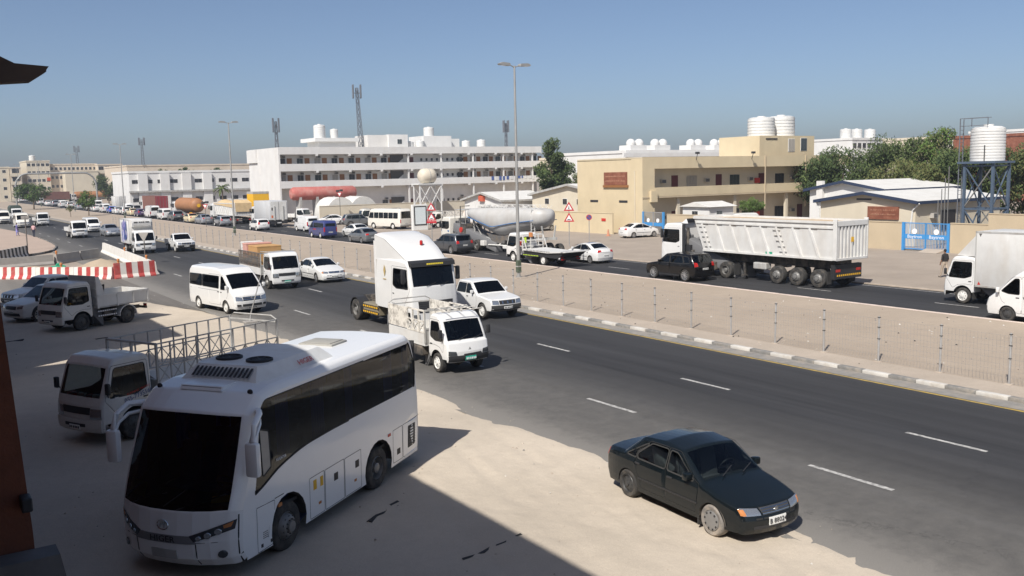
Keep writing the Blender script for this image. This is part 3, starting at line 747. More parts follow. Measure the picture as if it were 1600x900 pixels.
def make_pickup(key, double=True):
    r = Node(key); W = .90; R = .36; fa, ra = 1.47, -1.48; xf, xr = 2.36, -2.50; H = 1.70; cow, cowz, wst = 1.02, 1.10, .38
    cb = -1.02 if double else -.30; bz = .98
    prof = [(xf - .10, .40), (xf, .50, .04), (xf, .70, .05), (xf - .05, .86, .06), (xf - .14, .95, .08), (cow, cowz, .04), (wst, H - .06, .12), (wst - .4, H, .3), (cb + .22, H - .03, .12), (cb + .02, bz + .10, .03), (cb, bz, .02), (xr + .02, bz, .03), (xr, .62, .03), (xr + .02, .50)]
    sl = (H - .06 - cowz) / (wst - cow); zb = cowz + .03; zt = H - .14
    def xa(z): return cow + (z - cowz) / sl
    xb = .02 if double else cb + .12
    w1 = R_([(xa(zb) - .2, zb), (xa(zt) - .17, zt), (xb + .04, zt), (xb + .02, zb)], .05)
    wins = [('side_window', w1)]; doors = [(R_([(fa - R - .2, .46), (xa(zb) - .03, zb - .02), (xa(zb) - .17, zb + .02), (xa(zt) - .09, zt + .05), (xb, zt + .05), (xb - .02, .46)], .04), (xb + .14, zb - .16))]
    if double:
        wins.append(('side_window', R_([(xb - .06, zb), (xb - .04, zt), (cb + .30, zt), (cb + .18, zb)], .05)))
        doors.append((R_([(xb - .04, .46), (xb - .02, zt + .05), (cb + .22, zt + .05), (cb + .08, zb - .1), (ra + R + .16, .46)], .04), (cb + .22, zb - .16)))
    arches = [(fa, R + .07, R), (ra, R + .05, R)]
    skin = {5: ('windscreen', .05, .06, .05), 8: ('rear_window', .10, .10, .12), 10: ('open', .06, .03, .0)}
    if not double: prof[10:13] = [(cb, .62, .02), (cb - .01, .60, .02), (cb - .02, .55)]; prof = prof[:12]; skin.pop(10); prof.append((cb - .02, .45)); arches = arches[:1]
    S = Shell(r, prof, W, .95, H, .16, .42, arches, (.7, .08, .12), (.3, .02, .03) if double else (.2, .0, .02), .03, .05, wins, doors, skin, 'glass_dark')
    under(r, xr + .1, xf - .14, W, .36, .58, arches)
    m = MB(); m.box(cb + .1, cow + .1, -W * .75, W * .75, .55, .6, 'interior'); m.box(cow - .42, cow - .04, -W * .75, W * .75, .75, cowz - .05, 'dash', .06); r.add('interior', m)
    seats(r, [xb + .3], W * .68, .66, wheel_at=(cow - .5, W * .36, cowz))
    b = MB()
    if double:
        b.box(xr + .05, cb - .04, -W + .1, W - .1, .60, .63, 'bed_dark'); b.box(cb - .07, cb - .04, -W + .1, W - .1, .63, bz - .02, 'bed_dark'); b.box(xr + .05, xr + .08, -W + .1, W - .1, .63, bz - .03, 'bed_dark')
        for q in (1, -1): b.box(xr + .05, cb - .05, q * (W - .12), q * (W - .09), .63, bz - .03, 'bed_dark')
        r.add('cargo_bed', b)
    else:
        b.box(xr, cb - .08, -W, W, .70, .76, PAINT)
        for q in (1, -1): b.box(xr, cb - .08, q * (W - .04), q * W, .76, 1.12, PAINT, .01)
        b.box(xr, xr + .04, -W + .04, W - .04, .76, 1.12, PAINT, .01); b.box(cb - .12, cb - .08, -W + .04, W - .04, .76, 1.2, PAINT, .01)
        b.box(xr + .04, cb - .12, -W + .04, W - .04, .765, .78, 'bed_dark')
        b.box(cb - .10, cb - .06, -W + .1, W - .1, 1.2, 1.55, 'steel_light')
        r.add('cargo_bed', b)
    S.front('headlight', [(W * .56, .72), (W * .95, .73), (W * .93, .92), (W * .58, .90)], 'lamp_lens', .012, both=True)
    g = S.front('grille', [(-W * .52, .72), (W * .52, .72), (W * .54, .90), (-W * .54, .90)], 'black_plastic', .012)
    for y in (-.3, 0, .3): S.front('slat', [(y - .03, .74), (y + .03, .74), (y + .03, .88), (y - .03, .88)], 'chrome', .025, parent=g, n=2)
    S.front('bumper', [(-W * 1.0, .42), (W * 1.0, .42), (W * 1.0, .68), (-W * 1.0, .68)], 'steel_dark' if double else 'black_plastic', .05)
    S.plate(.56, off=.065)
    for q in (1, -1):
        m = MB(); m.box(xr - .015, xr + .03, q * (W - .15), q * (W - .02), .66, .94, 'lamp_red'); r.add('tail_light', m)
    m = MB(); m.box(xr - .13, xr - .02, -W * .9, W * .9, .46, .60, 'chrome', .02); r.add('rear_bumper', m)
    S.mirrors(xa(zb) - .28, zb + .07, .12, (.05, .10, .08))
    wheels(r, [fa, ra], W - .005, R, .23, 'steel_white')
    PROTO[key] = r; return S
make_pickup('pickup_double', True); make_pickup('pickup_single', False)

# ---------------------------------------------------------------- light trucks
def cab_light(r, fa, W=.92, H=2.2, R=.38, style='canter', glassm='glass_car', plate='plate_white', txt=None, x_off=1.08):
    xf = fa + x_off; xr = fa - .62; s = H / 2.2
    if style == 'mini':
        prof = [(xf - .08, .42), (xf, .55, .05), (xf - .01, .78, .1), (xf - .10, 1.10, .15), (xf - .22, 1.22 * s, .05), (xf - .62, 1.98 * s, .08), (xf - .82, H - .03, .2), (xf - 1.2, H, .3), (xr + .12, H - .05, .12), (xr, H - .25, .08), (xr, .62)]
    else:
        prof = [(xf - .05, .36), (xf, .46, .04), (xf, .80, .05), (xf - .03, 1.05 * s, .1), (xf - .08, 1.20 * s, .04), (xf - .42, 2.0 * s, .08), (xf - .58, H - .03, .15), (xf - 1.0, H + .01, .3), (xr + .12, H - .04, .12), (xr, H - .2, .08), (xr, .60)]
    a, b = prof[4][:2], prof[5][:2]
    def xa(z): return a[0] + (z - a[1]) * (b[0] - a[0]) / (b[1] - a[1])
    zb = a[1] + .06; zt = b[1] - .06
    w = R_([(xa(zb) - .20, zb - .04), (xa(zt) - .16, zt), (xr + .22, zt), (xr + .20, zb + .06), (xr + .55, zb - .06)], .07)
    d = R_([(fa + R + .12, .75), (xa(zb) - .05, zb - .10), (xa(zt) - .07, zt + .07), (xr + .12, zt + .07), (xr + .10, zb - .2), (xr + .14, .95), (fa - .10, .98), (fa + R * .7, .92)], .05)
    arch = [(fa, R + .10, R + .02)]
    S = Shell(r, prof, W, 1.1, H, .08, .58 if style != 'mini' else .52, arch, (.5, .05, .10), (.2, .01, .03), .03, .07, [('side_window', w)], [(d, (xr + .26, zb - .20))], {4: ('windscreen', .04, .05, .05), 9: ('rear_window', .12, H - 1.75, .2)}, glassm, name='cab')
    m = MB(); m.box(xr + .05, xf - .3, -W * .85, W * .85, .72, .78, 'interior'); m.box(xf - .62, xf - .16, -W * .85, W * .85, .78, a[1] - .04, 'dash', .06); r.add('interior', m)
    seats(r, [xr + .42], W * .8, .88, h=.7, wheel_at=(xf - .72, W * .42, a[1] + .06))
    for i_, (yy, ww, kk) in enumerate(((-.55, .20, 'ink_red'), (-.18, .14, 'paper_white'), (.12, .10, 'ink_red'), (.45, .16, 'paper_white'))):
        m = MB(); m.box(xf - .46 + .05 * (i_ % 2), xf - .30, yy - ww, yy + ww, a[1] - .05, a[1] + .045 + .02 * (i_ % 2), kk, .015); r.add('dashboard_item', m)
    if style == 'canter':
        S.front('grille', [(-W * .58, .84), (W * .58, .84), (W * .60, 1.02), (-W * .60, 1.02)], 'black_plastic', .012)
        S.front('headlight', [(W * .60, .74), (W * .98, .74), (W * .97, 1.0), (W * .62, 1.0)], 'lamp_lens', .014, both=True)
        S.front('bumper', [(-W * .99, .38), (W * .99, .38), (W * .99, .70), (-W * .99, .70)], PAINT, .05)
        S.front('air_intake', [(-W * .45, .52), (W * .45, .52), (W * .45, .60), (-W * .45, .60)], 'black_plastic', .056)
        S.plate(.50, plate, off=.07, txt=txt, w=.22, h=.06)
    elif style == 'mini':
        S.front('bumper', [(-W * .99, .44), (W * .99, .44), (W * .99, .66), (-W * .99, .66)], 'black_plastic', .05)
        S.front('headlight', [(W * .62, .67), (W * .98, .67), (W * .97, .83), (W * .66, .80)], 'lamp_dark', .016, both=True)
        S.front('grille', [(-W * .30, .66), (W * .60, .66), (W * .56, .72), (-W * .30, .70)], 'black_plastic', .01)
        S.plate(.55, plate, off=.065, txt=txt, w=.22, h=.075)
        em = MB(); x = S.fx(.86) + .012
        for k in range(3):
            t = k * 2 * PI / 3 + PI / 2; c, s_ = math.cos(t), math.sin(t)
            em.add([(x, 0, .86), (x, .03 * c - .018 * s_, .86 + .03 * s_ + .018 * c), (x, .065 * c, .86 + .065 * s_), (x, .03 * c + .018 * s_, .86 + .03 * s_ - .018 * c)], [(0, 1, 2, 3)], 'ink_black')
        r.add('emblem', em)
    else:
        S.front('grille', [(-W * .70, .80), (W * .70, .80), (W * .70, .90), (-W * .70, .90)], 'black_plastic', .012)
        S.front('headlight', [(W * .60, .58), (W * .97, .60), (W * .97, .84), (W * .70, .80)], 'lamp_lens', .014, both=True)
        S.front('bumper', [(-W * .99, .34), (W * .99, .34), (W * .99, .56), (-W * .99, .56)], 'PAINT' and PAINT, .04)
        S.plate(.44, plate, off=.06, txt=txt, w=.22, h=.06)
    for q in (1, -1):
        m = MB(); x, y, z = S.D(xa(zb) - .06, W * q, zb + .12)
        m.box(x - .05, x + .05, y + q * .06, y + q * .20, z - .04, z + .26, 'black_plastic', .03); m.bar((x - .1, y, z - .15), (x, y + q * .1, z + .05), .03, 'black_plastic'); r.add('mirror', m, 40)
    for q in (.3, -.35):
        m = MB(); m.bar(S.D(a[0] + .015, q, a[1] + .05), S.D(xa(a[1] + .12) + .03, q + .42, a[1] + .16), .015, 'black_plastic'); r.add('wiper', m)
    m = MB()
    for q in (1, -1): m.box(fa - R - .16, fa - R - .13, q * (W - .3), q * W, .25, .62, 'rubber')
    r.add('mudguard', m)
    return S
def chassis(r, x0, x1, W=.38, z0=.55, z1=.72, tank=None, k='chassis'):
    m = MB()
    for q in (1, -1): m.box(x0, x1, q * W - .04, q * W + .04, z0, z1, k)
    x = x0 + .2
    while x < x1: m.box(x - .04, x + .04, -W, W, z0 + .03, z1 - .03, k); x += .9
    r.add('chassis', m)
    if tank:
        t = MB(); t.box(tank, tank + .75, -W - .52, -W - .08, .42, .80, 'chassis', .06); r.add('fuel_tank', t)
        t = MB(); t.box(tank, tank + .5, W + .08, W + .45, .45, .78, 'chassis', .03); r.add('battery_box', t)
def axle(r, xs, W, R):
    m = MB()
    for x in xs: m.tube([(x, -W, R), (x, -.25, R), (x, 0, R), (x, .25, R), (x, W, R)], [.07, .09, .2, .09, .07], 'chassis', 8)
    r.add('axle', m)
def lattice_side(x0, x1, y, z0, z1, k='rusty_white', bays=8, rails=3, diag=True, w=.035):
    m = MB()
    for i in range(rails): z = z0 + (z1 - z0) * i / (rails - 1); m.bar((x0, y, z), (x1, y, z), w, k)
    for i in range(bays + 1): x = x0 + (x1 - x0) * i / bays; m.bar((x, y, z0), (x, y, z1), w, k)
    if diag:
        zm = z0 + (z1 - z0) * ((rails - 2) / (rails - 1)); 
        for i in range(bays):
            a = x0 + (x1 - x0) * i / bays; b = x0 + (x1 - x0) * (i + 1) / bays
            m.bar((a, y, z0), (b, y, zm), w * .6, k); m.bar((a, y, zm), (b, y, z0), w * .6, k)
    return m
def bed_flat(r, x0, x1, W, z, k='truck_white', h=.38, back=True):
    m = MB(); m.box(x0, x1, -W, W, z - .10, z, k); r.add('load_bed', m)
    for q in (1, -1):
        m = MB(); m.box(x0, x1, q * (W - .03), q * W, z, z + h, k, .008)
        n = 4
        for i in range(n + 1): x = x0 + .02 + (x1 - x0 - .04) * i / n; m.box(x - .03, x + .03, q * W, q * (W + .02), z - .08, z + h, k)
        r.add('drop_side', m)
    m = MB(); m.box(x0, x0 + .03, -W + .03, W - .03, z, z + h, k, .008); r.add('tailgate', m)
    m = MB(); m.box(x1 - .04, x1, -W + .03, W - .03, z, z + h + .3, k, .008); r.add('headboard', m)

def make_light_truck(key, style='canter', body='flat', wb=3.4, W=.92, BW=1.02, H=2.2, R=.39, xr=None, bodyh=None, glassm='glass_car', plate='plate_white', txt=None, wheel='steel_white', dual=True):
    r = Node(key); fa, ra = wb / 2, -wb / 2; S = cab_light(r, fa, W, H, R, style, glassm, plate, txt, .85 if style == 'mini' else 1.08)
    xr = xr if xr is not None else ra - 1.25; x1 = fa - .74; bz = .92
    chassis(r, xr + .1, fa + .5, tank=-.5); axle(r, [fa, ra], W - .2, R)
    wheels(r, [fa, ra], W - .02, R, .2, wheel, dual=(ra,) if dual else ())
    m = MB(); m.box(xr, xr + .08, -W * .9, W * .9, .55, .66, 'chassis')
    for q in (1, -1): m.box(xr - .02, xr, q * W * .85, q * W * .6, .66, .78, 'lamp_red')
    r.add('rear_lamp_bar', m)
    if body == 'flat': bed_flat(r, xr, x1, BW, bz)
    elif body in ('cage', 'lattice', 'pattern'):
        k = {'cage': 'bed_dark', 'lattice': 'rusty_white', 'pattern': 'rusty_white'}[body]
        h = bodyh or 1.2
        m = MB(); m.box(xr, x1, -BW, BW, bz - .10, bz, 'truck_white'); r.add('load_bed', m)
        for q in (1, -1):
            m = MB(); m.box(xr, x1, q * (BW - .03), q * BW, bz, bz + .34, 'truck_white', .008); r.add('drop_side', m)
            if body == 'lattice':
                r.add('lattice_side', lattice_side(xr, x1, q * (BW - .015), bz + .40, bz + h, 'bed_grey', 10, 3, True, .035))
            elif body == 'cage':
                r.add('lattice_side', lattice_side(xr, x1, q * (BW - .015), bz + .40, bz + h, k, 15, 4, True, .055))
            else:
                r.add('lattice_side', lattice_side(x1 - 1.3, x1, q * (BW - .015), bz + .38, bz + h, k, 3, 3, True, .055))
                m = MB(); m.box(xr, x1 - 1.34, q * (BW - .03), q * BW, bz + .38, bz + h, 'rusty_white'); r.add('side_panel', m)
        m = MB(); m.box(xr, xr + .03, -BW + .03, BW - .03, bz, bz + .34, 'truck_white'); r.add('tailgate', m)
        m = MB()
        for y in (-BW + .02, 0, BW - .02): m.bar((x1, y, bz), (x1, y, bz + h), .06, 'bed_grey')
        for z in (bz + .5, bz + h): m.bar((x1, -BW + .02, z), (x1, BW - .02, z), .06, 'bed_grey')
        m.box(x1 - .02, x1 + .01, -BW + .06, BW - .06, bz, bz + .5, 'bed_grey'); r.add('headboard', m)
        m = MB(); p = BW - .03; ring = [(xr + .02, -p, bz + .36), (xr + .02, -p, bz + h + .02), (xr + .02, -p + .2, bz + h + .12), (xr + .02, p - .2, bz + h + .12), (xr + .02, p, bz + h + .02), (xr + .02, p, bz + .36)]
        m.tube(ring, .025, 'bed_grey', 6); m.bar((xr + .02, -p, bz + h - .06), (xr + .02, p, bz + h - .06), .04, 'bed_grey'); r.add('rear_hoop', m)
        if body == 'cage':
            m = MB()
            for q in (1, -1): m.tube([(x1 + .02, q * p, bz + h), (x1 + .1, q * p, bz + h + .12), (x1 + 1.0, q * p * .9, H + .08)], .022, 'bed_grey', 5)
            m.tube([(x1 + 1.0, -p * .9, H + .08), (x1 + 1.0, p * .9, H + .08)], .022, 'bed_grey', 5); r.add('roof_rack', m)
        if body == 'pattern':
            m = MB()
            for q in (-.5, 0, .5): m.tube([(x1, q, bz + h), (x1 + .15, q, bz + h + .1), (x1 + 1.1, q, H + .08)], .018, 'rusty_white', 5)
            for x in (x1 + .1, x1 + .6, x1 + 1.1): m.tube([(x, -.8, bz + h + .07), (x, .8, bz + h + .07)], .018, 'rusty_white', 5)
            r.add('roof_rack', m)
    elif body == 'box':
        h = bodyh or 2.0
        m = MB(); m.box(xr, x1 + .05, -BW, BW, bz, bz + h, 'truck_white', .03); b = r.add('cargo_box', m, 40)
        m = MB()
        for q in (1, -1):
            for z in (bz + .03, bz + h - .03): m.box(xr, x1 + .05, q * BW, q * (BW + .012), z - .04, z + .04, 'bed_grey')
            for x in (xr + .03, x1 + .02): m.box(x - .03, x + .03, q * BW, q * (BW + .012), bz, bz + h, 'bed_grey')
        m.box(xr - .01, xr, -.012, .012, bz + .05, bz + h - .05, 'seam')
        for y in (-.25, .25): m.bar((xr - .03, y, bz + .1), (xr - .03, y, bz + h - .1), .03, 'steel_light')
        b.add('edge_trim', m)
        if key == 'box_truck_cooler':
            m = MB(); m.prism([(x1 + .05, bz + h - .75), (x1 + .05, bz + h - .05), (x1 + .45, bz + h - .1), (x1 + .52, bz + h - .3), (x1 + .45, bz + h - .68)], -.85, .85, 'truck_white'); c = r.add('cooling_unit', m)
            m = MB()
            for i, (a, b_) in enumerate(((-.7, -.35), (-.25, -.1), (-.05, .05), (.1, .25), (.35, .7))): m.box(x1 + .47, x1 + .54, a, b_, bz + h - .30, bz + h - .20, 'black_plastic')
            m.box(x1 + .4, x1 + .50, -.7, .7, bz + h - .66, bz + h - .50, 'bed_grey'); c.add('vent', m)
            random.seed(3); m = MB()
            for q in (-1,):
                for i in range(60):
                    x = xr + .6 + random.random() * 2.4; z = bz + .45 + random.random() * 1.5; a = random.uniform(.10, .24); k = random.choice(['ink_blue', 'ink_blue', 'deco_violet', 'deco_pale'])
                    n = 7; m.add([(x + a * math.cos(t * 2 * PI / n), q * (BW + .004), z + a * 2.2 * math.sin(t * 2 * PI / n)) for t in range(n)], [tuple(range(n))], k)
                    m.v[-n:] = [(vx, q * (BW + .004 + i * .0006), vz) for vx, vy, vz in m.v[-n:]]
            b.add('side_graphic', m)
        else:
            m = MB()
            for q in (1, -1):
                m.add([(x1 - .1, q * (BW + .005), bz + h - .10), (x1 - .26, q * (BW + .005), bz + h - .10), (x1 - .18, q * (BW + .005), bz + h - .26)], [(0, 1, 2)], 'bed_dark')
                m.add([(x1 - .1, q * (BW + .005), bz + .10), (x1 - .26, q * (BW + .005), bz + .10), (x1 - .18, q * (BW + .005), bz + .26)], [(0, 1, 2)], 'ink_red')
            b.add('corner_mark', m)
            m = MB(); m.add([(x1 + .05, y, z) for y in (-.8, .8) for z in (bz + h - .02,)] + [(fa + .52, y, H + .02) for y in (-.62, .62)] + [(x1 + .05, y, H + .02) for y in (-.8, .8)], [(0, 1, 3, 2), (0, 2, 4), (1, 5, 3)], 'truck_white')
            m.bar((x1 + .1, -.5, H), (fa + .3, -.5, H + .1), .04, 'bed_grey'); m.bar((x1 + .1, .5, H), (fa + .3, .5, H + .1), .04, 'bed_grey'); r.add('wind_deflector', m)
    elif body == 'tipper':
        h = bodyh or .62; m = MB(); m.box(xr, x1 - .06, -BW, BW, bz, bz + .06, 'bed_grey'); r.add('tipper_floor', m)
        for q in (1, -1):
            m = MB(); m.box(xr, x1 - .06, q * (BW - .05), q * BW, bz + .06, bz + h, 'truck_white', .01)
            for x in (xr + .03, (xr + x1) / 2 - .6, (xr + x1) / 2 + .3, x1 - .10): m.box(x - .04, x + .04, q * BW, q * (BW + .03), bz, bz + h, 'truck_white')
            m.box(xr, x1 - .06, q * BW, q * (BW + .03), bz + h - .08, bz + h, 'truck_white'); r.add('drop_side', m)
            m = MB(); m.prism([(x1 - .06, bz + h), (x1 - .06, bz + h + .85), (x1 - .24, bz + h + .85), (x1 - .5, bz + h)], q * (BW - .05), q * BW, 'truck_white'); r.add('gusset', m)
            m = MB(); a = [(ra + (R + .08) * math.cos(t), R + (R + .08) * math.sin(t)) for t in [PI * i / 10 for i in range(11)]]; b = [(ra + (R + .12) * math.cos(t), R + (R + .12) * math.sin(t)) for t in [PI * i / 10 for i in range(10, -1, -1)]]
            m.prism(a + b, q * (W - .42), q * (W + .02), 'truck_white'); r.add('mudguard', m)
            m = MB(); 
            for z in (.50, .72): m.box(ra + .6, fa - .85, q * (W - .06), q * (W - .02), z, z + .09, 'chassis')
            for i in range(9):
                x = ra + .66 + i * (fa - .9 - ra - .66) / 8
                for z in (.515, .735): m.box(x - .035, x + .035, q * (W - .02), q * (W - .012), z, z + .055, 'ink_white')
            r.add('side_guard', m)
        m = MB(); m.box(x1 - .10, x1 - .06, -BW + .05, BW - .05, bz + .06, bz + h + .9, 'bed_grey')
        for i in range(4): m.box(x1 - .06, x1 - .03, -BW + .05, BW - .05, bz + .15 + i * .36, bz + .21 + i * .36, 'bed_grey')
        r.add('headboard', m)
        m = MB(); m.box(xr - .04, xr, -BW + .02, BW - .02, bz + .04, bz + h, 'truck_white', .01)
        for y in (-.6, 0, .6): m.box(xr - .07, xr - .04, y - .04, y + .04, bz + .04, bz + h, 'truck_white')
        r.add('tailgate', m)
        m = MB(); m.prism([(x1 - .5, bz + .07), (x1 - .5, bz + .5), (x1 - 1.5, bz + .2), (xr + .3, bz + .07)], -BW + .1, BW - .1, 'bed_dark'); m.bar((x1 - .9, .3, bz + .3), (x1 - 1.0, .3, bz + 1.0), .05, 'chassis'); m.bar((x1 - .6, .3, bz + .8), (x1 - 1.0, .3, bz + 1.0), .05, 'chassis'); r.add('scrap_load', m)
    elif body == 'canvas':
        m = MB(); bed_flat(r, xr, x1, BW, bz); m.prism([(-BW, bz + .38), (-BW, bz + 1.5), (-BW * .7, bz + 1.85), (BW * .7, bz + 1.85), (BW, bz + 1.5), (BW, bz + .38)], xr, x1, 'canvas_green', 'x'); r.add('canvas_cover', m)
    elif body == 'tow':
        zt = 1.02
        m = MB(); m.add([(x1 - .75, y, z) for y in (-BW, BW) for z in (zt, zt + .1)] + [(xr + 1.3, y, z) for y in (-BW, BW) for z in (zt - .06, zt + .04)] + [(xr - .9, y, z) for y in (-BW, BW) for z in (zt + .10, zt + .16)],
            [(0, 4, 5, 1), (4, 8, 9, 5), (2, 3, 7, 6), (6, 7, 11, 10), (1, 5, 7, 3), (5, 9, 11, 7), (0, 2, 6, 4), (4, 6, 10, 8), (0, 1, 3, 2), (8, 10, 11, 9)], 'truck_white')
        bb = r.add('tilt_deck', m)
        t = lettering('ABM ROAD SIDE ASSISTANCE 050 60 2 8', .13, 'ink_black', ((x1 + xr) / 2 - .1, BW + .004, zt + .035), (-1, 0, 0), (0, 0, 1), 1.3); bb.add('lettering', t)
        m = MB(); m.prism([(x1 - .8, zt - .02), (xr + 1.2, zt - .10), (xr - .7, zt + .08), (xr + .2, .62), (x1 - .8, .66)], -BW + .12, BW - .12, 'ink_black'); r.add('deck_frame', m)
        m = MB()
        for i in range(10): m.box(ra + .55 + i * .2, ra + .66 + i * .2, BW - .10, BW - .08, .66, .71, 'hivis')
        m.box(ra + .5, ra + 2.6, BW - .12, BW - .10, .60, .76, 'ink_black'); r.add('side_guard', m)
        m = MB()
        for q in (1, -1):
            for x in (x1 - .02, x1 - .62): m.bar((x, q * .95, .95), (x, q * .95, 2.15), .06, 'truck_white')
            for z in (1.3, 1.7, 2.12): m.bar((x1 - .02, q * .95, z), (x1 - .62, q * .95, z), .05, 'truck_white')
            m.bar((x1 - .62, q * .95, 2.12), (x1 - 1.15, q * .95, 1.1), .05, 'truck_white')
        for z in (1.3, 1.7, 2.12): m.bar((x1 - .02, -.95, z), (x1 - .02, .95, z), .05, 'truck_white'); m.bar((x1 - .62, -.95, z), (x1 - .62, .95, z), .05, 'truck_white')
        m.box(x1 - .3, x1 - .5, -.5, .5, 1.05, 1.5, 'truck_white'); m.box(x1 - .66, x1 - .60, .62, .85, 1.55, 1.95, 'hivis'); m.box(x1 - .05, x1 + .02, .6, .93, 1.25, 1.7, 'ink_red'); r.add('equipment_rack', m)
        m = MB(); m.box(x1 - 1.3, x1 - .95, .45, .62, 2.0, 2.35, 'lamp_amber', .03); m.bar((x1 - 1.1, .53, 1.1), (x1 - 1.1, .53, 2.0), .05, 'truck_white'); r.add('warning_beacon', m)
        m = MB(); m.box(xr - .1, xr + .3, -.9, .9, .5, .62, 'ink_black'); m.box(xr - .12, xr - .1, -.85, -.55, .52, .6, 'lamp_red'); m.box(xr - .12, xr - .1, .55, .85, .52, .6, 'lamp_red'); m.box(xr + .3, xr + .5, .86, .93, .68, .82, 'ink_white'); m.box(xr - .0, xr + .12, .86, .93, .60, .84, 'ink_white'); r.add('underlift', m)
    PROTO[key] = r; return S
plain('deco_violet', (0.17, 0.16, 0.42), .5); plain('deco_pale', (0.55, 0.55, 0.70), .5); surf('canvas_green', (.05, .07, .06), .8, .2, 3, world_space=False)
make_light_truck('lattice_truck', 'canter', 'lattice', 3.5, .95, 1.03, 2.25, xr=-3.55, bodyh=1.5, glassm='glass_clear', wheel='steel')
make_light_truck('tipper_truck', 'canter', 'tipper', 2.5, .95, 1.0, 2.25, xr=-2.45, glassm='glass_clear', wheel='steel')
make_light_truck('cage_truck', 'canter', 'cage', 3.7, .95, 1.05, 2.25, bodyh=1.25, plate='plate_green', wheel='truck_front')
make_light_truck('pattern_truck', 'mini', 'pattern', 2.5, .85, .90, 2.02, R=.34, xr=-2.3, bodyh=1.15, plate='plate_green', wheel='steel_white', dual=False)
make_light_truck('box_truck_cooler', 'canter', 'box', 3.4, .95, 1.08, 2.2, bodyh=2.3)
make_light_truck('box_truck_plain', 'isuzu', 'box', 3.6, .95, 1.15, 2.3, bodyh=2.65, xr=-3.6)
make_light_truck('flat_truck', 'canter', 'flat', 3.2, .90, 1.0, 2.15)
make_light_truck('canvas_truck', 'canter', 'canvas', 3.2, .92, 1.05, 2.2)
make_light_truck('tow_truck', 'isuzu', 'tow', 3.95, .95, 1.08, 2.25, xr=-4.0, wheel='steel_white')
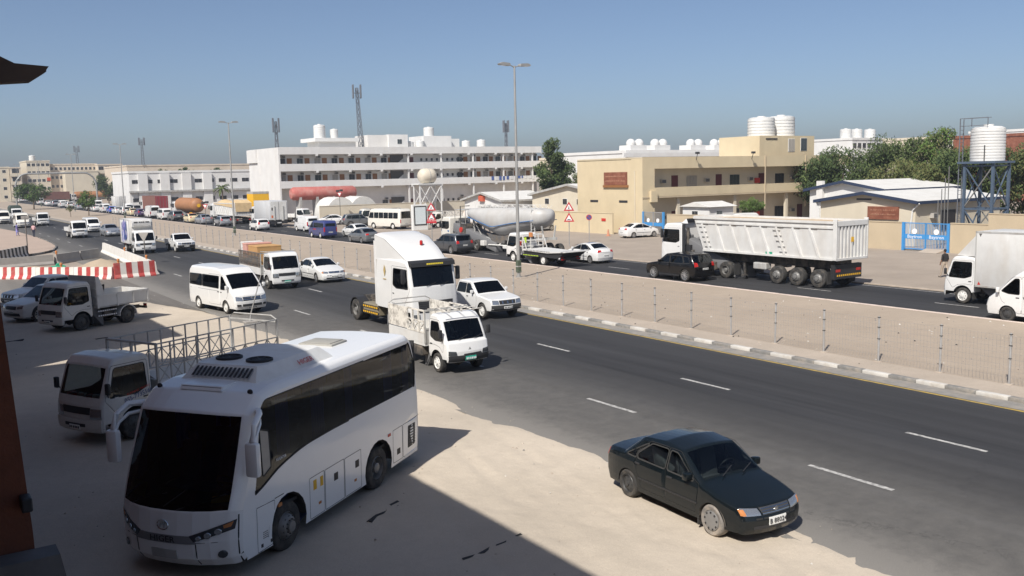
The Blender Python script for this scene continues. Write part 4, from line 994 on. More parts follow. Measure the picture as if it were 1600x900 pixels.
# ------------------------------------------------------------------ coach
def make_coach():
    r = Node('coach'); W = 1.22; fa, ra, R = -.13, -3.55, .46
    prof = [(1.47, .27), (1.60, .42, .06), (1.63, .72, .15), (1.57, 1.22, .10), (.86, 2.74, .10), (.42, 3.02, .25), (-.1, 3.10, .3), (-5.25, 3.10, .2), (-5.62, 2.93, .25), (-5.76, 2.45, .2), (-5.78, 1.2, .2), (-5.76, .55, .1), (-5.68, .33)]
    win = R_([(1.02, 1.36, .03), (.72, 1.44, .2), (.0, 1.66, .3), (-.75, 1.80, .3), (-1.8, 1.84, .2), (-5.50, 1.86, .05), (-5.70, 2.36, .03), (-5.36, 2.90, .06), (-2.2, 2.90, .1), (.34, 2.90, .12), (.56, 2.72, .05)], .05)
    arches = [(fa, .60, R + .02), (ra, .60, R + .02)]
    door = R_([(1.00, .30), (1.0, 1.10), (.32, 1.09), (.34, .32)], .02)
    hat = []
    for a, b in ((-.86, -1.36), (-1.40, -2.10), (-2.14, -2.78)): hat.append((R_([(a, .31), (a, 1.10), (b, 1.11), (b, .31)], .02), None, 'luggage_door'))
    hat.append((R_([(-4.22, .36), (-4.22, 1.10), (-4.66, 1.11), (-4.66, .36)], .02), None, 'luggage_door'))
    hat.append((R_([(-4.70, .36), (-4.70, 1.11), (-5.62, 1.12), (-5.60, .38)], .02), None, 'engine_door'))
    glass('glass_coach', (0.10, 0.11, 0.14))
    S = Shell(r, prof, W, 1.5, 3.1, .085, .28, arches, (1.5, .05, .42), (.7, .05, .12), .05, .12, [('side_window_band', win, 'glass_coach')], [(door, None, 'driver_door')] + hat, {3: ('windscreen', .03, .04, .03)}, 'glass_car', .02, step=.15, trim='rubber')
    under(r, -5.5, 1.2, W, .25, .55, arches)
    m = MB(); m.box(-5.6, 1.2, -1.1, 1.1, .80, .86, 'interior'); m.box(.45, 1.12, -.95, .95, .95, 1.20, 'dash', .06); m.box(-5.66, -5.60, -1.1, 1.1, .86, 2.9, 'interior'); r.add('interior', m)
    seats(r, [.2, -.75, -1.6, -2.45, -3.3, -4.1, -4.9], 1.0, 1.05, 'seat_blue', 4, .75, wheel_at=(.62, .55, 1.45))
    for q in (1, -1):
        for a, b in ((-.15, -.55), (-1.3, -1.75), (-2.55, -2.85), (-4.2, -4.6), (-5.1, -5.4)):
            m = MB(); n = 10
            for i in range(n):
                x0 = a + (b - a) * i / n; x1 = a + (b - a) * (i + 1) / n; y0 = q * (1.05 + .015 * (i % 2)); y1 = q * (1.05 + .015 * ((i + 1) % 2)); m.add([(x0, y0, 1.7), (x1, y1, 1.7), (x1, y1, 2.85), (x0, y0, 2.85)], [(0, 1, 2, 3)], 'curtain_blue')
            r.add('curtain', m)
    m = MB(); m.box(-5.55, .3, -1.10, -1.07, 1.3, 2.95, 'interior'); r.add('added_sun_block', m)  # dark liner added to keep far-side sun out of the coach interior
    # window dividers and the lighter driver's window
    for q in (1, -1):
        dw = R_([(.66, 1.62), (.36, 1.72), (.32, 2.34), (.62, 2.42)], .02)
        m = MB(); n = len(dw); m.add([(a, (W - .008) * q, b) for a, b in dw], [tuple(range(n))], 'pane_pale'); ring_strip(m, dw, .03, (W - .005) * q, 'rubber', q); S.part('driver_window', m)
    # front face
    S.front('headlight', [(.58, .74), (1.16, .92), (1.18, 1.08), (.50, .84)], 'lamp_dark', .014, both=True, n=8)
    for sd_ in (1, -1):
        for y, z, rr in ((.66, .80, .045), (.80, .845, .055), (.95, .90, .055)):
            m = MB(); x = S.fx(z); m.lathe([(rr, 0), (rr * .9, .012), (rr * .3, .006), (.001, .012)], 'lamp_lens', 12, 'x', (x + .016, y * sd_, z)); S.part('lamp', m)
        S.front('turn_signal', [(sd_ * 1.03, .95), (sd_ * 1.12, .97), (sd_ * 1.15, 1.055), (sd_ * 1.02, 1.00)], 'lamp_amber', .020)
        m = MB(); x = S.fx(.50); m.lathe([(.07, 0), (.06, .02), (.001, .02)], 'lamp_dark', 12, 'x', (x + .006, 1.0 * sd_, .50)); S.part('fog_lamp', m)
        S.front('bumper_seam', [(sd_ * .60, .30), (sd_ * .612, .30), (sd_ * .612, .72), (sd_ * .60, .72)], 'seam', .004)
        S.front('corner_seam', [(sd_ * 1.19, .30), (sd_ * 1.20, .30), (sd_ * 1.20, 1.15), (sd_ * 1.19, 1.15)], 'seam', .004)
        m = MB(); x, y, z = S.D(.36, 1.0 * sd_, 3.04); m.lathe([(.05, 0), (.05, .02), (.03, .035)], 'ink_black', 12, 'x', (x + .02, y, z)); r.add('marker_lamp', m)
    band = S.front('grille_band', [(-.62, .70), (.62, .70), (.56, .835), (-.56, .835)], 'steel_band', .010, n=8)
    x, y, z = S.D(S.fx(.765) + .018, 0, .765); band.add('lettering', lettering('HIGER', .15, 'ink_black', (x, y, z), (0, 1, 0), (0, 0, 1), 1.15))
    em = MB(); x, y, z = S.D(S.fx(1.0) + .012, 0, 1.0); n = 20
    ring = [(x, .105 * math.cos(t), z + .085 * math.sin(t)) for t in [2 * PI * i / n for i in range(n + 1)]]; em.tube(ring, .012, 'chrome', 5)
    em.bar((x, -.06, z - .05), (x, -.02, z + .05), .024, 'chrome'); em.bar((x, .06, z + .05), (x, .02, z - .05), .024, 'chrome'); em.bar((x, -.02, z + .04), (x, .03, z - .0), .02, 'chrome'); r.add('emblem', em, 40)
    S.front('lower_seam', [(-1.2, .715), (1.2, .715), (1.2, .722), (-1.2, .722)], 'seam', .004, n=8)
    S.front('licence_plate', [(-.26, .42), (.26, .42), (.26, .58), (-.26, .58)], 'bed_grey', .014, n=2)
    S.front('destination_card', [(.78, 1.36), (1.06, 1.37), (1.06, 1.47), (.78, 1.46)], 'sticker_yellow', -.05)
    S.front('dashboard_mat', [(-1.05, 1.35), (-.6, 1.33), (-.6, 1.55), (-1.05, 1.55)], 'hivis_dark', -.12)
    m = MB(); m.box(.34, .42, -.39, .39, 3.085, 3.115, 'ink_black'); v = m; r.add('roof_vent_slot', v)
    m = MB(); m.prism([(.30, 3.05), (.46, 3.06), (.40, 3.13), (.05, 3.15), (0, 3.1)], -.42, .42, PAINT); r.add('vent_cowl', m, 30)
    # mirrors on curved arms
    for q in (1, -1):
        m = MB(); base = Vector(S.D(.62, W * q * .98, 2.74)); p = [base + Vector((-.02, q * .02, .02)), base + Vector((.22, q * .20, .04)), base + Vector((.45, q * .26, -.10)), base + Vector((.55, q * .27, -.36))]
        m.tube(p, [.06, .055, .05, .05], PAINT, 8)
        a2 = [base + Vector((.0, q * .05, -.12)), base + Vector((.22, q * .20, -.14)), base + Vector((.40, q * .26, -.26)), base + Vector((.5, q * .27, -.4))]; m.tube(a2, .03, PAINT, 6)
        c = base + Vector((.55, q * .27, -.66)); m.box(c.x - .07, c.x + .07, c.y - .12, c.y + .12, c.z - .30, c.z + .30, PAINT, .05)
        m.box(c.x - .076, c.x - .07, c.y - .09, c.y + .09, c.z - .26, c.z + .24, 'chrome'); r.add('wing_mirror', m, 45)
    for q in (-.75, .25):
        m = MB(); m.bar(S.D(1.56, q, 1.26), S.D(1.44, q + .75, 1.50), .02, 'ink_black'); m.bar(S.D(1.56, q - .25, 1.3), S.D(1.40, q + .1, 1.56), .015, 'ink_black'); r.add('wiper', m)
    # roof air conditioner
    m = MB(); poly = lambda k, z: [(x, y, z) for x, y in ((-.02 - k * .3, -.78 + k * .16), (-.02 - k * .3, .78 - k * .16), (-.3 - k * .2, .86 - k * .16), (-2.55 + k * .25, .86 - k * .2), (-2.7 + k * .3, .7 - k * .16), (-2.7 + k * .3, -.7 + k * .16), (-2.55 + k * .25, -.86 + k * .2), (-.3 - k * .2, -.86 + k * .16))]
    n = 8; m.add(poly(0, 3.10) + poly(.35, 3.20) + poly(1.0, 3.36), [(i + a * n, (i + 1) % n + a * n, n + (i + 1) % n + a * n, n + i + a * n) for a in (0, 1) for i in range(n)] + [tuple(range(2 * n, 3 * n))], 'ac_white')
    ac = r.add('air_conditioner', m, 30)
    for i in range(14):
        y = -.56 + i * .086; m = MB(); m.quad((-.075, y, 3.185), (-.075, y + .05, 3.185), (-.27, y + .05, 3.325), (-.27, y, 3.325), 'ink_black'); m.v = [(a + .03, b, c + .01) for a, b, c in m.v]; ac.add('louvre', m, fix=False)
    for x, y in ((-.85, -.33), (-.78, .36)):
        m = MB(); m.lathe([(.24, 3.355), (.24, 3.40), (.21, 3.41), (.20, 3.375), (.001, 3.37)], 'ink_black', 20, 'z', (x, y, 0), cap=False)
        for k in range(3): m.lathe([(.06 + k * .06, 3.395), (.07 + k * .06, 3.395)], 'steel_dark', 16, 'z', (x, y, 0), cap=False)
        for k in range(4): a = k * PI / 4; m.bar((x - .2 * math.cos(a), y - .2 * math.sin(a), 3.395), (x + .2 * math.cos(a), y + .2 * math.sin(a), 3.395), .008, 'steel_dark')
        ac.add('fan', m, 40)
    x = -2.05; ac.add('lettering', lettering('HIGER', .15, 'ink_red', (-1.55, .835, 3.235), (-1, 0, 0), (0, -.62, .78), 1.2))
    m = MB(); m.box(-3.35, -4.0, -.45, .35, 3.12, 3.19, 'hatch_grey', .03); m.box(-3.4, -3.95, -.38, .28, 3.19, 3.205, 'hatch_grey', .01); r.add('roof_hatch', m, 30)
    # side furniture
    for q in (1, -1):
        S.side('marker_lamp', [(.18, .92), (.06, .92), (.06, .98), (.18, .98)], 'lamp_amber', .012, False, sd_=q); S.side('marker_lamp', [(-3.98, 1.03), (-4.1, 1.03), (-4.1, 1.09), (-3.98, 1.09)], 'lamp_red', .012, False, sd_=q)
        for x in (-1.72, -2.55): S.side('latch', [(x, .78), (x - .14, .78), (x - .14, .93), (x, .93)], 'ink_black', .006, False, sd_=q)
        for x in (-1.15, -2.5): S.side('reflector', [(x, .50), (x - .09, .50), (x - .09, .55), (x, .55)], 'lamp_amber', .006, False, sd_=q)
        for x0, x1 in ((-.98, -1.09), (-1.22, -1.32)): S.side('warning_sticker', [(x0, .84), (x1, .84), (x1, 1.03), (x0, 1.03)], 'sticker_yellow', .004, False, sd_=q)
        S.side('latch', [(-4.40, .50), (-4.55, .50), (-4.55, .63), (-4.40, .63)], 'ink_black', .006, False, sd_=q)
        g = S.side('engine_grille', R_([(-4.93, .50), (-5.35, .52), (-5.38, 1.02), (-4.95, 1.02)], .03), 'ink_black', .004, False, sd_=q)
        for i in range(7): z = .56 + i * .065; S.side('slat', [(-4.95, z), (-5.35, z), (-5.35, z + .02), (-4.95, z + .02)], 'steel_dark', .016, False, sd_=q, parent=g)
        S.side('waist_seam', [(.3, 1.105), (-5.7, 1.12), (-5.7, 1.135), (.3, 1.12)], 'seam', .003, False, sd_=q)
        m = MB(); x, y, z = S.D(-.02, (W - .004) * q, 1.78); m = lettering('KLQ6758', .07, 'ink_white', (x, y + q * .004, z), (-q, 0, 0), (0, 0, 1), 1.1); r.add('lettering', m)
        for k in range(4): S.side('fine_print', [(.62, .50 + k * .035), (.80 , .50 + k * .035), (.80, .515 + k * .035), (.62, .515 + k * .035)], 'steel_light', .003, False, sd_=q)
        for x in (.52, .88): S.side('latch', [(x, .36), (x - .07, .36), (x - .07, .42), (x, .42)], 'ink_black', .006, False, sd_=q)
    for q in (1, -1): S.front('tail_light', [(q * .8, .8), (q * 1.1, .8), (q * 1.1, 1.3), (q * .8, 1.3)], 'lamp_red', .01, True)
    S.front('rear_window', [(-.95, 1.7), (.95, 1.7), (.85, 2.6), (-.85, 2.6)], 'ink_black', .006, True)
    wheels(r, [fa, ra], W - .06, R, .26, kinds=('truck_front', 'truck'), dual=(ra,))
    PROTO['coach'] = r
plain('seat_blue', (.04, .06, .16), .9); plain('curtain_blue', (.10, .18, .80), .9); plain('pane_pale', (.36, .33, .29), .35); plain('steel_band', (.20, .20, .205), .45); surf('ac_white', (.70, .70, .68), .55, .05, 3, SANDC, .25, 2.0, world_space=False); plain('hatch_grey', (.33, .32, .29), .7); plain('hivis_dark', (.30, .38, .05), .8)
make_coach()

# ------------------------------------------------------------------ heavy trucks
def cab_heavy(r, xf, xr, fa, W=1.23, H=3.1, R=.5, zf=.42, glassm='glass_car', style='volvo', zb=1.95, zt=2.95):
    prof = [(xf - .06, zf), (xf, zf + .12, .05), (xf, 1.1, .06), (xf - .03, 1.55, .1), (xf - .08, zb, .04), (xf - .36, zt, .08), (xf - .62, H, .2), (xf - 1.2, H + .05, .2), (xr + .12, H + .05, .08), (xr, H - .1, .08), (xr, .95)]
    a, b = prof[4][:2], prof[5][:2]
    def xa(z): return a[0] + (z - a[1]) * (b[0] - a[0]) / (b[1] - a[1])
    w = R_([(xa(zb + .05) - .2, zb - .05), (xa(zt - .15) - .16, zt - .18), (fa - .30, zt - .18), (fa - .34, zb + .05), (fa, zb - .08)], .07)
    d = R_([(fa + R + .06, 1.0), (xa(zb) - .07, zb - .12), (xa(zt) - .06, zt - .08), (fa - .44, zt - .08), (fa - .46, 1.25), (fa - .2, 1.25), (fa + R * .7, 1.05)], .05)
    S = Shell(r, prof, W, 1.6, H, .05, .95 if style != 'scania' else .85, [(fa, R + .14, R + .02)], (.6, .05, .16), (.2, 0, .02), .02, .09, [('side_window', w)], [(d, (fa - .28, zb - .32))], {4: ('windscreen', .05, .06, .06)}, glassm, name='cab', step=.18)
    m = MB(); m.box(xr + .1, xf - .35, -W * .85, W * .85, 1.15, 1.25, 'interior'); m.box(xf - .75, xf - .2, -W * .85, W * .85, 1.25, zb - .02, 'dash', .06); m.box(xr + .5, xr + .55, -W * .9, W * .9, 1.2, H - .2, 'interior'); r.add('interior', m)
    for i_, (yy, ww, kk) in enumerate(((-.6, .16, 'ink_red'), (.1, .12, 'paper_white'), (.5, .2, 'paper_white'))):
        m = MB(); m.box(xf - .55, xf - .36, yy - ww, yy + ww, zb - .03, zb + .08, kk, .015); r.add('dashboard_item', m)
    seats(r, [fa - .25], W * .8, 1.45, h=.8, wheel_at=(xf - .9, W * .45, zb + .02))
    return S, xa
def tractor_front(S, xa, W, zb, zt, style):
    if style == 'volvo':
        S.front('grille', [(-W * .72, .92), (W * .72, .92), (W * .74, 1.42), (-W * .74, 1.42)], 'black_plastic', .012)
        for i in range(5): S.front('slat', [(-W * .7, .97 + i * .09), (W * .7, .97 + i * .09), (W * .7, .99 + i * .09), (-W * .7, .99 + i * .09)], 'steel_dark', .03, n=3)
        S.front('headlight', [(W * .70, .62), (W * .97, .66), (W * .97, .86), (W * .70, .86)], 'lamp_lens', .016, both=True)
        S.front('air_intake', [(-W * .6, .50), (W * .6, .50), (W * .6, .62), (-W * .6, .62)], 'black_plastic', .01)
    else:
        S.front('grille', [(-W * .6, .9), (W * .6, .9), (W * .6, 1.6), (-W * .6, 1.6)], 'black_plastic', .012); S.front('headlight', [(W * .62, .65), (W * .97, .65), (W * .97, .9), (W * .62, .9)], 'lamp_lens', .016, both=True)
    for q in (1, -1):
        m = MB(); x, y, z = S.D(xa(zt) - .02, W * q, zt - .2); m.box(x - .09, x + .05, y + q * .10, y + q * .30, z - .55, z + .05, 'black_plastic', .05); m.bar((x - .05, y, z), (x - .02, y + q * .2, z), .05, 'black_plastic'); m.bar((x - .05, y, z - .5), (x - .02, y + q * .2, z - .5), .05, 'black_plastic'); S.root.add('wing_mirror', m, 40)
    for q in (.25, -.45):
        m = MB(); m.bar(S.D(xa(zb) + .02, q, zb + .04), S.D(xa(zb + .1) + .03, q + .5, zb + .18), .018, 'black_plastic'); S.root.add('wiper', m)

def make_tractor():
    r = Node('tractor_unit'); W = 1.2; xf, xr, fa, ra = 3.1, -.4, 1.65, -2.75
    S, xa = cab_heavy(r, xf, xr, fa, W, 3.12, .5, zb=2.0, zt=2.95, style='volvo'); tractor_front(S, xa, W, 2.0, 2.95, 'volvo')
    # visor, sleeper top and roof fairing
    m = MB(); m.prism([(xf - .30, 2.93), (xf - .02, 2.90), (xf - .06, 3.07), (xf - .42, 3.16)], -W * .97, W * .97, 'black_plastic'); S.part('sun_visor', m)
    m = MB(); 
    for i in range(9): m.box(xf - .035, xf - .022, -.45 + i * .1, -.37 + i * .1, 2.965, 3.03, 'hivis_yellow')
    S.part('visor_lettering', m)
    n = 10; v = []; prof = [(xf - .72, 3.13, .86), (xf - .90, 3.27, .98), (xf - 1.6, 3.66, 1.06), (xf - 2.6, 4.12, 1.12), (xr - .02, 4.26, 1.14)]
    m = MB()
    for x, z, w in prof:
        for j in range(n + 1):
            t = -1 + 2 * j / n; y = w * math.copysign(min(1, abs(t) ** .8 * 1.02), t); zz = z - .10 * abs(t) ** 5; v.append((x, y, zz))
    m.add(v, [(i * (n + 1) + j, i * (n + 1) + j + 1, (i + 1) * (n + 1) + j + 1, (i + 1) * (n + 1) + j) for i in range(len(prof) - 1) for j in range(n)], PAINT)
    for q in (1, -1):
        m.add([(x, w * q * 1.02, z - .10) for x, z, w in prof] + [(x, w * q * 1.0, 3.05) for x, z, w in prof], [(i, i + 1, len(prof) + i + 1, len(prof) + i) for i in range(len(prof) - 1)], PAINT)
    m.add([(prof[-1][0], q * prof[-1][2], z) for q in (-1, 1) for z in (3.05, 4.2)], [(0, 2, 3, 1)], PAINT); r.add('roof_fairing', m, 35)
    m = MB(); m.lathe([(.07, 0), (.07, .14), (.05, .19), (.001, .2)], 'lamp_red', 12, 'z', (xf - 1.7, .25, 3.73)); r.add('beacon', m, 40)
    for q in (1, -1):
        m = MB(); m.box(xr - .16, xr + .02, q * (W - .08), q * (W - .04), 1.0, 3.9, PAINT, .01); r.add('side_fairing', m)
    dm = MB(); dm.add([(.55, -(W + .005), 2.35), (.65, -(W + .005), 2.62), (.55, -(W + .005), 2.9), (.45, -(W + .005), 2.62)], [(0, 1, 2, 3)], 'gold'); dm.box(.40, .70, -(W + .006), -(W + .001), 2.22, 2.26, 'gold'); r.add('door_emblem', dm)
    chassis(r, -3.45, 2.6, .42, .75, 1.0)
    m = MB(); m.box(-3.35, -2.1, -.45, .45, 1.02, 1.10, 'chassis'); m.prism([(-2.2, 1.1), (-3.3, 1.02), (-3.3, 1.1), (-2.2, 1.2)], -.42, .42, 'chassis'); r.add('fifth_wheel', m)
    for q in (1, -1):
        m = MB(); m.box(-1.95, -.35, q * .62, q * 1.16, .42, .95, 'steel_gold', .05); r.add('fuel_tank', m)
        m = MB(); 
        for i in range(8): m.box(-1.9 + i * .2, -1.78 + i * .2, q * 1.165, q * 1.18, .5, .58, 'sticker_yellow')
        m.box(-1.98, -.32, q * 1.165, q * 1.172, .46, .62, 'ink_black'); m.box(-1.98, -.32, q * 1.165, q * 1.172, .72, .88, 'ink_black')
        for i in range(8): m.box(-1.9 + i * .2, -1.78 + i * .2, q * 1.172, q * 1.18, .76, .84, 'sticker_yellow')
        r.add('side_guard', m)
        m = MB(); a = [(ra + .58 * math.cos(t), .5 + .58 * math.sin(t)) for t in [PI * (i / 10 * 1.15 - .0) for i in range(11)]]; b = [(ra + .62 * math.cos(t), .5 + .62 * math.sin(t)) for t in [PI * (i / 10 * 1.15) for i in range(10, -1, -1)]]; m.prism(a + b, q * .70, q * 1.2, 'black_plastic'); r.add('mudguard', m)
    m = MB(); m.tube([(-.55, .2, 1.0), (-.55, .2, 1.5), (-.9, .1, 1.5), (-1.0, 0, 1.15)], .03, 'ink_red', 6); m.tube([(-.5, -.1, 1.0), (-.6, -.1, 1.6), (-1.0, 0, 1.3)], .03, 'ink_black', 6); m.box(-.9, -.45, -.9, .9, 1.0, 1.25, 'chassis'); r.add('air_lines', m)
    axle(r, [fa, ra], .9, .5); wheels(r, [fa, ra], W - .02, .5, .28, kinds=('truck_front', 'truck'), dual=(ra,))
    S.plate(.56, 'plate_white')
    PROTO['tractor_unit'] = r
plain('hivis_yellow', (.75, .6, .05), .6); plain('gold', (.45, .33, .12), .5); plain('steel_gold', (.30, .26, .18), .5, .3)
make_tractor()

def tipper_tub(r, x0, x1t, x1b, W, z0, z1, k='truck_white', ribs=9, ladders=(0, 5), load=None):
    """x0 rear, x1t/x1b front at top / bottom (raked front)"""
    wb = W * .93
    m = MB(); m.add([(x0, y * wb, z0) for y in (-1, 1)] + [(x1b, y * wb, z0) for y in (-1, 1)], [(0, 1, 3, 2)], 'bed_grey'); r.add('tub_floor', m)
    for q in (1, -1):
        m = MB(); o = [(x0, q * wb, z0), (x1b, q * wb, z0), (x1t, q * W, z1), (x0, q * W, z1)]; i_ = [(x, y - q * .08, z) for x, y, z in o]
        m.add(o + i_, [(0, 1, 2, 3), (7, 6, 5, 4), (3, 2, 6, 7), (0, 3, 7, 4), (1, 5, 6, 2), (0, 4, 5, 1)], k); sp = r.add('tub_side', m)
        m = MB(); m.bar((x0, q * (W + .02), z1 - .06), (x1t - .02, q * (W + .02), z1 - .06), .10, k, .14); m.bar((x0, q * (W + .015), z1 - .36), (x1t - .25, q * (W + .015), z1 - .36), .05, k, .10); m.bar((x0, q * (wb + .03), z0 + .04), (x1b, q * (wb + .03), z0 + .04), .10, k, .12); sp.add('rail', m)
        L = x1t - x0
        for i in range(ribs):
            xt = x1t - .75 - i * (L - 1.2) / (ribs - 1) * 1.0; xb = xt - .62
            if i in ladders:
                for t in range(5):
                    u = .12 + t * .19; xx = xt - .62 * u + .1; zz = (z1 - .42) + (z0 + .1 - z1 + .42) * u; yy = W + (wb - W) * (z1 - zz) / (z1 - z0)
                    m = MB(); m.box(xx - .30, xx + .22, q * (yy + .005), q * (yy + .06), zz - .02, zz + .02, 'bed_grey'); sp.add('ladder_rung', m)
            if xb > x0 + .1:
                m = MB(); a = (xt, q * (W - .02 + (wb - W) * (.42) / (z1 - z0) + .03), z1 - .42); b = (xb, q * (wb + .03), z0 + .08); m.bar(a, b, .10, k, .13); sp.add('rib', m)
                m = MB(); m.box(xt - .52, xt - .06, q * (W - .0), q * (W + .02), z1 - .47, z1 - .41, 'bed_dark'); sp.add('slot', m)
    m = MB(); m.add([(x1b, -wb, z0), (x1b, wb, z0), (x1t, W, z1 + .05), (x1t, -W, z1 + .05), (x1b - .06, -wb, z0), (x1b - .06, wb, z0), (x1t - .06, W, z1 + .05), (x1t - .06, -W, z1 + .05)], [(0, 1, 2, 3), (7, 6, 5, 4), (3, 2, 6, 7), (0, 3, 7, 4), (1, 5, 6, 2)], k); r.add('tub_front', m)
    m = MB(); m.box(x0 - .08, x0 - .0, -W, W, z0 - .02, z1 - .02, k); tg = r.add('tailgate', m)
    for i in range(9):
        y = -W + .16 + i * (2 * W - .32) / 8; m = MB(); m.box(x0 - .18, x0 - .08, y - .05, y + .05, z0 + .12, z1 - .30, k); tg.add('rib', m)
    m = MB(); m.box(x0 - .20, x0 - .08, -W - .02, W + .02, z1 - .28, z1 + .02, k, .02); m.box(x0 - .20, x0 - .08, -W - .02, W + .02, z0 - .03, z0 + .12, k, .02); 
    for q in (1, -1): m.box(x0 - .20, x0 + .06, q * (W - .05), q * (W + .05), z0, z1 + .12, k, .02)
    tg.add('frame', m)
    m = MB(); m.box(x0 - .19, x0 - .185, -.12, .12, (z0 + z1) / 2 - .1, (z0 + z1) / 2 + .18, 'sticker_yellow'); tg.add('sticker', m)
    if load:
        m = MB(); nx, ny = 14, 8; v = []
        for i in range(nx + 1):
            for j in range(ny + 1):
                u, t = i / nx, j / ny; x = x0 + (x1t - .1 - x0) * u; y = (-1 + 2 * t) * (W - .06); hump = (1 - (2 * t - 1) ** 2) * load[1] * (.75 + .25 * math.sin(u * 9)) * (1 - (2 * u - 1) ** 4); v.append((x, y, z1 - .12 + hump))
        m.add(v, [(i * (ny + 1) + j, (i + 1) * (ny + 1) + j, (i + 1) * (ny + 1) + j + 1, i * (ny + 1) + j + 1) for i in range(nx) for j in range(ny)], load[0]); r.add(load[2], m, 60)

def make_scania():
    r = Node('dump_semi'); W = 1.27
    S, xa = cab_heavy(r, 6.6, 4.4, 5.0, W, 3.25, .52, zb=2.1, zt=3.05, style='scania', zf=.5); tractor_front(S, xa, W, 2.1, 3.05, 'scania')
    m = MB(); m.add([(4.55, -1.2, 3.3), (4.55, 1.2, 3.3), (3.9, 1.2, 3.3), (3.9, -1.2, 3.3), (4.1, -1.15, 3.62), (4.1, 1.15, 3.62)], [(0, 1, 5, 4), (1, 2, 5), (0, 4, 3)], PAINT); r.add('air_deflector', m)
    for q in (1, -1): m = MB(); m.prism([(4.4, 1.2), (4.4, 3.25), (4.15, 3.25), (4.15, 1.2)], q * 1.2, q * 1.26, 'black_plastic'); r.add('side_fairing', m)
    chassis(r, -.3, 6.2, .42, .72, .98); axle(r, [5.0, .6], .9, .52)
    for q in (1, -1):
        m = MB(); m.box(1.6, 3.6, q * .55, q * 1.15, .42, .95, 'chassis', .05); r.add('fuel_tank', m); 
    m = MB(); m.tube([(4.2, .9, 1.0), (4.2, .9, 3.0)], .10, 'chassis', 10); m.box(3.8, 4.25, .2, 1.1, 1.0, 1.9, 'black_plastic'); m.lathe([(.2, -.3), (.2, .3)], 'chassis', 12, 'x', (3.9, .9, 1.4)); r.add('exhaust_stack', m, 40)
    tipper_tub(r, -7.5, 3.25, 2.45, 1.36, 1.63, 3.78, load=('sand_load', .12, 'sand_load'))
    m = MB(); m.box(-7.3, 1.2, -.5, .5, 1.05, 1.6, 'chassis'); m.box(-7.45, -7.2, -1.2, 1.2, .55, 1.35, 'ink_black'); 
    for i in range(12): m.box(-7.46, -7.452, -1.1 + i * .18, -1.0 + i * .18, .70, .80, 'sticker_yellow')
    for y in (-.9, .9): m.box(-7.46, -7.452, y - .2, y + .2, .95, 1.1, 'lamp_red')
    r.add('trailer_frame', m)
    for q in (1, -1):
        m = MB(); m.box(-1.6, -2.6, q * .7, q * 1.2, .75, 1.15, 'bed_grey', .06); r.add('tool_box', m)
        m = MB(); m.bar((-.6, q * .8, 1.1), (-.6, q * .8, .25), .12, 'chassis'); m.box(-.75, -.45, q * .68, q * .92, .22, .28, 'chassis'); r.add('landing_leg', m)
        for x in (-.15, -7.0): m = MB(); m.box(x - .02, x + .02, q * .7, q * 1.25, .25, .95, 'rubber'); r.add('mudflap', m)
        m = MB(); m.box(-3.15, -2.65, q * 1.30, q * 1.31, 1.72, 1.86, 'sticker_green'); r.add('permit_sticker', m)
    axle(r, [-3.45, -4.87, -6.38], .95, .52)
    wheels(r, [5.0, .6], 1.24, .52, .30, kinds=('truck_front', 'truck'), dual=(.6,)); wheels(r, [-3.45, -4.87, -6.38], 1.26, .53, .38, kinds=('truck_front', 'truck_front', 'truck_front'))
    PROTO['dump_semi'] = r
surf('sand_load', (.50, .38, .25), .95, .15, 4, world_space=False); surf('tarp_tan', (.55, .40, .22), .9, .12, 2, world_space=False)
make_scania()

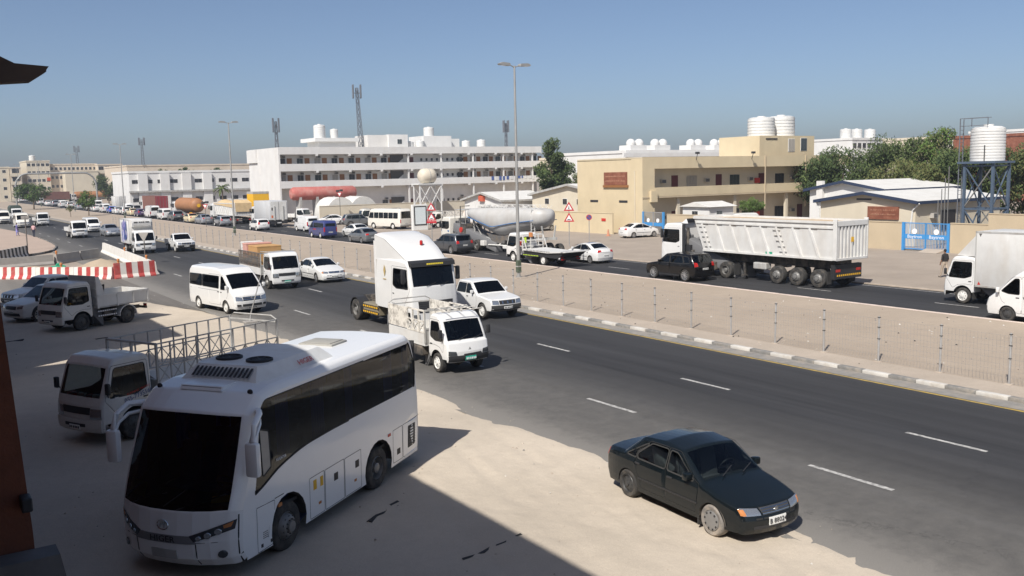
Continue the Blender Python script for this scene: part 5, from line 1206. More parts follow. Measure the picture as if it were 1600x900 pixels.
def make_tanker():
    r = Node('bulk_tanker'); W = 1.2
    S, xa = cab_heavy(r, 9.2, 7.3, 7.75, 1.18, 2.85, .5, zb=1.85, zt=2.65, style='scania', zf=.5); tractor_front(S, xa, 1.18, 1.85, 2.65, 'scania')
    S.side('blue_stripe', [(7.4, 1.50), (7.4, 1.66), (9.0, 1.66), (9.0, 1.50)], 'tank_blue', .005)
    chassis(r, 2.2, 8.8, .42, .72, .98); wheels(r, [7.75, 3.9, 2.6], 1.2, .5, .3, kinds=('truck_front', 'truck', 'truck'), dual=(3.9, 2.6))
    st = [(4.75, 3.15, 3.3, .15), (4.6, 2.9, 3.62, .8), (4.2, 2.7, 3.74, 1.08), (3.4, 2.45, 3.80, 1.2), (2.0, 1.92, 3.84, 1.24), (.6, 1.50, 3.86, 1.25), (-.4, 1.26, 3.88, 1.25), (-1.4, 1.30, 3.9, 1.25), (-3.0, 1.62, 3.92, 1.25), (-4.6, 1.98, 3.92, 1.24), (-5.6, 2.15, 3.92, 1.2), (-6.3, 2.35, 3.88, 1.05), (-6.8, 2.7, 3.7, .6), (-6.95, 3.1, 3.4, .15)]
    m = MB(); n = 24; v = []
    for x, zl, zh, w in st:
        for j in range(n):
            t = 2 * PI * j / n; v.append((x, w * math.copysign(abs(math.sin(t)) ** (.6 if math.cos(t) > 0 else 1.15), math.sin(t)), (zl * .42 + zh * .58) + ((zh - zl) * .42 if math.cos(t) > 0 else (zh - zl) * .58) * math.copysign(abs(math.cos(t)) ** .8, math.cos(t))))
    m.add(v, [(i * n + j, i * n + (j + 1) % n, (i + 1) * n + (j + 1) % n, (i + 1) * n + j) for i in range(len(st) - 1) for j in range(n)] + [tuple(range(n)), tuple((len(st) - 1) * n + j for j in range(n - 1, -1, -1))], 'tank_grey'); t_ = r.add('tank', m, 50)
    for q in (1, -1):
        m = MB(); m.tube([(4.2, q * 1.12, 3.0), (2.0, q * 1.27, 2.62), (.3, q * 1.28, 2.28), (-.3, q * 1.28, 2.25), (-3, q * 1.28, 2.62), (-6.3, q * 1.2, 2.95)], .035, 'tank_blue', 6); t_.add('blue_line', m)
        m = MB()
        for i in range(12):
            xx = 3.6 - i * .85; m.bar((xx, q * .55, 3.78), (xx, q * .55, 4.12), .03, 'steel_white'); m.bar((xx, q * .55, 4.12), (xx - .42, q * .55, 3.88), .02, 'steel_white'); m.bar((xx - .85, q * .55, 4.12), (xx - .42, q * .55, 3.88), .02, 'steel_white')
        m.bar((3.6, q * .55, 4.12), (-5.8, q * .55, 4.15), .03, 'steel_white'); t_.add('walkway_rail', m)
    m = MB(); m.box(-5.6, 3.5, -.4, .4, 3.84, 3.90, 'bed_grey'); t_.add('walkway', m)
    for x in (2.5, -.5, -3.5): m = MB(); m.lathe([(.3, 3.85), (.3, 4.0), (.2, 4.05), (.001, 4.05)], 'tank_grey', 14, 'z', (x, 0, 0)); t_.add('manhole', m, 40)
    m = MB()
    for y in (.75, 1.1): m.bar((-5.9, y, 1.0), (-5.9, y, 4.1), .05, 'steel_white')
    for i in range(9): m.bar((-5.9, .75, 1.2 + i * .33), (-5.9, 1.1, 1.2 + i * .33), .03, 'steel_white')
    r.add('ladder', m)
    m = MB(); 
    for q in (1, -1): m.bar((4.4, q * .5, 1.15), (-1.2, q * .5, 1.15), .12, 'bed_grey', .2); m.bar((-1.2, q * .5, 1.15), (-7.2, q * .5, 1.45), .12, 'bed_grey', .2); m.bar((3.8, q * .5, 1.2), (4.0, q * .6, 2.9), .10, 'bed_grey'); m.bar((2.6, q * .5, 1.2), (3.8, q * .6, 2.6), .06, 'bed_grey'); m.bar((-6.8, q * .5, 1.4), (-6.8, q * .7, 2.5), .10, 'bed_grey')
    m.prism([(1.6, 1.6), (-.4, 1.55), (-2.4, 1.6), (-1.2, .80), (.4, .80)], -.7, .7, 'bed_dark'); r.add('trailer_frame', m)
    m = MB(); m.tube([(1.0, .9, .62), (-6.0, .9, .75)], .06, 'steel_white', 8); m.tube([(.2, .5, .85), (.2, .9, .62)], .06, 'steel_white', 6); m.tube([(-.6, .5, .85), (-.6, .9, .64)], .06, 'steel_white', 6); m.box(1.4, 2.0, .6, 1.15, .5, .95, 'steel_white', .04); m.box(-2.6, -1.6, .75, 1.15, .42, .72, 'steel_white', .05); r.add('discharge_pipe', m)
    m = MB(); m.box(4.9, 5.6, -.9, .9, .98, 2.3, 'chassis'); m.box(5.2, 6.6, -.5, .5, 1.0, 1.5, 'chassis'); m.tube([(5.7, .9, 1.0), (5.7, .9, 3.9), (4.9, .4, 3.95)], .05, 'steel_dark', 6); m.box(5.0, 6.9, -.85, .85, 3.55, 3.62, 'bed_grey')
    for a in ((5.0, .8), (6.9, .8), (5.0, -.8), (6.9, -.8)): m.bar((a[0], a[1], 1.2), (a[0], a[1], 3.55), .05, 'bed_grey')
    m.lathe([(.25, -.5), (.25, .5)], 'ink_red', 12, 'y', (5.6, .5, 1.75)); r.add('compressor', m)
    wheels(r, [-4.0, -5.4, -6.8], 1.24, .5, .36, kinds=('truck_front',) * 3); axle(r, [-4.0, -5.4, -6.8], .95, .5)
    PROTO['bulk_tanker'] = r
surf('tank_grey', (.46, .455, .44), .5, .06, 1.5, (.35, .30, .25), .35, 1.2, world_space=False, streak=True); plain('tank_blue', (.05, .16, .38), .5)
make_tanker()

def make_hauler(key, load):
    """tractor pulling a container, a tank or a covered tipper, for the far queue"""
    r = Node(key); W = 1.2
    S, xa = cab_heavy(r, 7.6, 5.6, 6.1, W, 2.95, .5, zb=1.95, zt=2.8, style='scania', zf=.5); tractor_front(S, xa, W, 1.95, 2.8, 'scania')
    chassis(r, -6.2, 7.2, .42, .85, 1.1); wheels(r, [6.1, 2.4, -3.2, -4.5, -5.8], 1.2, .5, .3, kinds=('truck_front', 'truck', 'truck', 'truck', 'truck'))
    if load == 'container' or load == 'box':
        k = 'container_red' if load == 'container' else 'truck_white'; z0, z1 = 1.2, 3.9 if load == 'container' else 3.7; x0, x1 = -6.3, 5.0
        m = MB(); n = 40
        for q in (1, -1):
            v = []
            for i in range(n + 1):
                x = x0 + (x1 - x0) * i / n; y = q * (1.22 - (.03 if (i // 1) % 2 else 0)); v += [(x, y, z0), (x, y, z1)]
            m.add(v, [(2 * i, 2 * i + 2, 2 * i + 3, 2 * i + 1) for i in range(n)], k)
        m.quad((x0, -1.22, z1), (x1, -1.22, z1), (x1, 1.22, z1), (x0, 1.22, z1), k); m.quad((x1, -1.22, z0), (x1, 1.22, z0), (x1, 1.22, z1), (x1, -1.22, z1), k); m.quad((x0, -1.22, z0), (x0, 1.22, z0), (x0, 1.22, z1), (x0, -1.22, z1), k)
        b = r.add('container', m, fix=False)
        m = MB(); m.box(x0 - .03, x0, -1.18, -.02, z0 + .05, z1 - .05, k if load == 'box' else 'container_end'); m.box(x0 - .03, x0, .02, 1.18, z0 + .05, z1 - .05, k if load == 'box' else 'container_end')
        for y in (-.9, -.3, .3, .9): m.bar((x0 - .05, y, z0 + .1), (x0 - .05, y, z1 - .1), .04, 'steel_light')
        b.add('rear_door', m)
    elif load == 'tank':
        m = MB(); prof = [(.05, -6.4), (.7, -6.3), (1.1, -6.0), (1.25, -5.5)]
        for i in range(10): x = -5.4 + i * 1.03; prof += [(1.25, x), (1.25, x + .9), (1.27, x + .92), (1.27, x + 1.0)]
        prof += [(1.25, 4.9), (1.1, 5.2), (.6, 5.4), (.05, 5.45)]
        m.lathe(prof, 'tank_brown', 22, 'x', (0, 0, 2.45)); t_ = r.add('tank', m, 30)
        m = MB(); a = 18; m.lathe([(.32, 0), (.001, 0)], 'sticker_yellow', 14, 'x', (-6.42, 0, 2.45), cap=False); t_.add('badge', m)
        m = MB(); m.box(-5, 4.5, -.3, .3, 3.66, 3.74, 'tank_brown'); t_.add('walkway', m)
    elif load == 'tipper':
        tipper_tub(r, -6.3, 4.9, 4.2, 1.25, 1.3, 3.2, 'truck_white', 11, (), ('tarp_tan', .75, 'tarpaulin'))
        m = MB()
        for q in (1, -1): m.add([(-6.25, q * 1.30, 3.25), (4.6, q * 1.30, 3.25), (4.6, q * 1.30, 2.95), (-6.25, q * 1.31, 2.5)], [(0, 1, 2, 3)], 'tarp_tan')
        m.quad((-6.55, -1.3, 3.25), (-6.55, 1.3, 3.25), (-6.6, 1.25, 1.9), (-6.6, -1.25, 1.9), 'tarp_tan'); m.quad((-6.55, -1.3, 3.25), (-6.55, 1.3, 3.25), (-5.5, 1.0, 3.7), (-5.5, -1.0, 3.7), 'tarp_tan'); r.add('tarpaulin_flap', m)
    m = MB(); m.box(-6.35, -6.25, -1.15, 1.15, .6, .8, 'ink_black'); m.box(-6.37, -6.35, .8, 1.1, .62, .78, 'lamp_red'); m.box(-6.37, -6.35, -1.1, -.8, .62, .78, 'lamp_red'); r.add('rear_bar', m)
    PROTO[key] = r
surf('container_red', (.20, .085, .065), .7, .15, 2, (.10, .08, .07), .4, 1.0, world_space=False); plain('container_end', (.26, .03, .04), .6); surf('tank_brown', (.34, .155, .065), .55, .12, 1.5, (.18, .10, .06), .4, 1.0, world_space=False); surf('tank_pink', (.42, .12, .10), .7, .12, .6, (.5, .35, .3), .5, .8)
for k, l in (('container_truck', 'container'), ('tank_truck', 'tank'), ('covered_tipper', 'tipper')): make_hauler(k, l)

def make_box_heavy():
    r = Node('box_truck_large'); W = 1.2; S, xa = cab_heavy(r, 4.4, 2.6, 3.1, W, 2.8, .48, zb=1.9, zt=2.65, style='scania', zf=.5); tractor_front(S, xa, W, 1.9, 2.65, 'scania')
    chassis(r, -4.2, 4.0, .42, .75, 1.0); wheels(r, [3.1, -1.6], 1.2, .48, .3, kinds=('truck_front', 'truck'), dual=(-1.6,))
    m = MB(); m.box(-4.3, 2.4, -1.28, 1.28, 1.05, 3.7, 'box_grey', .03); b = r.add('cargo_box', m, 40)
    m = MB(); m.box(-4.34, -4.3, -1.15, 1.15, 1.1, 3.6, 'truck_white')
    for y in (-.62, .62): m.box(-4.42, -4.34, y - .07, y + .07, 1.0, 3.0, 'bed_grey')
    m.box(-4.36, -4.34, -.012, .012, 1.1, 3.6, 'seam'); b.add('rear_door', m)
    m = MB(); m.box(-4.36, -4.34, .85, 1.1, 1.35, 1.7, 'sticker_orange'); m.box(-4.36, -4.34, .85, 1.05, 2.4, 2.8, 'bed_dark'); b.add('sticker', m)
    m = MB(); m.box(-4.4, -4.1, -1.2, 1.2, .5, .95, 'ink_black'); m.box(-4.42, -4.4, -.3, .3, .6, .7, 'plate_white'); r.add('rear_bumper', m)
    PROTO['box_truck_large'] = r
surf('box_grey', (.50, .51, .52), .5, .05, 1.2, (.35, .32, .28), .25, 1.0, world_space=False, streak=True); plain('sticker_orange', (.6, .16, .06), .6)
make_box_heavy()

def make_coaster():
    r = Node('small_bus'); W = 1.02; fa, ra, R = 2.0, -1.95, .38; xf, xr = 3.4, -3.5; H = 2.6
    prof = [(xf - .06, .33), (xf, .45, .05), (xf - .02, .95, .1), (xf - .12, 1.25, .08), (xf - .55, 2.2, .1), (xf - .9, H - .05, .2), (xf - 1.6, H, .2), (xr + .3, H - .02, .15), (xr + .04, H - .3, .1), (xr, 1.2, .1), (xr, .5, .05), (xr + .05, .38)]
    wins = [('side_window', R_([(2.95, 1.42), (2.62, 2.12), (1.95, 2.12), (1.92, 1.38)], .06))]
    for i in range(5): a = 1.80 - i * .98; wins.append(('side_window', R_([(a, 1.40), (a, 2.12), (a - .88, 2.12), (a - .88, 1.40)], .06)))
    S = Shell(r, prof, W, 1.3, H, .10, .36, [(fa, .47, R), (ra, .47, R)], (.7, .05, .16), (.5, .04, .08), .04, .08, wins, [(R_([(1.85, .45), (1.85, 2.2), (2.7, 2.2), (3.0, 1.35), (2.6, .9), (2.4, .45)], .05), None)], {3: ('windscreen', .05, .06, .05), 8: ('rear_window', .05, .18, .12)}, 'glass_car', step=.18)
    under(r, xr + .2, xf - .2, W, .3, .6, [(fa, .47, R), (ra, .47, R)])
    m = MB(); m.box(xr + .1, xf - .4, -.95, .95, .7, .76, 'interior'); r.add('interior', m)
    seats(r, [1.9, 1.0, .1, -.8, -1.7, -2.6], .85, .85, per=4, h=.7)
    S.front('headlight', [(W * .6, .75), (W * .94, .75), (W * .93, .95), (W * .62, .95)], 'lamp_lens', .014, both=True); S.front('tail_light', [(W * .86, .8), (W * .97, .8), (W * .97, 1.25), (W * .86, 1.25)], 'lamp_red', .012, True, both=True); S.front('bumper', [(-W * .98, .36), (W * .98, .36), (W * .98, .6), (-W * .98, .6)], 'bed_grey', .03, True); S.plate(.75, 'plate_white', True)
    S.mirrors(2.9, 1.9, .18, (.05, .1, .18), 'black_plastic'); wheels(r, [fa, ra], W - .02, R, .2, 'steel_white', dual=(ra,))
    PROTO['small_bus'] = r
make_coaster()
# ------------------------------------------------------------------ the setting: ground, roads, kerbs, markings
def asphalt(name, base, dusty_edge=None, dust_amt=0.5, flip=False):
    m, nt, b = _mat(name); p = wpos(nt)
    sep = nd(nt, 'ShaderNodeSeparateXYZ'); nt.links.new(p, sep.inputs[0])
    fine = noise(nt, p, 55, 3, .7); big = noise(nt, p, .35, 5, .6, (1, .18, 1)); streak = noise(nt, p, 1.6, 5, .6, (1, .035, 1)); patch_ = noise(nt, p, 2.2, 6, .7)
    c = mixc(nt, ramp(nt, streak, [(.33, 0), (.68, 1)]), tuple(x * .72 for x in base), tuple(x * 1.38 for x in base))
    c = mixc(nt, math_(nt, 'MULTIPLY', ramp(nt, big, [(.40, 0), (.75, 1)]), .35), c, tuple(x * 1.9 for x in base))
    if dusty_edge:
        e0, e1 = dusty_edge
        w = math_(nt, 'DIVIDE', math_(nt, 'SUBTRACT', sep.outputs[0], e0), e1 - e0, True)
        w = math_(nt, 'SUBTRACT', 1.0, w, True)
        w2 = math_(nt, 'MULTIPLY', math_(nt, 'ADD', math_(nt, 'MULTIPLY', w, .85), math_(nt, 'MULTIPLY', math_(nt, 'POWER', w, 6.0), .9)), math_(nt, 'ADD', math_(nt, 'MULTIPLY', patch_, .9), .25), True)
        c = mixc(nt, math_(nt, 'MULTIPLY', w2, dust_amt), c, (.28, .262, .235))
    vo = nd(nt, 'ShaderNodeTexVoronoi'); vo.feature = 'DISTANCE_TO_EDGE'; vo.inputs['Scale'].default_value = .22
    mpv = nd(nt, 'ShaderNodeMapping'); wob = noise(nt, p, 1.3, 5, .7); addv = nd(nt, 'ShaderNodeVectorMath'); addv.operation = 'ADD'; nt.links.new(p, addv.inputs[0]); cv = nd(nt, 'ShaderNodeCombineXYZ'); nt.links.new(math_(nt, 'MULTIPLY', wob, 2.6), cv.inputs[0]); nt.links.new(math_(nt, 'MULTIPLY', patch_, 2.0), cv.inputs[1]); nt.links.new(cv.outputs[0], addv.inputs[1]); nt.links.new(addv.outputs[0], vo.inputs['Vector'])
    crack = math_(nt, 'MULTIPLY', ramp(nt, vo.outputs['Distance'], [(.0, 1.0), (.006, 0.0)]), ramp(nt, big, [(.48, 0), (.60, .4)]))
    c = mixc(nt, crack, c, tuple(x * .35 for x in base))
    lane = math_(nt, 'COSINE', math_(nt, 'MULTIPLY', math_(nt, 'SUBTRACT', sep.outputs[0], 19.05), 2 * PI / 4.1))
    c = mixc(nt, math_(nt, 'MULTIPLY', math_(nt, 'ADD', math_(nt, 'MULTIPLY', lane, .5), .5), .30), c, tuple(x * .62 for x in base))
    c = mixc(nt, .30, c, ramp(nt, fine, [(.25, .12), (.75, .88)]), 'OVERLAY')
    nt.links.new(c, b.inputs['Base Color']); b.inputs['Roughness'].default_value = .82; b.inputs['Specular IOR Level'].default_value = .35
    bump(nt, b, fine, .35, .01); MATS[name] = m; return m
asphalt('asphalt_near', (.033, .033, .035), (13.7, 20.5), .74)
asphalt('asphalt_far', (.028, .028, .030), (39.0, 40.0), .2)
asphalt('asphalt_apron', (.11, .10, .09), (6, 16), .55)
def sand(name, col, tracks=True, scale=1.0, tone=.12):
    m, nt, b = _mat(name); p = wpos(nt)
    n1 = noise(nt, p, .25 * scale, 6, .6); n2 = noise(nt, p, 2.5 * scale, 6, .65); n3 = noise(nt, p, 38, 3, .7)
    c = mixc(nt, ramp(nt, n1, [(.3, 0), (.7, 1)]), tuple(x * (1 - tone) for x in col), tuple(x * (1 + tone) for x in col))
    c = mixc(nt, math_(nt, 'MULTIPLY', ramp(nt, n2, [(.45, 0), (.8, 1)]), .35), c, tuple(x * .78 for x in col))
    c = mixc(nt, .14, c, ramp(nt, n3, [(.3, .2), (.7, .8)]), 'OVERLAY')
    nt.links.new(c, b.inputs['Base Color']); b.inputs['Roughness'].default_value = .95; b.inputs['Specular IOR Level'].default_value = .15
    h = math_(nt, 'ADD', n2, math_(nt, 'MULTIPLY', n3, .25)); bump(nt, b, h, .45, .05)
    MATS[name] = m; return m
sand('sand', (.49, .425, .345)); sand('median_sand', (.365, .302, .240), tone=.07); sand('verge', (.325, .275, .228), tone=.12); sand('dirt', (.42, .34, .25)); sand('pavers', (.40, .315, .26), tone=.06); sand('kerb_concrete', (.40, .34, .28), tone=.08, scale=2)
surf('paint_line', (.44, .43, .41), .8, .15, 5, (.08, .08, .08), .95, 9.0); surf('paint_yellow', (.42, .29, .06), .8, .15, 5, (.12, .11, .10), .75, 4.0)
surf('kerb_white', (.56, .54, .50), .8, .10, 6, (.30, .26, .21), .75, 3.0); surf('kerb_grey', (.20, .195, .185), .85, .15, 6, SANDC, .35, 3.0); surf('kerb_pale', (.55, .46, .41), .85, .10, 6, SANDC, .5, 2.0); surf('gutter', (.22, .21, .195), .85, .12, 4, SANDC, .35, 1.5)

def sheet(name, pts, z, k):
    m = MB(); m.add([(x, y, z) for x, y in pts], [tuple(range(len(pts)))], k); o = struct(obj(name, m)); return o
def strip(name, x0, x1, y0, y1, z, k, n=60):
    m = MB(); v = []
    for i in range(n + 1): y = y0 + (y1 - y0) * i / n; v += [(x0, y, z), (x1, y, z)]
    m.add(v, [(2 * i, 2 * i + 1, 2 * i + 3, 2 * i + 2) for i in range(n)], k); return struct(obj(name, m))
sheet('ground', [(-2500, -2500), (2500, -2500), (2500, 2500), (-2500, 2500)], -.02, 'verge')
RZ = .02
strip('near_road', 13.2, 25.45, -60, 900, RZ, 'asphalt_near'); strip('far_road', 39.2, 46.5, -60, 900, RZ, 'asphalt_far')
sheet('side_road', [(14, 44), (13.2, 49), (11.4, 55.8), (9, 59), (-40, 60), (-40, 86), (4, 80), (16, 69.5), (18, 90), (18, 44)], .012, 'asphalt_apron')
sheet('far_verge', [(46.4, -60), (67.4, -60), (67.4, 160), (200, 160), (200, 900), (46.4, 900)], .004, 'verge')
sheet('pavement', [(4, 97), (8.2, 97.2), (11.8, 100.5), (13.6, 104.5), (14.9, 112), (15.3, 130), (15.0, 150), (13.8, 165), (4, 170)], .12, 'pavers')
# the trodden sand lot: real ruts and lumps, thinning out over the asphalt edge
def make_lot():
    from mathutils import noise as mn
    x0, x1, y0, y1, d = -2.0, 15.2, 3.0, 62.0, .17; nx = int((x1 - x0) / d); ny = int((y1 - y0) / d); v = []
    ruts = [((13.2, 7.5), (9.6, 15.5), 3.5), ((12.9, 9.5), (8.9, 17.5), 2.5), ((11.0, 4.0), (12.6, 13.0), -2.0), ((9.5, 8.0), (12.8, 26.0), 1.2), ((10.2, 20.0), (9.0, 44.0), 2.0), ((8.6, 10.0), (11.4, 22.0), -1.5), ((6.0, 20.0), (11.5, 36.0), 1.0)]
    for i in range(nx + 1):
        x = x0 + (x1 - x0) * i / nx
        for j in range(ny + 1):
            y = y0 + (y1 - y0) * j / ny
            h = .034 + mn.fractal(Vector((x * .5, y * .5, 0)), .9, 2.0, 4) * .022 + mn.noise(Vector((x * 2.6, y * 2.6, 5))) * .005
            edge = 13.75 + mn.fractal(Vector((y * .25, 3, 0)), 1, 2, 4) * .35
            if y > 46: edge -= (y - 46) * .22
            t = clamp((x - edge + .5) / 1.0); h -= t * t * (3 - 2 * t) * .09
            for (ax, ay), (bx, by), cv in ruts:     # curved wheel tracks
                u = clamp((y - ay) / (by - ay)); xx = ax + (bx - ax) * u + cv * u * (1 - u)
                for o in (-.72, .72):
                    q = abs(x - xx - o)
                    if q < .32 and 0 < u < 1: h += (-.024 if q < .12 else .016 if q < .22 else .006) * math.sin(PI * u) * (.75 + .25 * math.sin(y * 34))
            if y > 55.5: h -= (y - 55.5) * .02
            v.append((x, y, h))
    N = ny + 1; m = MB(); m.add(v, [(i * N + j, (i + 1) * N + j, (i + 1) * N + j + 1, i * N + j + 1) for i in range(nx) for j in range(ny)], 'sand')
    struct(obj('sand_lot', m, smooth=60, fix=False))
make_lot()
# median
strip('median', 26.42, 39.02, -60, 420, .115, 'median_sand'); strip('median_path', 26.43, 27.75, -60, 420, .121, 'kerb_concrete'); strip('gutter', 25.44, 26.2, -60, 420, .024, 'gutter')
def dashes(name, x, ys, L, w=.13):
    ro = struct(empty(name, (0, 0, 0)))
    for y in ys:
        m = MB(); n = 6; v = []
        for i in range(n + 1):
            q = y - L * i / n; v += [(x - w / 2 + random.uniform(-.008, .008), q, RZ + .004), (x + w / 2 + random.uniform(-.008, .008), q, RZ + .004)]
        m.add(v, [(2 * i, 2 * i + 1, 2 * i + 3, 2 * i + 2) for i in range(n)], 'paint_line'); obj('lane_dash', m, ro)
dashes('lane_line', 21.1, [29.9 + 8.13 * k for k in range(-4, 26)], 2.1); dashes('lane_line', 17.02, [21.55 + 8.13 * k for k in range(-3, 26)], 2.15); dashes('lane_line', 42.47, [34.5 + 8.35 * k for k in range(-4, 26)], 2.25, .11)
strip('edge_line', 25.28, 25.40, -60, 420, RZ + .004, 'paint_yellow'); strip('edge_line', 46.0, 46.1, 10, 420, RZ + .004, 'paint_line'); strip('edge_line', 39.42, 39.5, 10, 420, RZ + .004, 'paint_line')
def kerb(name, x0, x1, ya, yb, step, mats, h=.135, z0=-.01):
    ro = struct(empty(name, ((x0 + x1) / 2, ya, 0))); meshes = []
    for k in mats:
        m = MB(); m.box(-(x1 - x0) / 2, (x1 - x0) / 2, .006, step - .006, z0, h, k, .018); meshes.append(m.mesh('kerb_stone', 30))
    i = 0; y = ya
    while y < yb:
        o = link('kerb_stone', meshes[i % len(meshes)], ro, (0, y - ya, random.uniform(-.006, .004))); i += 1; y += step
    m = MB(); m.box(-(x1 - x0) / 2, (x1 - x0) / 2, yb - ya + .01, 420 - ya, z0, h - .01, mats[-1]); o = obj('kerb_run', m, ro); stuff(o)
kerb('median_kerb', 26.2, 26.43, 8.0, 165, .965, ['kerb_white', 'kerb_grey'])
kerb('far_median_kerb', 39.0, 39.2, 14.0, 120, 1.0, ['kerb_pale', 'kerb_pale'], .14)
kerb('verge_kerb', 46.5, 46.68, 15.0, 110, 1.0, ['kerb_concrete', 'kerb_concrete'], .10)

# ------------------------------------------------------------------ median fence
def make_fence():
    ro = tag(empty('median_fence', (27.78, 8, .115)), 'wire mesh fence on grey posts along the sandy central median', 'fence')
    p = MB(); p.lathe([(.034, 0), (.034, 1.56), (.025, 1.58), (.001, 1.585)], 'galvanised', 8); 
    for z in (.8, 1.2, 1.54): p.box(-.039, .039, -.039, .039, z - .012, z + .012, 'steel_dark')
    p.box(-.12, .12, -.12, .12, -.03, .03, 'kerb_concrete', .02); me = p.mesh('fence_post', 40); sp = 2.244; y0 = 39.3 - 13 * sp
    k = 0
    while y0 + k * sp < 150: link('fence_post', me, ro, (random.uniform(-.015, .015), y0 + k * sp - 8, 0)).rotation_euler = (random.uniform(-.012, .012), random.uniform(-.012, .012), 0); k += 1
    m = MB(); ya, yb = 10 - 8, 80 - 8
    for i in range(9): z = .05 + i * .18; m.bar((0, ya, z), (0, yb, z), .003, 'galvanised', n=3)
    y = ya
    while y < 62 - 8: m.bar((0, y, .04), (0, y, 1.5), .003, 'galvanised', n=3); y += .12
    stuff(obj('wire_mesh', m, ro))
make_fence()

# ------------------------------------------------------------------ street lamps
def lamp_proto():
    r = Node('lamp')
    m = MB(); m.tube([(0, 0, 0), (0, 0, 1.2), (0, 0, 6), (0, 0, 13.4)], [.125, .12, .095, .06], 'pole_grey', 10); r.add('pole', m, 40)
    m = MB(); m.box(-.45, .45, -.45, .45, -.05, .06, 'kerb_concrete', .03); m.lathe([(.2, .06), (.2, .10)], 'pole_grey', 12); r.add('base', m)
    m = MB(); m.box(-.135, .135, -.135, .135, .35, 1.15, 'box_green', .02); m.box(-.14, .14, -.14, .14, .72, .78, 'bed_grey'); r.add('service_box', m)
    for q in (1, -1):
        m = MB(); m.tube([(0, 0, 13.3), (0, q * .3, 13.42), (0, q * .5, 13.45)], .035, 'pole_grey', 6); a = r.add('arm', m)
        m = MB(); m.prism([(q * .36, 13.38), (q * .42, 13.54), (q * .95, 13.58), (q * 1.16, 13.49), (q * 1.12, 13.41)], -.17, .17, 'pole_grey', 'x'); l = a.add('lamp_head', m, 30); m = MB(); m.box(-.11, .11, q * .6, q * 1.05, 13.395, 13.415, 'lamp_lens'); l.add('diffuser', m)
    return r
surf('pole_grey', (.34, .34, .33), .55, .1, 2, (.2, .17, .14), .3, 1.5, metal=.3); plain('box_green', (.07, .09, .06), .7)
LP = lamp_proto()
for i, (x, y) in enumerate(((33.4, 49.3), (34.2, 111.0), (35.2, 178), (36.5, 240), (37, 302), (38, 364), (38, 426))):
    place(LP, 'street_lamp', ['tall twin-arm street lamp in front of the towed white saloon', 'tall twin-arm street lamp on the median left of the white dormitory', 'tall twin-arm street lamp rising above the dark red container', 'twin-arm street lamp beside the second median tree', 'small twin-arm street lamp behind the bushy median tree', 'very distant twin-arm street lamp left of the bushy median tree', 'faintest and most distant twin-arm street lamp at the left edge'][i], 'street lamp', x, y, math.radians(-90), 'street lamps along the median', z=.115)

# ------------------------------------------------------------------ the building the photograph is taken from (casts the shade in the lot)
surf('render_brown', (.16, .055, .028), .9, .15, 3, (.08, .04, .03), .4, 1.0, bmp=.4, grain_scale=30); surf('roof_dark', (.10, .07, .05), .8, .2, 3); surf('grey_stone', (.15, .145, .14), .9, .15, 3)
def own_buildings():
    b = tag(empty('shop_building', (-6, 8, 0)), 'brown rendered building at the left edge with a dark roof eave', 'building')
    m = MB(); m.box(-14, -.35, -30, 31.0, 0, 11.5, 'render_brown'); m.v = [(x + 6, y - 8, z) for x, y, z in m.v]; obj('wall', m, b)
    m = MB(); m.box(-14.4, .02, -30.4, 31.2, 11.14, 11.62, 'roof_dark'); m.v = [(x + 6, y - 8, z) for x, y, z in m.v]; obj('roof', m, b)
    m = MB(); m.box(-14, -5.2, -30, 30.5, 11.62, 16.6, 'render_brown'); m.v = [(x + 6, y - 8, z) for x, y, z in m.v]; obj('added_shade_block', m, b)  # unseen set-back block, added to cut skylight and deepen shade in the lot
    m = MB(); m.prism([(-.35, 0), (1.16, 0), (1.12, 2.6), (1.0, 5.2), (.9, 7.88), (-.35, 7.88)], 12.32, 13.4, 'render_brown'); m.v = [(x + 6, y - 8, z) for x, y, z in m.v]; pl = obj('pier', m, b)
    m = MB(); m.box(1.0, 1.12, 12.05, 12.3, 2.93, 3.1, 'ink_black', .02); m.v = [(x + 6, y - 8, z) for x, y, z in m.v]; obj('wall_lamp', m, b)
    m = MB(); m.prism([(-.35, 0), (1.75, 0), (1.35, 2.4), (-.35, 2.4)], 11.9, 12.28, 'grey_stone'); m.v = [(x + 6, y - 8, z) for x, y, z in m.v]; obj('plinth', m, b)
    m = MB(); m.prism([(-.3, 7.9), (1.16, 7.94), (1.48, 7.97), (1.64, 8.08), (1.64, 8.10), (1.67, 8.14), (1.32, 8.16), (1.06, 8.29), (-.3, 9.0)], 12.0, 12.3, 'roof_dark'); m.v = [(x + 6, y - 8, z) for x, y, z in m.v]; obj('eave', m, b)
    b2 = tag(empty('corner_building', (-6, 45, 0)), 'brown rendered neighbour building shading the parked tipper lorry', 'building')
    m = MB(); m.box(-14, .05, 35.9, 55, 0, 12.3, 'render_brown'); m.v = [(x + 6, y - 45, z) for x, y, z in m.v]; obj('wall', m, b2)
    m = MB(); m.box(-14.2, .25, 35.8, 55.2, 12.3, 12.5, 'roof_dark'); m.v = [(x + 6, y - 45, z) for x, y, z in m.v]; obj('roof', m, b2)
own_buildings()
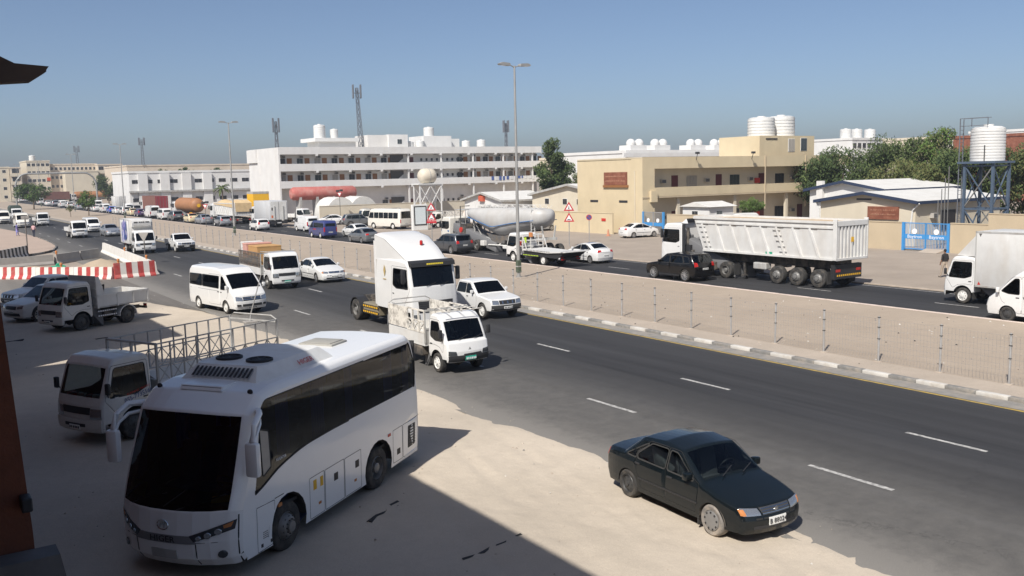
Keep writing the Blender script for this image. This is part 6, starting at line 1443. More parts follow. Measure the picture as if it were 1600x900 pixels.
# ------------------------------------------------------------------ buildings
surf('plaster_white', (.64, .635, .62), .85, .05, .6, (.50, .46, .40), .22, .7, streak=True); surf('plaster_wall', (.66, .645, .62), .85, .05, .8, (.45, .42, .38), .25, .7, streak=True)
surf('plaster_yellow', (.57, .475, .315), .88, .05, .7, (.45, .36, .23), .30, .6, streak=True); surf('plaster_cream', (.58, .52, .41), .88, .05, .7, (.48, .42, .32), .3, .7, streak=True); surf('plaster_beige', (.56, .48, .38), .88, .06, .5, (.42, .36, .3), .3, .4, streak=True); surf('wall_tan', (.47, .385, .265), .9, .06, .7, (.40, .32, .22), .35, .6, streak=True)
plain('door_brown', (.26, .11, .035), .6); plain('door_maroon', (.10, .015, .018), .6); plain('ac_body', (.42, .40, .37), .6); plain('ac_dark', (.10, .10, .10), .7); plain('frame_white', (.68, .68, .66), .6); plain('window_pane', (.05, .06, .065), .08, 0, .6); plain('window_dark', (.03, .03, .033), .3); plain('stairwell_shade', (.08, .075, .07), .9)
surf('tank_white', (.64, .64, .625), .5, .04, 2, (.5, .46, .4), .2, 1.5); surf('sign_brown', (.20, .065, .035), .7, .2, 2, (.3, .16, .1), .4, 2); plain('trim_blue', (.022, .036, .075), .6); plain('steel_blue', (.065, .095, .14), .6); plain('gate_blue', (.05, .25, .55), .5); surf('roof_white', (.62, .61, .58), .7, .06, 1, (.45, .41, .35), .3, .8); plain('tarp_red', (.5, .10, .05), .8); surf('mast_grey', (.13, .14, .16), .7, .1, 1)
SH = {}
def shared(key, fn):
    if key not in SH: SH[key] = fn()
    return SH[key]
def m_box(name, dx, dy, dz, k, bev=0): return shared((name, dx, dy, dz, k), lambda: MB().box(-dx / 2, dx / 2, -dy / 2, dy / 2, 0, dz, k, bev).mesh(name))
def m_window(w, h, pane='window_pane', bars=1, frame='frame_white'):
    def mk():
        m = MB(); m.box(-w / 2, w / 2, .02, .06, 0, h, frame); return m.mesh('window')
    def mk2():
        m = MB(); n = bars + 1; pw = (w - .08) / n
        for i in range(n): a = -w / 2 + .04 + i * pw; m.box(a + .02, a + pw - .02, -.004, .021, .05, h - .05, pane)
        return m.mesh('pane')
    return shared(('win', w, h, pane, bars, frame), mk), shared(('pane', w, h, pane, bars, frame), mk2)
def put(name, me, par, x, y, z, rz=0.0):
    o = link(name, me, par, (x - par.location.x, y - par.location.y, z - par.location.z)); 
    if rz: o.rotation_euler = (0, 0, rz)
    return o
def put_window(par, x, y, z, w=1.0, h=1.0, rz=0.0, pane='window_pane', bars=1):
    a, b = m_window(w, h, pane, bars); o = put('window', a, par, x, y, z, rz); link('pane', b, o)
def m_ac():
    def mk():
        m = MB(); m.box(-.34, .34, -.32, .1, 0, .42, 'ac_body'); m.box(-.30, .30, -.33, -.32, .04, .38, 'ac_dark'); return m.mesh('air_conditioner')
    return shared('ac', mk)
def bmesh_part(par, name, mb, smooth=None):
    L = par.location; mb.v = [(x - L.x, y - L.y, z - L.z) for x, y, z in mb.v]; return obj(name, mb, par, smooth)
def m_tank(r, h, k='tank_white', ribs=6):
    def mk():
        m = MB(); prof = [(r * .98, 0)]
        for i in range(ribs): z = h * .92 * i / ribs; prof += [(r, z + .02), (r, z + h * .92 / ribs * .75), (r * .965, z + h * .92 / ribs * .82), (r * .965, z + h * .92 / ribs * .96)]
        prof += [(r * .98, h * .93), (r * .75, h * .985), (r * .3, h), (r * .3, h * 1.05), (.001, h * 1.05)]
        m.lathe(prof, k, 20); return m.mesh('water_tank', 35)
    return shared(('tank', r, h, k), mk)

def dormitory():
    Yf = 165.0; b = tag(empty('dormitory', (88, 168, 0)), 'long white three-storey dormitory with open balconies and brown doors', 'building')
    X0, X1 = 59.6, 118.4; xs = 59.9
    m = MB(); m.box(xs, X1, Yf + 2.0, Yf + 16.7, 0, 12.0, 'plaster_wall'); bmesh_part(b, 'wall', m)
    m = MB(); m.box(X0, xs, Yf + .01, Yf + 16.7, 0, 12.46, 'plaster_white'); m.box(X0 - .35, X0, Yf + 11.5, Yf + 16.8, 9.9, 12.4, 'plaster_white'); bmesh_part(b, 'end_wall', m)
    for z in (4.4, 7.6): m = MB(); m.box(X0 - .04, X0 + .01, Yf + 10.2, Yf + 10.9, z, z + 2.2, 'plaster_wall'); bmesh_part(b, 'recess', m)
    for z0, z1 in ((11.17, 12.5), (8.1, 9.45), (5.0, 6.3)):
        m = MB(); m.box(xs, X1, Yf, Yf + .2, z0, z1, 'plaster_white'); m.box(xs, X1, Yf + .2, Yf + 2.02, z0, z0 + .25, 'plaster_white'); m.box(X1 - .2, X1, Yf + .2, Yf + 2.0, z0 + .25, z1, 'plaster_white'); bmesh_part(b, 'balcony', m)
        for i in range(9): m = MB(); x = 67 + i * 6.6; m.box(x - .22, x + .22, Yf - .06, Yf + 1.9, z0 - .32, z0 - .002, 'plaster_white'); bmesh_part(b, 'beam', m)
    m = MB(); m.box(xs, X1, Yf + .2, Yf + 16.6, 12.0, 12.06, 'roof_white'); bmesh_part(b, 'roof', m)
    for i in range(5): m = MB(); x = 86.2 + i * 7.5; m.box(x - .15, x + .15, Yf + .25, Yf + .5, 0, 11.2, 'plaster_white'); bmesh_part(b, 'column', m)
    yb = Yf + 1.98; dm = m_box('door', .95, .08, 2.15, 'door_brown'); small = [90.0 + 1.2 * i for i in range(9)]
    units = [60.6 + 3.45 * i for i in range(7)] + [98.6 + 3.15 * i for i in range(7)]
    for fl, z in enumerate((.1, 5.25, 8.35)):
        for j, x in enumerate(units):
            if fl == 0 and j < 6: continue
            put('door', dm, b, x + 1.75, yb, z); put_window(b, x + .35, yb, z + .9, 1.25, 1.25, pane=['window_pane', 'pane_pale', 'window_dark'][(j + fl) % 3]); put('air_conditioner', m_ac(), b, x + .55, yb, z + 2.18)
        put('door', m_box('door', .95, .08, 2.15, 'door_maroon'), b, 87.7, yb, z)
        for x in small: put_window(b, x, yb, z + 1.35, .55, .62, pane='window_dark', bars=0)
        m = MB(); m.box(83.0, 85.8, yb - .25, yb + .1, z, z + 2.6, 'stairwell_shade'); m.prism([(83.1, z), (85.7, z), (85.7, z + 1.9)], yb - .4, yb - .28, 'plaster_wall'); bmesh_part(b, 'stairwell', m)  # dark slab before the wall paints the shade of the deep stair opening
    # roof rooms
    m = MB(); m.box(69.6, 77.2, 170, 176, 12.0, 13.7, 'plaster_wall'); m.box(68.6, 77.6, 169.4, 177, 13.7, 14.4, 'plaster_white'); bmesh_part(b, 'roof_room', m)
    m = MB(); m.box(79.8, 84.2, 170, 176, 12.0, 15.0, 'plaster_wall'); m.box(84.2, 88.5, 169.6, 176, 12.0, 15.1, 'plaster_white'); bmesh_part(b, 'roof_room', m); put_window(b, 86.6, 169.55, 13.2, 1.1, 1.0)
    m = MB(); m.box(92.6, 99.2, 170.5, 177, 12.0, 14.9, 'plaster_white'); m.box(97.2, 102.0, 172.0, 178, 12.0, 14.4, 'plaster_white'); bmesh_part(b, 'roof_room', m)
    labels = ['tall white water tank left on the dormitory roof room', 'shorter white water tank beside the tall one on the dormitory roof', 'white water tank right of the dormitory lift room', 'second white water tank before the dormitory stair room', 'white water tank on top of the dormitory stair room', 'white water tank on dormitory roof right of the stair room', 'rightmost white water tank on the dormitory roof']
    for i, (x, y, z, r, h) in enumerate(((70.6, 172, 14.4, 1.15, 2.6), (73.6, 172, 14.4, .8, 1.8), (89.6, 171, 12.06, .85, 1.7), (91.7, 170.6, 12.06, .95, 1.9), (95.2, 173, 14.9, 1.1, 1.9), (103.0, 171, 12.06, .9, 1.9), (106.8, 171, 12.06, .95, 2.1))):
        o = tag(link('water_tank', m_tank(r, h), None, (x, y, z)), labels[i], 'water tank', 'roof water tanks')
    # clothes hung over the balcony
    random.seed(5)
    for i in range(13):
        m = MB(); w = random.uniform(.35, .8); h = random.uniform(.5, .9); x = 105.4 + i * .95; k = random.choice(['cloth_blue', 'cloth_white', 'cloth_dark', 'cloth_blue']); z = 6.32
        n = 4; v = []
        for a in range(n + 1): v += [(x + w * a / n, Yf - .03 - .02 * (a % 2), z), (x + w * a / n, Yf - .04 - .03 * (a % 2), z - h)]
        m.add(v, [(2 * a, 2 * a + 2, 2 * a + 3, 2 * a + 1) for a in range(n)], k); o = obj('laundry', m); tag(o, '%s garment hung over the lowest balcony, %s from the left' % ({'cloth_blue': 'blue', 'cloth_white': 'white', 'cloth_dark': 'dark'}[k], ['first', 'second', 'third', 'fourth', 'fifth', 'sixth', 'seventh', 'eighth', 'ninth', 'tenth', 'eleventh', 'twelfth', 'last'][i]), 'laundry', 'laundry on the balcony')
plain('cloth_blue', (.06, .10, .28), .9); plain('cloth_white', (.6, .6, .6), .9); plain('cloth_dark', (.05, .05, .07), .9)
dormitory()

def mast(x, y, z0, h, w, label, antennas=True, lean=0):
    o = tag(empty('antenna_mast', (x, y, z0)), label, 'mast'); m = MB(); n = max(3, int(h / 1.1))
    P = [(-w, -w), (w, -w), (w, w), (-w, w)]
    for (a, c) in P: m.bar((a, c, 0), (a * .5 + lean, c * .5, h), .09, 'mast_grey')
    for i in range(n):
        t0, t1 = i / n, (i + 1) / n
        for j in range(4):
            a, c = P[j], P[(j + 1) % 4]; f0, f1 = 1 - .5 * t0, 1 - .5 * t1
            m.bar((a[0] * f0 + lean * t0, a[1] * f0, h * t0), (c[0] * f1 + lean * t1, c[1] * f1, h * t1), .05, 'mast_grey'); m.bar((a[0] * f1 + lean * t1, a[1] * f1, h * t1), (c[0] * f1 + lean * t1, c[1] * f1, h * t1), .05, 'mast_grey')
    obj('lattice', m, o)
    if antennas:
        for a in range(4):
            t = a * PI / 2 + .4; m = MB(); q = (math.cos(t) * w * 2.6 + lean, math.sin(t) * w * 2.6); m.box(q[0] - .13, q[0] + .13, q[1] - .13, q[1] + .13, h - 2.0, h + .6, 'mast_grey', .03); m.bar((lean, 0, h - 1), (q[0], q[1], h - 1), .06, 'mast_grey'); obj('antenna', m, o)
mast(61.6, 171, 12.06, 5.4, .28, 'short lattice antenna mast at the left end of the dormitory roof'); mast(79.3, 172, 12.06, 12.2, .40, 'tall dark lattice antenna mast on the dormitory roof', lean=-.5); mast(114.6, 173, 12.06, 5.8, .26, 'thin antenna mast at the right end of the dormitory roof')

def scribble(x, y0, y1, z, h, seed):
    """weathered lettering too faded to read: a row of uneven strokes"""
    rnd = random.Random(seed); m = MB(); y = y0
    while y < y1:
        w = rnd.uniform(.03, .09) * h / .2; m.box(x - .008, x, y, y + w, z - h * rnd.uniform(.2, .5), z + h * rnd.uniform(.2, .5), 'sign_letter')
        if rnd.random() < .6: m.box(x - .008, x, y, y + w * 2.2, z - h * .45, z - h * .3, 'sign_letter')
        y += w + rnd.choice([.05, .07, .16]) * h / .2
    return m
def yellow_building():
    b = tag(empty('yellow_building', (82, 82, 0)), 'two-storey yellow accommodation block with maroon doors and long balcony', 'building')
    X0, X1, Yc = 67.4, 103.0, 75.45
    m = MB(); m.box(X0, X0 + 1.75, Yc, 86.8, 0, 8.24, 'plaster_yellow'); m.box(X0 + 1.75, X1, Yc + 1.8, 86.8, 0, 8.0, 'plaster_cream'); bmesh_part(b, 'wall', m)
    m = MB(); m.box(X0 + 1.75, X1, Yc, Yc + .2, 6.98, 8.24, 'plaster_yellow'); m.box(X0 + 1.75, X1, Yc + .2, Yc + 1.82, 6.98, 7.2, 'plaster_yellow'); bmesh_part(b, 'roof_parapet', m)
    m = MB(); m.box(X0 + 1.75, X1, Yc, Yc + .2, 4.0, 4.95, 'plaster_yellow'); m.box(X0 + 1.2, X1, Yc + .2, Yc + 1.82, 3.75, 4.0, 'plaster_yellow'); m.box(X0 - .02, X1, Yc - .05, Yc + .02, 3.82, 3.98, 'wall_tan'); bmesh_part(b, 'balcony', m)
    m = MB(); m.box(X0 + 1.0, X0 + 1.9, Yc - .3, Yc - .002, 3.4, 4.6, 'plaster_yellow'); bmesh_part(b, 'buttress', m)
    m = MB(); m.box(X0, X1, 77.3, 86.8, 8.0, 8.06, 'roof_white'); bmesh_part(b, 'roof', m)
    m = MB(); m.box(X0 - .02, X0 + .02, Yc, 86.8, 8.16, 8.26, 'plaster_cream'); bmesh_part(b, 'coping', m)
    # sign and slots on the road face (rotated to face the road)
    m = MB(); m.box(X0 - .12, X0, 77.9, 81.8, 5.3, 6.7, 'sign_brown'); s = bmesh_part(b, 'sign_board', m); m = MB(); m.box(X0 - .20, X0 - .0, 77.7, 81.9, 5.02, 5.28, 'door_brown'); bmesh_part(b, 'sign_ledge', m)
    for i in range(2): bmesh_part(s.parent, 'faded_lettering', scribble(X0 - .125, 78.2, 81.5, 6.25 - i * .5, .2, 7 + i))
    for y in (77.9, 83.0): m = MB(); m.box(X0 - .03, X0 + .02, y, y + 1.4, 3.35, 3.6, 'window_dark'); bmesh_part(b, 'vent_slot', m)
    m = MB(); m.bar((X0 - .06, 76.6, 0), (X0 - .06, 76.6, 6.8), .08, 'plaster_cream'); bmesh_part(b, 'downpipe', m)
    yb = Yc + 1.78
    for z, ex in ((4.05, 0), (.05, 1)):
        for i, x in enumerate((73.8, 80.8, 88.1, 95.2)): put('door', m_box('door', .95, .08, 2.15, 'door_maroon'), b, x, yb, z)
        for i, x in enumerate((69.9, 76.5, 83.5, 91.4, 98.8)): put_window(b, x, yb, z + .75, 1.7, 1.35, pane=['window_dark', 'pane_pale', 'window_pane'][i % 3], bars=2)
        for x in (71.9, 78.7, 86.0, 93.6): put('air_conditioner', m_ac(), b, x, yb, z + 1.3)
        m = MB(); m.box(86.9, 87.6, yb - .25, yb, z + 1.0, z + 1.6, 'ink_red'); bmesh_part(b, 'fire_box', m)
    for x in (86.7, 94.0): m = MB(); m.box(x - .05, x + .05, Yc - .10, Yc - .002, 2.0, 8.3, 'wall_tan'); bmesh_part(b, 'downpipe', m)
    for x in (73.0, 82.0, 91.0): m = MB(); m.box(x - .2, x + .2, Yc + .3, Yc + .6, 0, 3.8, 'plaster_cream'); bmesh_part(b, 'column', m)
    m = MB(); m.box(86.9, 96.9, 76.5, 83, 8.06, 10.65, 'plaster_yellow'); pr = bmesh_part(b, 'roof_room', m); put_window(b, 92.6, 76.45, 8.7, 1.2, 1.6, pane='pane_pale'); put_window(b, 94.9, 76.45, 8.8, 1.2, 1.6, pane='window_pane')
    m = MB(); m.box(88.0, 90.0, 76.44, 76.5, 10.2, 10.35, 'window_dark'); bmesh_part(b, 'vent_slot', m)
    for x in (75.4, 84.4):   # floodlights with their brackets
        m = MB(); m.bar((x, Yc, 7.9), (x - .5, Yc - .7, 8.6), .06, 'steel_dark'); m.box(x - .8, x - .35, Yc - .9, Yc - .6, 8.5, 8.75, 'steel_dark', .03); bmesh_part(b, 'floodlight', m)
    tag(link('water_tank', m_tank(1.65, 2.35), None, (90.0, 79, 10.65)), 'left of the two white water tanks on the yellow roof room', 'water tank', 'roof water tanks'); tag(link('water_tank', m_tank(1.7, 2.55), None, (93.6, 79, 10.65)), 'right of the two white water tanks on the yellow roof room', 'water tank', 'roof water tanks')
plain('sign_letter', (.42, .22, .14), .6)
yellow_building()

def prefab(name, label, X0, X1, Ya, Yb, ze, zp, k='plaster_white', trim='trim_blue', items=None):
    """shed with its gable to the road, ridge running away from it"""
    b = tag(empty(name, (X0, (Ya + Yb) / 2, 0)), label, 'building'); yc = (Ya + Yb) / 2
    m = MB(); m.prism([(Ya, 0), (Ya, ze), (yc, zp), (Yb, ze), (Yb, 0)], X0, X1, k, 'x'); bmesh_part(b, 'wall', m)
    for s in (1, -1):
        ye = (Yb if s > 0 else Ya) + s * .45; m = MB(); d = (zp - ze) / (yc - Ya); zz = ze - .45 * d
        m.add([(X0 - .5, yc, zp + .12), (X1 + .3, yc, zp + .12), (X1 + .3, ye, zz + .12), (X0 - .5, ye, zz + .12), (X0 - .5, yc, zp + .02), (X1 + .3, yc, zp + .02), (X1 + .3, ye, zz + .02), (X0 - .5, ye, zz + .02)], [(0, 1, 2, 3), (7, 6, 5, 4), (3, 2, 6, 7), (0, 3, 7, 4)], 'roof_white'); bmesh_part(b, 'roof', m)
        m = MB(); m.add([(X0 - .52, yc, zp + .14), (X0 - .52, ye, zz + .14), (X0 - .52, ye, zz - .14), (X0 - .52, yc, zp - .14), (X0 - .50, yc, zp + .14), (X0 - .5, ye, zz + .14), (X0 - .5, ye, zz - .14), (X0 - .5, yc, zp - .14)], [(0, 1, 2, 3), (7, 6, 5, 4), (0, 4, 5, 1), (3, 2, 6, 7)], trim); m.box(X0 - .5, X1 + .3, ye - .03 * s, ye + .03 * s, zz - .14, zz + .12, trim); bmesh_part(b, 'fascia', m)
    return b
b = prefab('site_office', 'cream prefab office with navy roof trim and brown sign board', 71.0, 84.0, 45.7, 55.2, 3.75, 4.45, 'plaster_cream')
m = MB(); m.box(70.88, 71.0, 47.2, 50.2, 2.2, 3.3, 'sign_brown'); s = bmesh_part(b, 'sign_board', m)
for i in range(2): bmesh_part(b, 'faded_lettering', scribble(70.87, 47.5, 49.9, 3.0 - i * .36, .14, 3 + i))
m = MB(); m.box(70.97, 71.0, 49.9, 51.4, 3.82, 3.98, 'window_dark'); bmesh_part(b, 'vent_slot', m)
m = MB(); m.bar((70.7, 45.2, 3.6), (70.9, 45.9, 3.0), .1, 'frame_white'); m.bar((70.9, 45.9, 3.0), (70.9, 46.1, 1.0), .1, 'frame_white'); m.bar((70.8, 55.5, 3.6), (70.8, 55.2, 3.0), .1, 'frame_white'); m.bar((70.8, 55.2, 3.0), (70.8, 55.2, .5), .1, 'frame_white'); bmesh_part(b, 'downpipe', m)
put('air_conditioner', m_ac(), b, 73.4, 45.65, 2.3); m = MB(); m.box(74.6, 76.8, 45.62, 45.72, 1.2, 2.9, 'window_dark'); bmesh_part(b, 'window', m)
b = prefab('site_shed', 'white prefab shed with navy roof trim behind the site office', 78.0, 90.0, 53.6, 62.0, 4.55, 5.3, 'plaster_white'); m = MB(); m.box(77.6, 78.0, 60.2, 60.9, 3.4, 5.4, 'plaster_wall'); bmesh_part(b, 'vent_stack', m); m = MB(); m.box(77.7, 78.0, 57.3, 58.0, 3.7, 4.0, 'steel_dark'); bmesh_part(b, 'floodlight', m)
prefab('yard_shed', 'cream shed with navy trim behind the water tower', 74, 95, 26.0, 37.5, 3.6, 4.4, 'plaster_cream')
b = prefab('long_prefab', 'long white prefab cabin with low pitched roof left of the yellow block', 74.0, 84.0, 88.5, 105.5, 3.9, 5.2, 'plaster_cream', 'bed_grey')
for y in (90, 95, 98, 102): put_window(b, 73.95, y, 2.6, 1.0, .8, PI / 2 * 3, 'window_dark')
prefab('gable_cabin', 'white gabled cabin behind the cement tanker', 70.0, 78.0, 107.0, 117.0, 3.2, 4.2, 'plaster_white', 'bed_grey')

# ------------------------------------------------------------------ compound walls and gates
def wall(label, x, y0, y1, h, k='wall_tan', th=.22, name='compound_wall'):
    b = tag(empty(name, (x, (y0 + y1) / 2, 0)), label, 'wall'); m = MB(); m.box(x, x + th, y0, y1, -.05, h, k); bmesh_part(b, 'panel', m); m = MB(); m.box(x - .04, x + th + .04, y0, y1, h, h + .07, k); bmesh_part(b, 'coping', m); return b
wall('tan compound wall right of the blue gate', 67.5, 12, 40.5, 2.25); wall('tan compound wall left of the blue gate behind the dump truck', 67.5, 44.6, 71.8, 2.2); wall('yellow boundary wall in front of the plain yellow road face', 65.2, 77.9, 98.0, 2.25, 'plaster_yellow')
w = wall('raised tan wall section with corrugated edge at the right', 67.44, 22, 37.5, 3.05, 'wall_tan', .14, 'raised_wall')
for y, z in ((81.6, 1.75), (79.0, 1.6)): m = MB(); m.box(65.15, 65.2, y, y + .7, z - .2, z + .1, 'ink_red' if y < 80 else 'frame_white'); tag(obj('wall_plaque', m), 'small red plaque on the yellow boundary wall' if y < 80 else 'small white plaque on the yellow boundary wall', 'plaque')
def gate(label, x, y0, y1, h, rods='gate_blue', text=None, band=True):
    g = tag(empty('gate', (x, (y0 + y1) / 2, 0)), label, 'gate'); mid = (y0 + y1) / 2
    for a, c in ((y0, mid - .03), (mid + .03, y1)):
        m = MB()
        for p, q in (((a, .15), (c, .15)), ((a, h), (c, h)), ((a, .15), (a, h)), ((c, .15), (c, h))): m.bar((x, p[0], p[1]), (x, q[0], q[1]), .07, rods)
        lf = bmesh_part(g, 'gate_leaf', m); n = 14
        for i in range(1, n): y = a + (c - a) * i / n; m = MB(); m.bar((x, y, .18), (x, y, h - .03), .025, rods); bmesh_part(lf.parent, 'bar', m)
        if band:
            m = MB(); m.box(x - .03, x + .03, a, c, .95, 1.32, 'gate_blue'); bmesh_part(g, 'name_band', m); m = MB(); m.lathe([(.22, 0), (.22, .03), (.001, .03)], 'ink_white', 16, 'x', (x - .07, (a + c) / 2, 1.55)); bmesh_part(g, 'badge', m)
            if text: L = lettering(text, .36, 'ink_white', (x - .036, (a + c) / 2, 1.13), (0, -1, 0), (0, 0, 1), 1.1); L.v = [(p - g.location.x, q - g.location.y, r_) for p, q, r_ in L.v]; obj('lettering', L, g)
    for y in (y0 - .1, y1 + .1): m = MB(); m.box(x - .1, x + .1, y - .1, y + .1, 0, h + .05, 'gate_blue'); bmesh_part(g, 'gate_post', m)
gate('blue steel double gate with white lettering in the tan wall', 67.6, 40.75, 44.4, 2.2, text='Baytron'); gate('pale steel gate with blue panels beside the yellow block', 67.3, 72.2, 75.1, 2.4, 'galvanised')
m = MB(); m.prism([(66.2, .02), (67.4, .02), (67.4, .25), (66.4, .06)], 40.8, 42.4, 'kerb_concrete'); tag(obj('gate_ramp', m), 'broken concrete ramp at the foot of the blue gate', 'ramp')
# guard hut by the yellow block
b = tag(empty('guard_hut', (69.5, 69.5, 0)), 'small white guard hut with pitched roof beside the yellow block', 'hut'); m = MB(); m.box(69.0, 72.5, 67.2, 71.0, 0, 3.0, 'plaster_white'); bmesh_part(b, 'wall', m); m = MB(); m.prism([(66.9, 3.0), (69.1, 3.5), (71.3, 3.0)], 68.7, 72.8, 'roof_white', 'x'); bmesh_part(b, 'roof', m); put_window(b, 68.95, 69.2, 2.0, .9, .6, -PI / 2, 'window_dark'); put_window(b, 70.4, 67.15, 2.0, .9, .6)

# ------------------------------------------------------------------ water tower
def water_tower():
    b = tag(empty('water_tower', (72.6, 40.8, 0)), 'white ribbed water tank on blue steel tower behind the tan wall', 'water tower'); X0, X1, Ya, Yb = 71.6, 73.9, 39.6, 41.9
    cs = [(X0, Ya), (X1, Ya), (X1, Yb), (X0, Yb)]
    for x, y in cs: m = MB(); m.bar((x, y, 0), (x, y, 6.8), .20, 'steel_blue'); bmesh_part(b, 'leg', m)
    for z0, z1 in ((.2, 3.2), (3.3, 6.6)):
        for i in range(4):
            a, c = cs[i], cs[(i + 1) % 4]; m = MB(); m.bar((*a, z0), (*c, z1), .08, 'steel_light' if i % 2 else 'steel_blue'); m.bar((*c, z0), (*a, z1), .08, 'steel_blue'); m.bar((*a, z1), (*c, z1), .12, 'steel_blue'); bmesh_part(b, 'brace', m)
    m = MB(); m.box(X0 - .3, X1 + .3, Ya - .3, Yb + .5, 6.78, 6.95, 'steel_blue'); bmesh_part(b, 'platform', m)
    o = put('tank', m_tank(1.28, 2.75, 'tank_white', 11), b, (X0 + X1) / 2, (Ya + Yb) / 2, 6.95)
    m = MB(); m.bar((X0 - .1, Ya + .7, 6.95), (X0 - .1, Ya + .7, 8.2), .06, 'steel_dark'); bmesh_part(b, 'level_pipe', m)
    yl = Yb + .55
    for dx in (-.25, .25): m = MB(); m.bar((X0 + .3 + dx, yl, .2), (X0 + .3 + dx, yl, 10.3), .06, 'mast_grey'); bmesh_part(b, 'ladder_rail', m)
    for i in range(30): m = MB(); m.bar((X0 + .05, yl, .5 + i * .32), (X0 + .55, yl, .5 + i * .32), .03, 'mast_grey'); bmesh_part(b, 'rung', m)
    m = MB(); m.bar((X0 + .05, yl, 9.75), (X0 + .05, Ya + .6, 9.75), .05, 'mast_grey'); m.bar((X0 + .05, yl, 10.35), (X0 + .05, Ya + .6, 10.35), .05, 'mast_grey'); m.bar((X0 + .55, yl, 10.35), (X0 + .55, Ya + .6, 10.35), .05, 'mast_grey')
    for y in (yl, Yb - .4, Ya + .6): m.bar((X0 + .05, y, 9.7), (X0 + .05, y, 10.35), .05, 'mast_grey')
    bmesh_part(b, 'guard_rail', m)
    for k in range(4): m = MB(); m.bar((X0 - .2 - k * .14, Yb + 1.2 + k * .2, .2), (X0 - .2 - k * .14, Yb + 1.2 + k * .2, 6.6 - k * .9), .05, 'steel_light'); bmesh_part(b, 'pipe', m)
water_tower()

# ------------------------------------------------------------------ far skyline buildings (faces towards -Y)
def block(name, label, x0, x1, y, z, k, depth=14, floors=3, nwin=8, wz=None, ww=1.3, wh=1.2, parapet=True, band=None, wk='window_dark'):
    b = tag(empty(name, ((x0 + x1) / 2, y, 0)), label, 'building', None); m = MB(); m.box(x0, x1, y, y + depth, 0, z, k); bmesh_part(b, 'wall', m)
    if parapet: m = MB(); m.box(x0 - .15, x1 + .15, y - .15, y + depth + .15, z, z + .5, k); bmesh_part(b, 'parapet', m)
    fh = z / floors
    for f in range(floors):
        for i in range(nwin):
            x = x0 + (x1 - x0) * (i + .5) / nwin; put_window(b, x, y - .05, f * fh + fh * .42, ww, wh, pane=wk)
        if band: m = MB(); m.box(x0 - .1, x1 + .1, y - .9, y - .001, f * fh + .1, f * fh + fh * .36, band); bmesh_part(b, 'balcony', m)
    return b
b = block('low_white_block', 'low white two-storey block with flat roof behind the tan-covered tipper', 49.0, 79.0, 240, 8.9, 'plaster_white', 20, 2, 10, ww=1.9, wh=1.0); m = MB(); m.box(48.8, 79.2, 239.0, 239.98, 4.2, 4.6, 'bed_grey'); bmesh_part(b, 'canopy', m)
for i in range(4): m = MB(); m.box(51 + i * 5.2, 53.2 + i * 5.2, 239.4, 239.98, 0, 8.7, 'plaster_white'); bmesh_part(b, 'bay', m)
block('beige_warehouse', 'long beige warehouse along the horizon left of the dormitory', 70, 135, 345, 12.2, 'plaster_beige', 40, 1, 6, ww=2, wh=.6)
block('apartment_block', 'cream apartment block with dark balconies at the far left', 30, 41, 420, 13.4, 'plaster_cream', 20, 4, 3); block('apartment_block', 'cream stair block with stacked dark balconies at the far left', 41.2, 45.0, 419, 13.2, 'plaster_beige', 20, 4, 1, band='plaster_cream', ww=2.6, wh=1.9)
block('apartment_block', 'tallest cream apartment block with roof room at the left', 47.5, 56.0, 422, 15.8, 'plaster_cream', 22, 5, 5); block('apartment_block', 'beige apartment block with rows of windows behind the arched gantry', 56.2, 74.0, 424, 14.4, 'plaster_beige', 22, 4, 11, ww=1.0); b = block('blank_block', 'blank cream gable wall behind the red tanker lorry', 60.5, 73.0, 415, 11.4, 'plaster_cream', 8, 1, 1, ww=.1, wh=.1); block('apartment_block', 'beige block with long dark balconies right of the blank gable', 73.5, 83.0, 418, 14.0, 'plaster_beige', 20, 4, 4, band='plaster_cream', ww=2.0, wh=1.6)
tag(link('water_tank', m_tank(1.2, 2.2), None, (50.5, 428, 16.3)), 'small water tank on the tallest far left apartment block', 'water tank', 'roof water tanks')
b = block('white_villa_block', 'white block with four pairs of roof domes behind the yellow block', 107, 142, 124, 9.9, 'plaster_white', 20, 2, 8); m = MB(); m.box(106, 143, 123.4, 123.8, 9.2, 9.9, 'plaster_white'); bmesh_part(b, 'cornice', m)
for i, x in enumerate((110.8, 116.5, 125.4, 131.5)):
    m = MB(); m.box(x - 1.9, x + 1.9, 125, 128, 10.4, 11.3, 'plaster_white'); bmesh_part(b, 'roof_box', m)
    for s in (-1, 1): m = MB(); m.lathe([(.85 * math.cos(t), 11.3 + .3 + .85 * math.sin(t)) for t in [-.35 + i_ * (PI / 2 + .35) / 6 for i_ in range(7)]], 'tank_white', 16, 'z', (x + s * .95, 126, 0)); bmesh_part(b, 'dome_tank', m, 40)
for i, (x0, x1, y, z, k, lab) in enumerate(((118, 132, 150, 9.5, 'plaster_cream', 'cream block peeking over the yellow roof beside the trees'), (100, 109, 190, 10.5, 'plaster_beige', 'beige block far behind the big dark tree'), (183, 197, 134, 12.7, 'plaster_white', 'white block with roof tanks above the tree tops'), (190, 202, 116, 12.3, 'plaster_cream', 'cream block above the trees left of the water tower'), (196, 215, 99, 13.2, 'plaster_white', 'white block on the skyline at the right edge'), (165, 184, 84, 11.4, 'sign_brown', 'reddish brown block above the trees at the right edge'))):
    block('skyline_block', lab, x0, x1, y, z, k, 15, 4, 8)
for x, y, z, lab in ((186, 138, 13.2, 'left tank on the white block above the tree tops'), (190, 138, 13.2, 'middle tank on the white block above the tree tops'), (195, 138, 13.2, 'right tank on the white block above the tree tops')): tag(link('water_tank', m_tank(1.3, 2.2), None, (x, y, z)), lab, 'water tank', 'roof water tanks')
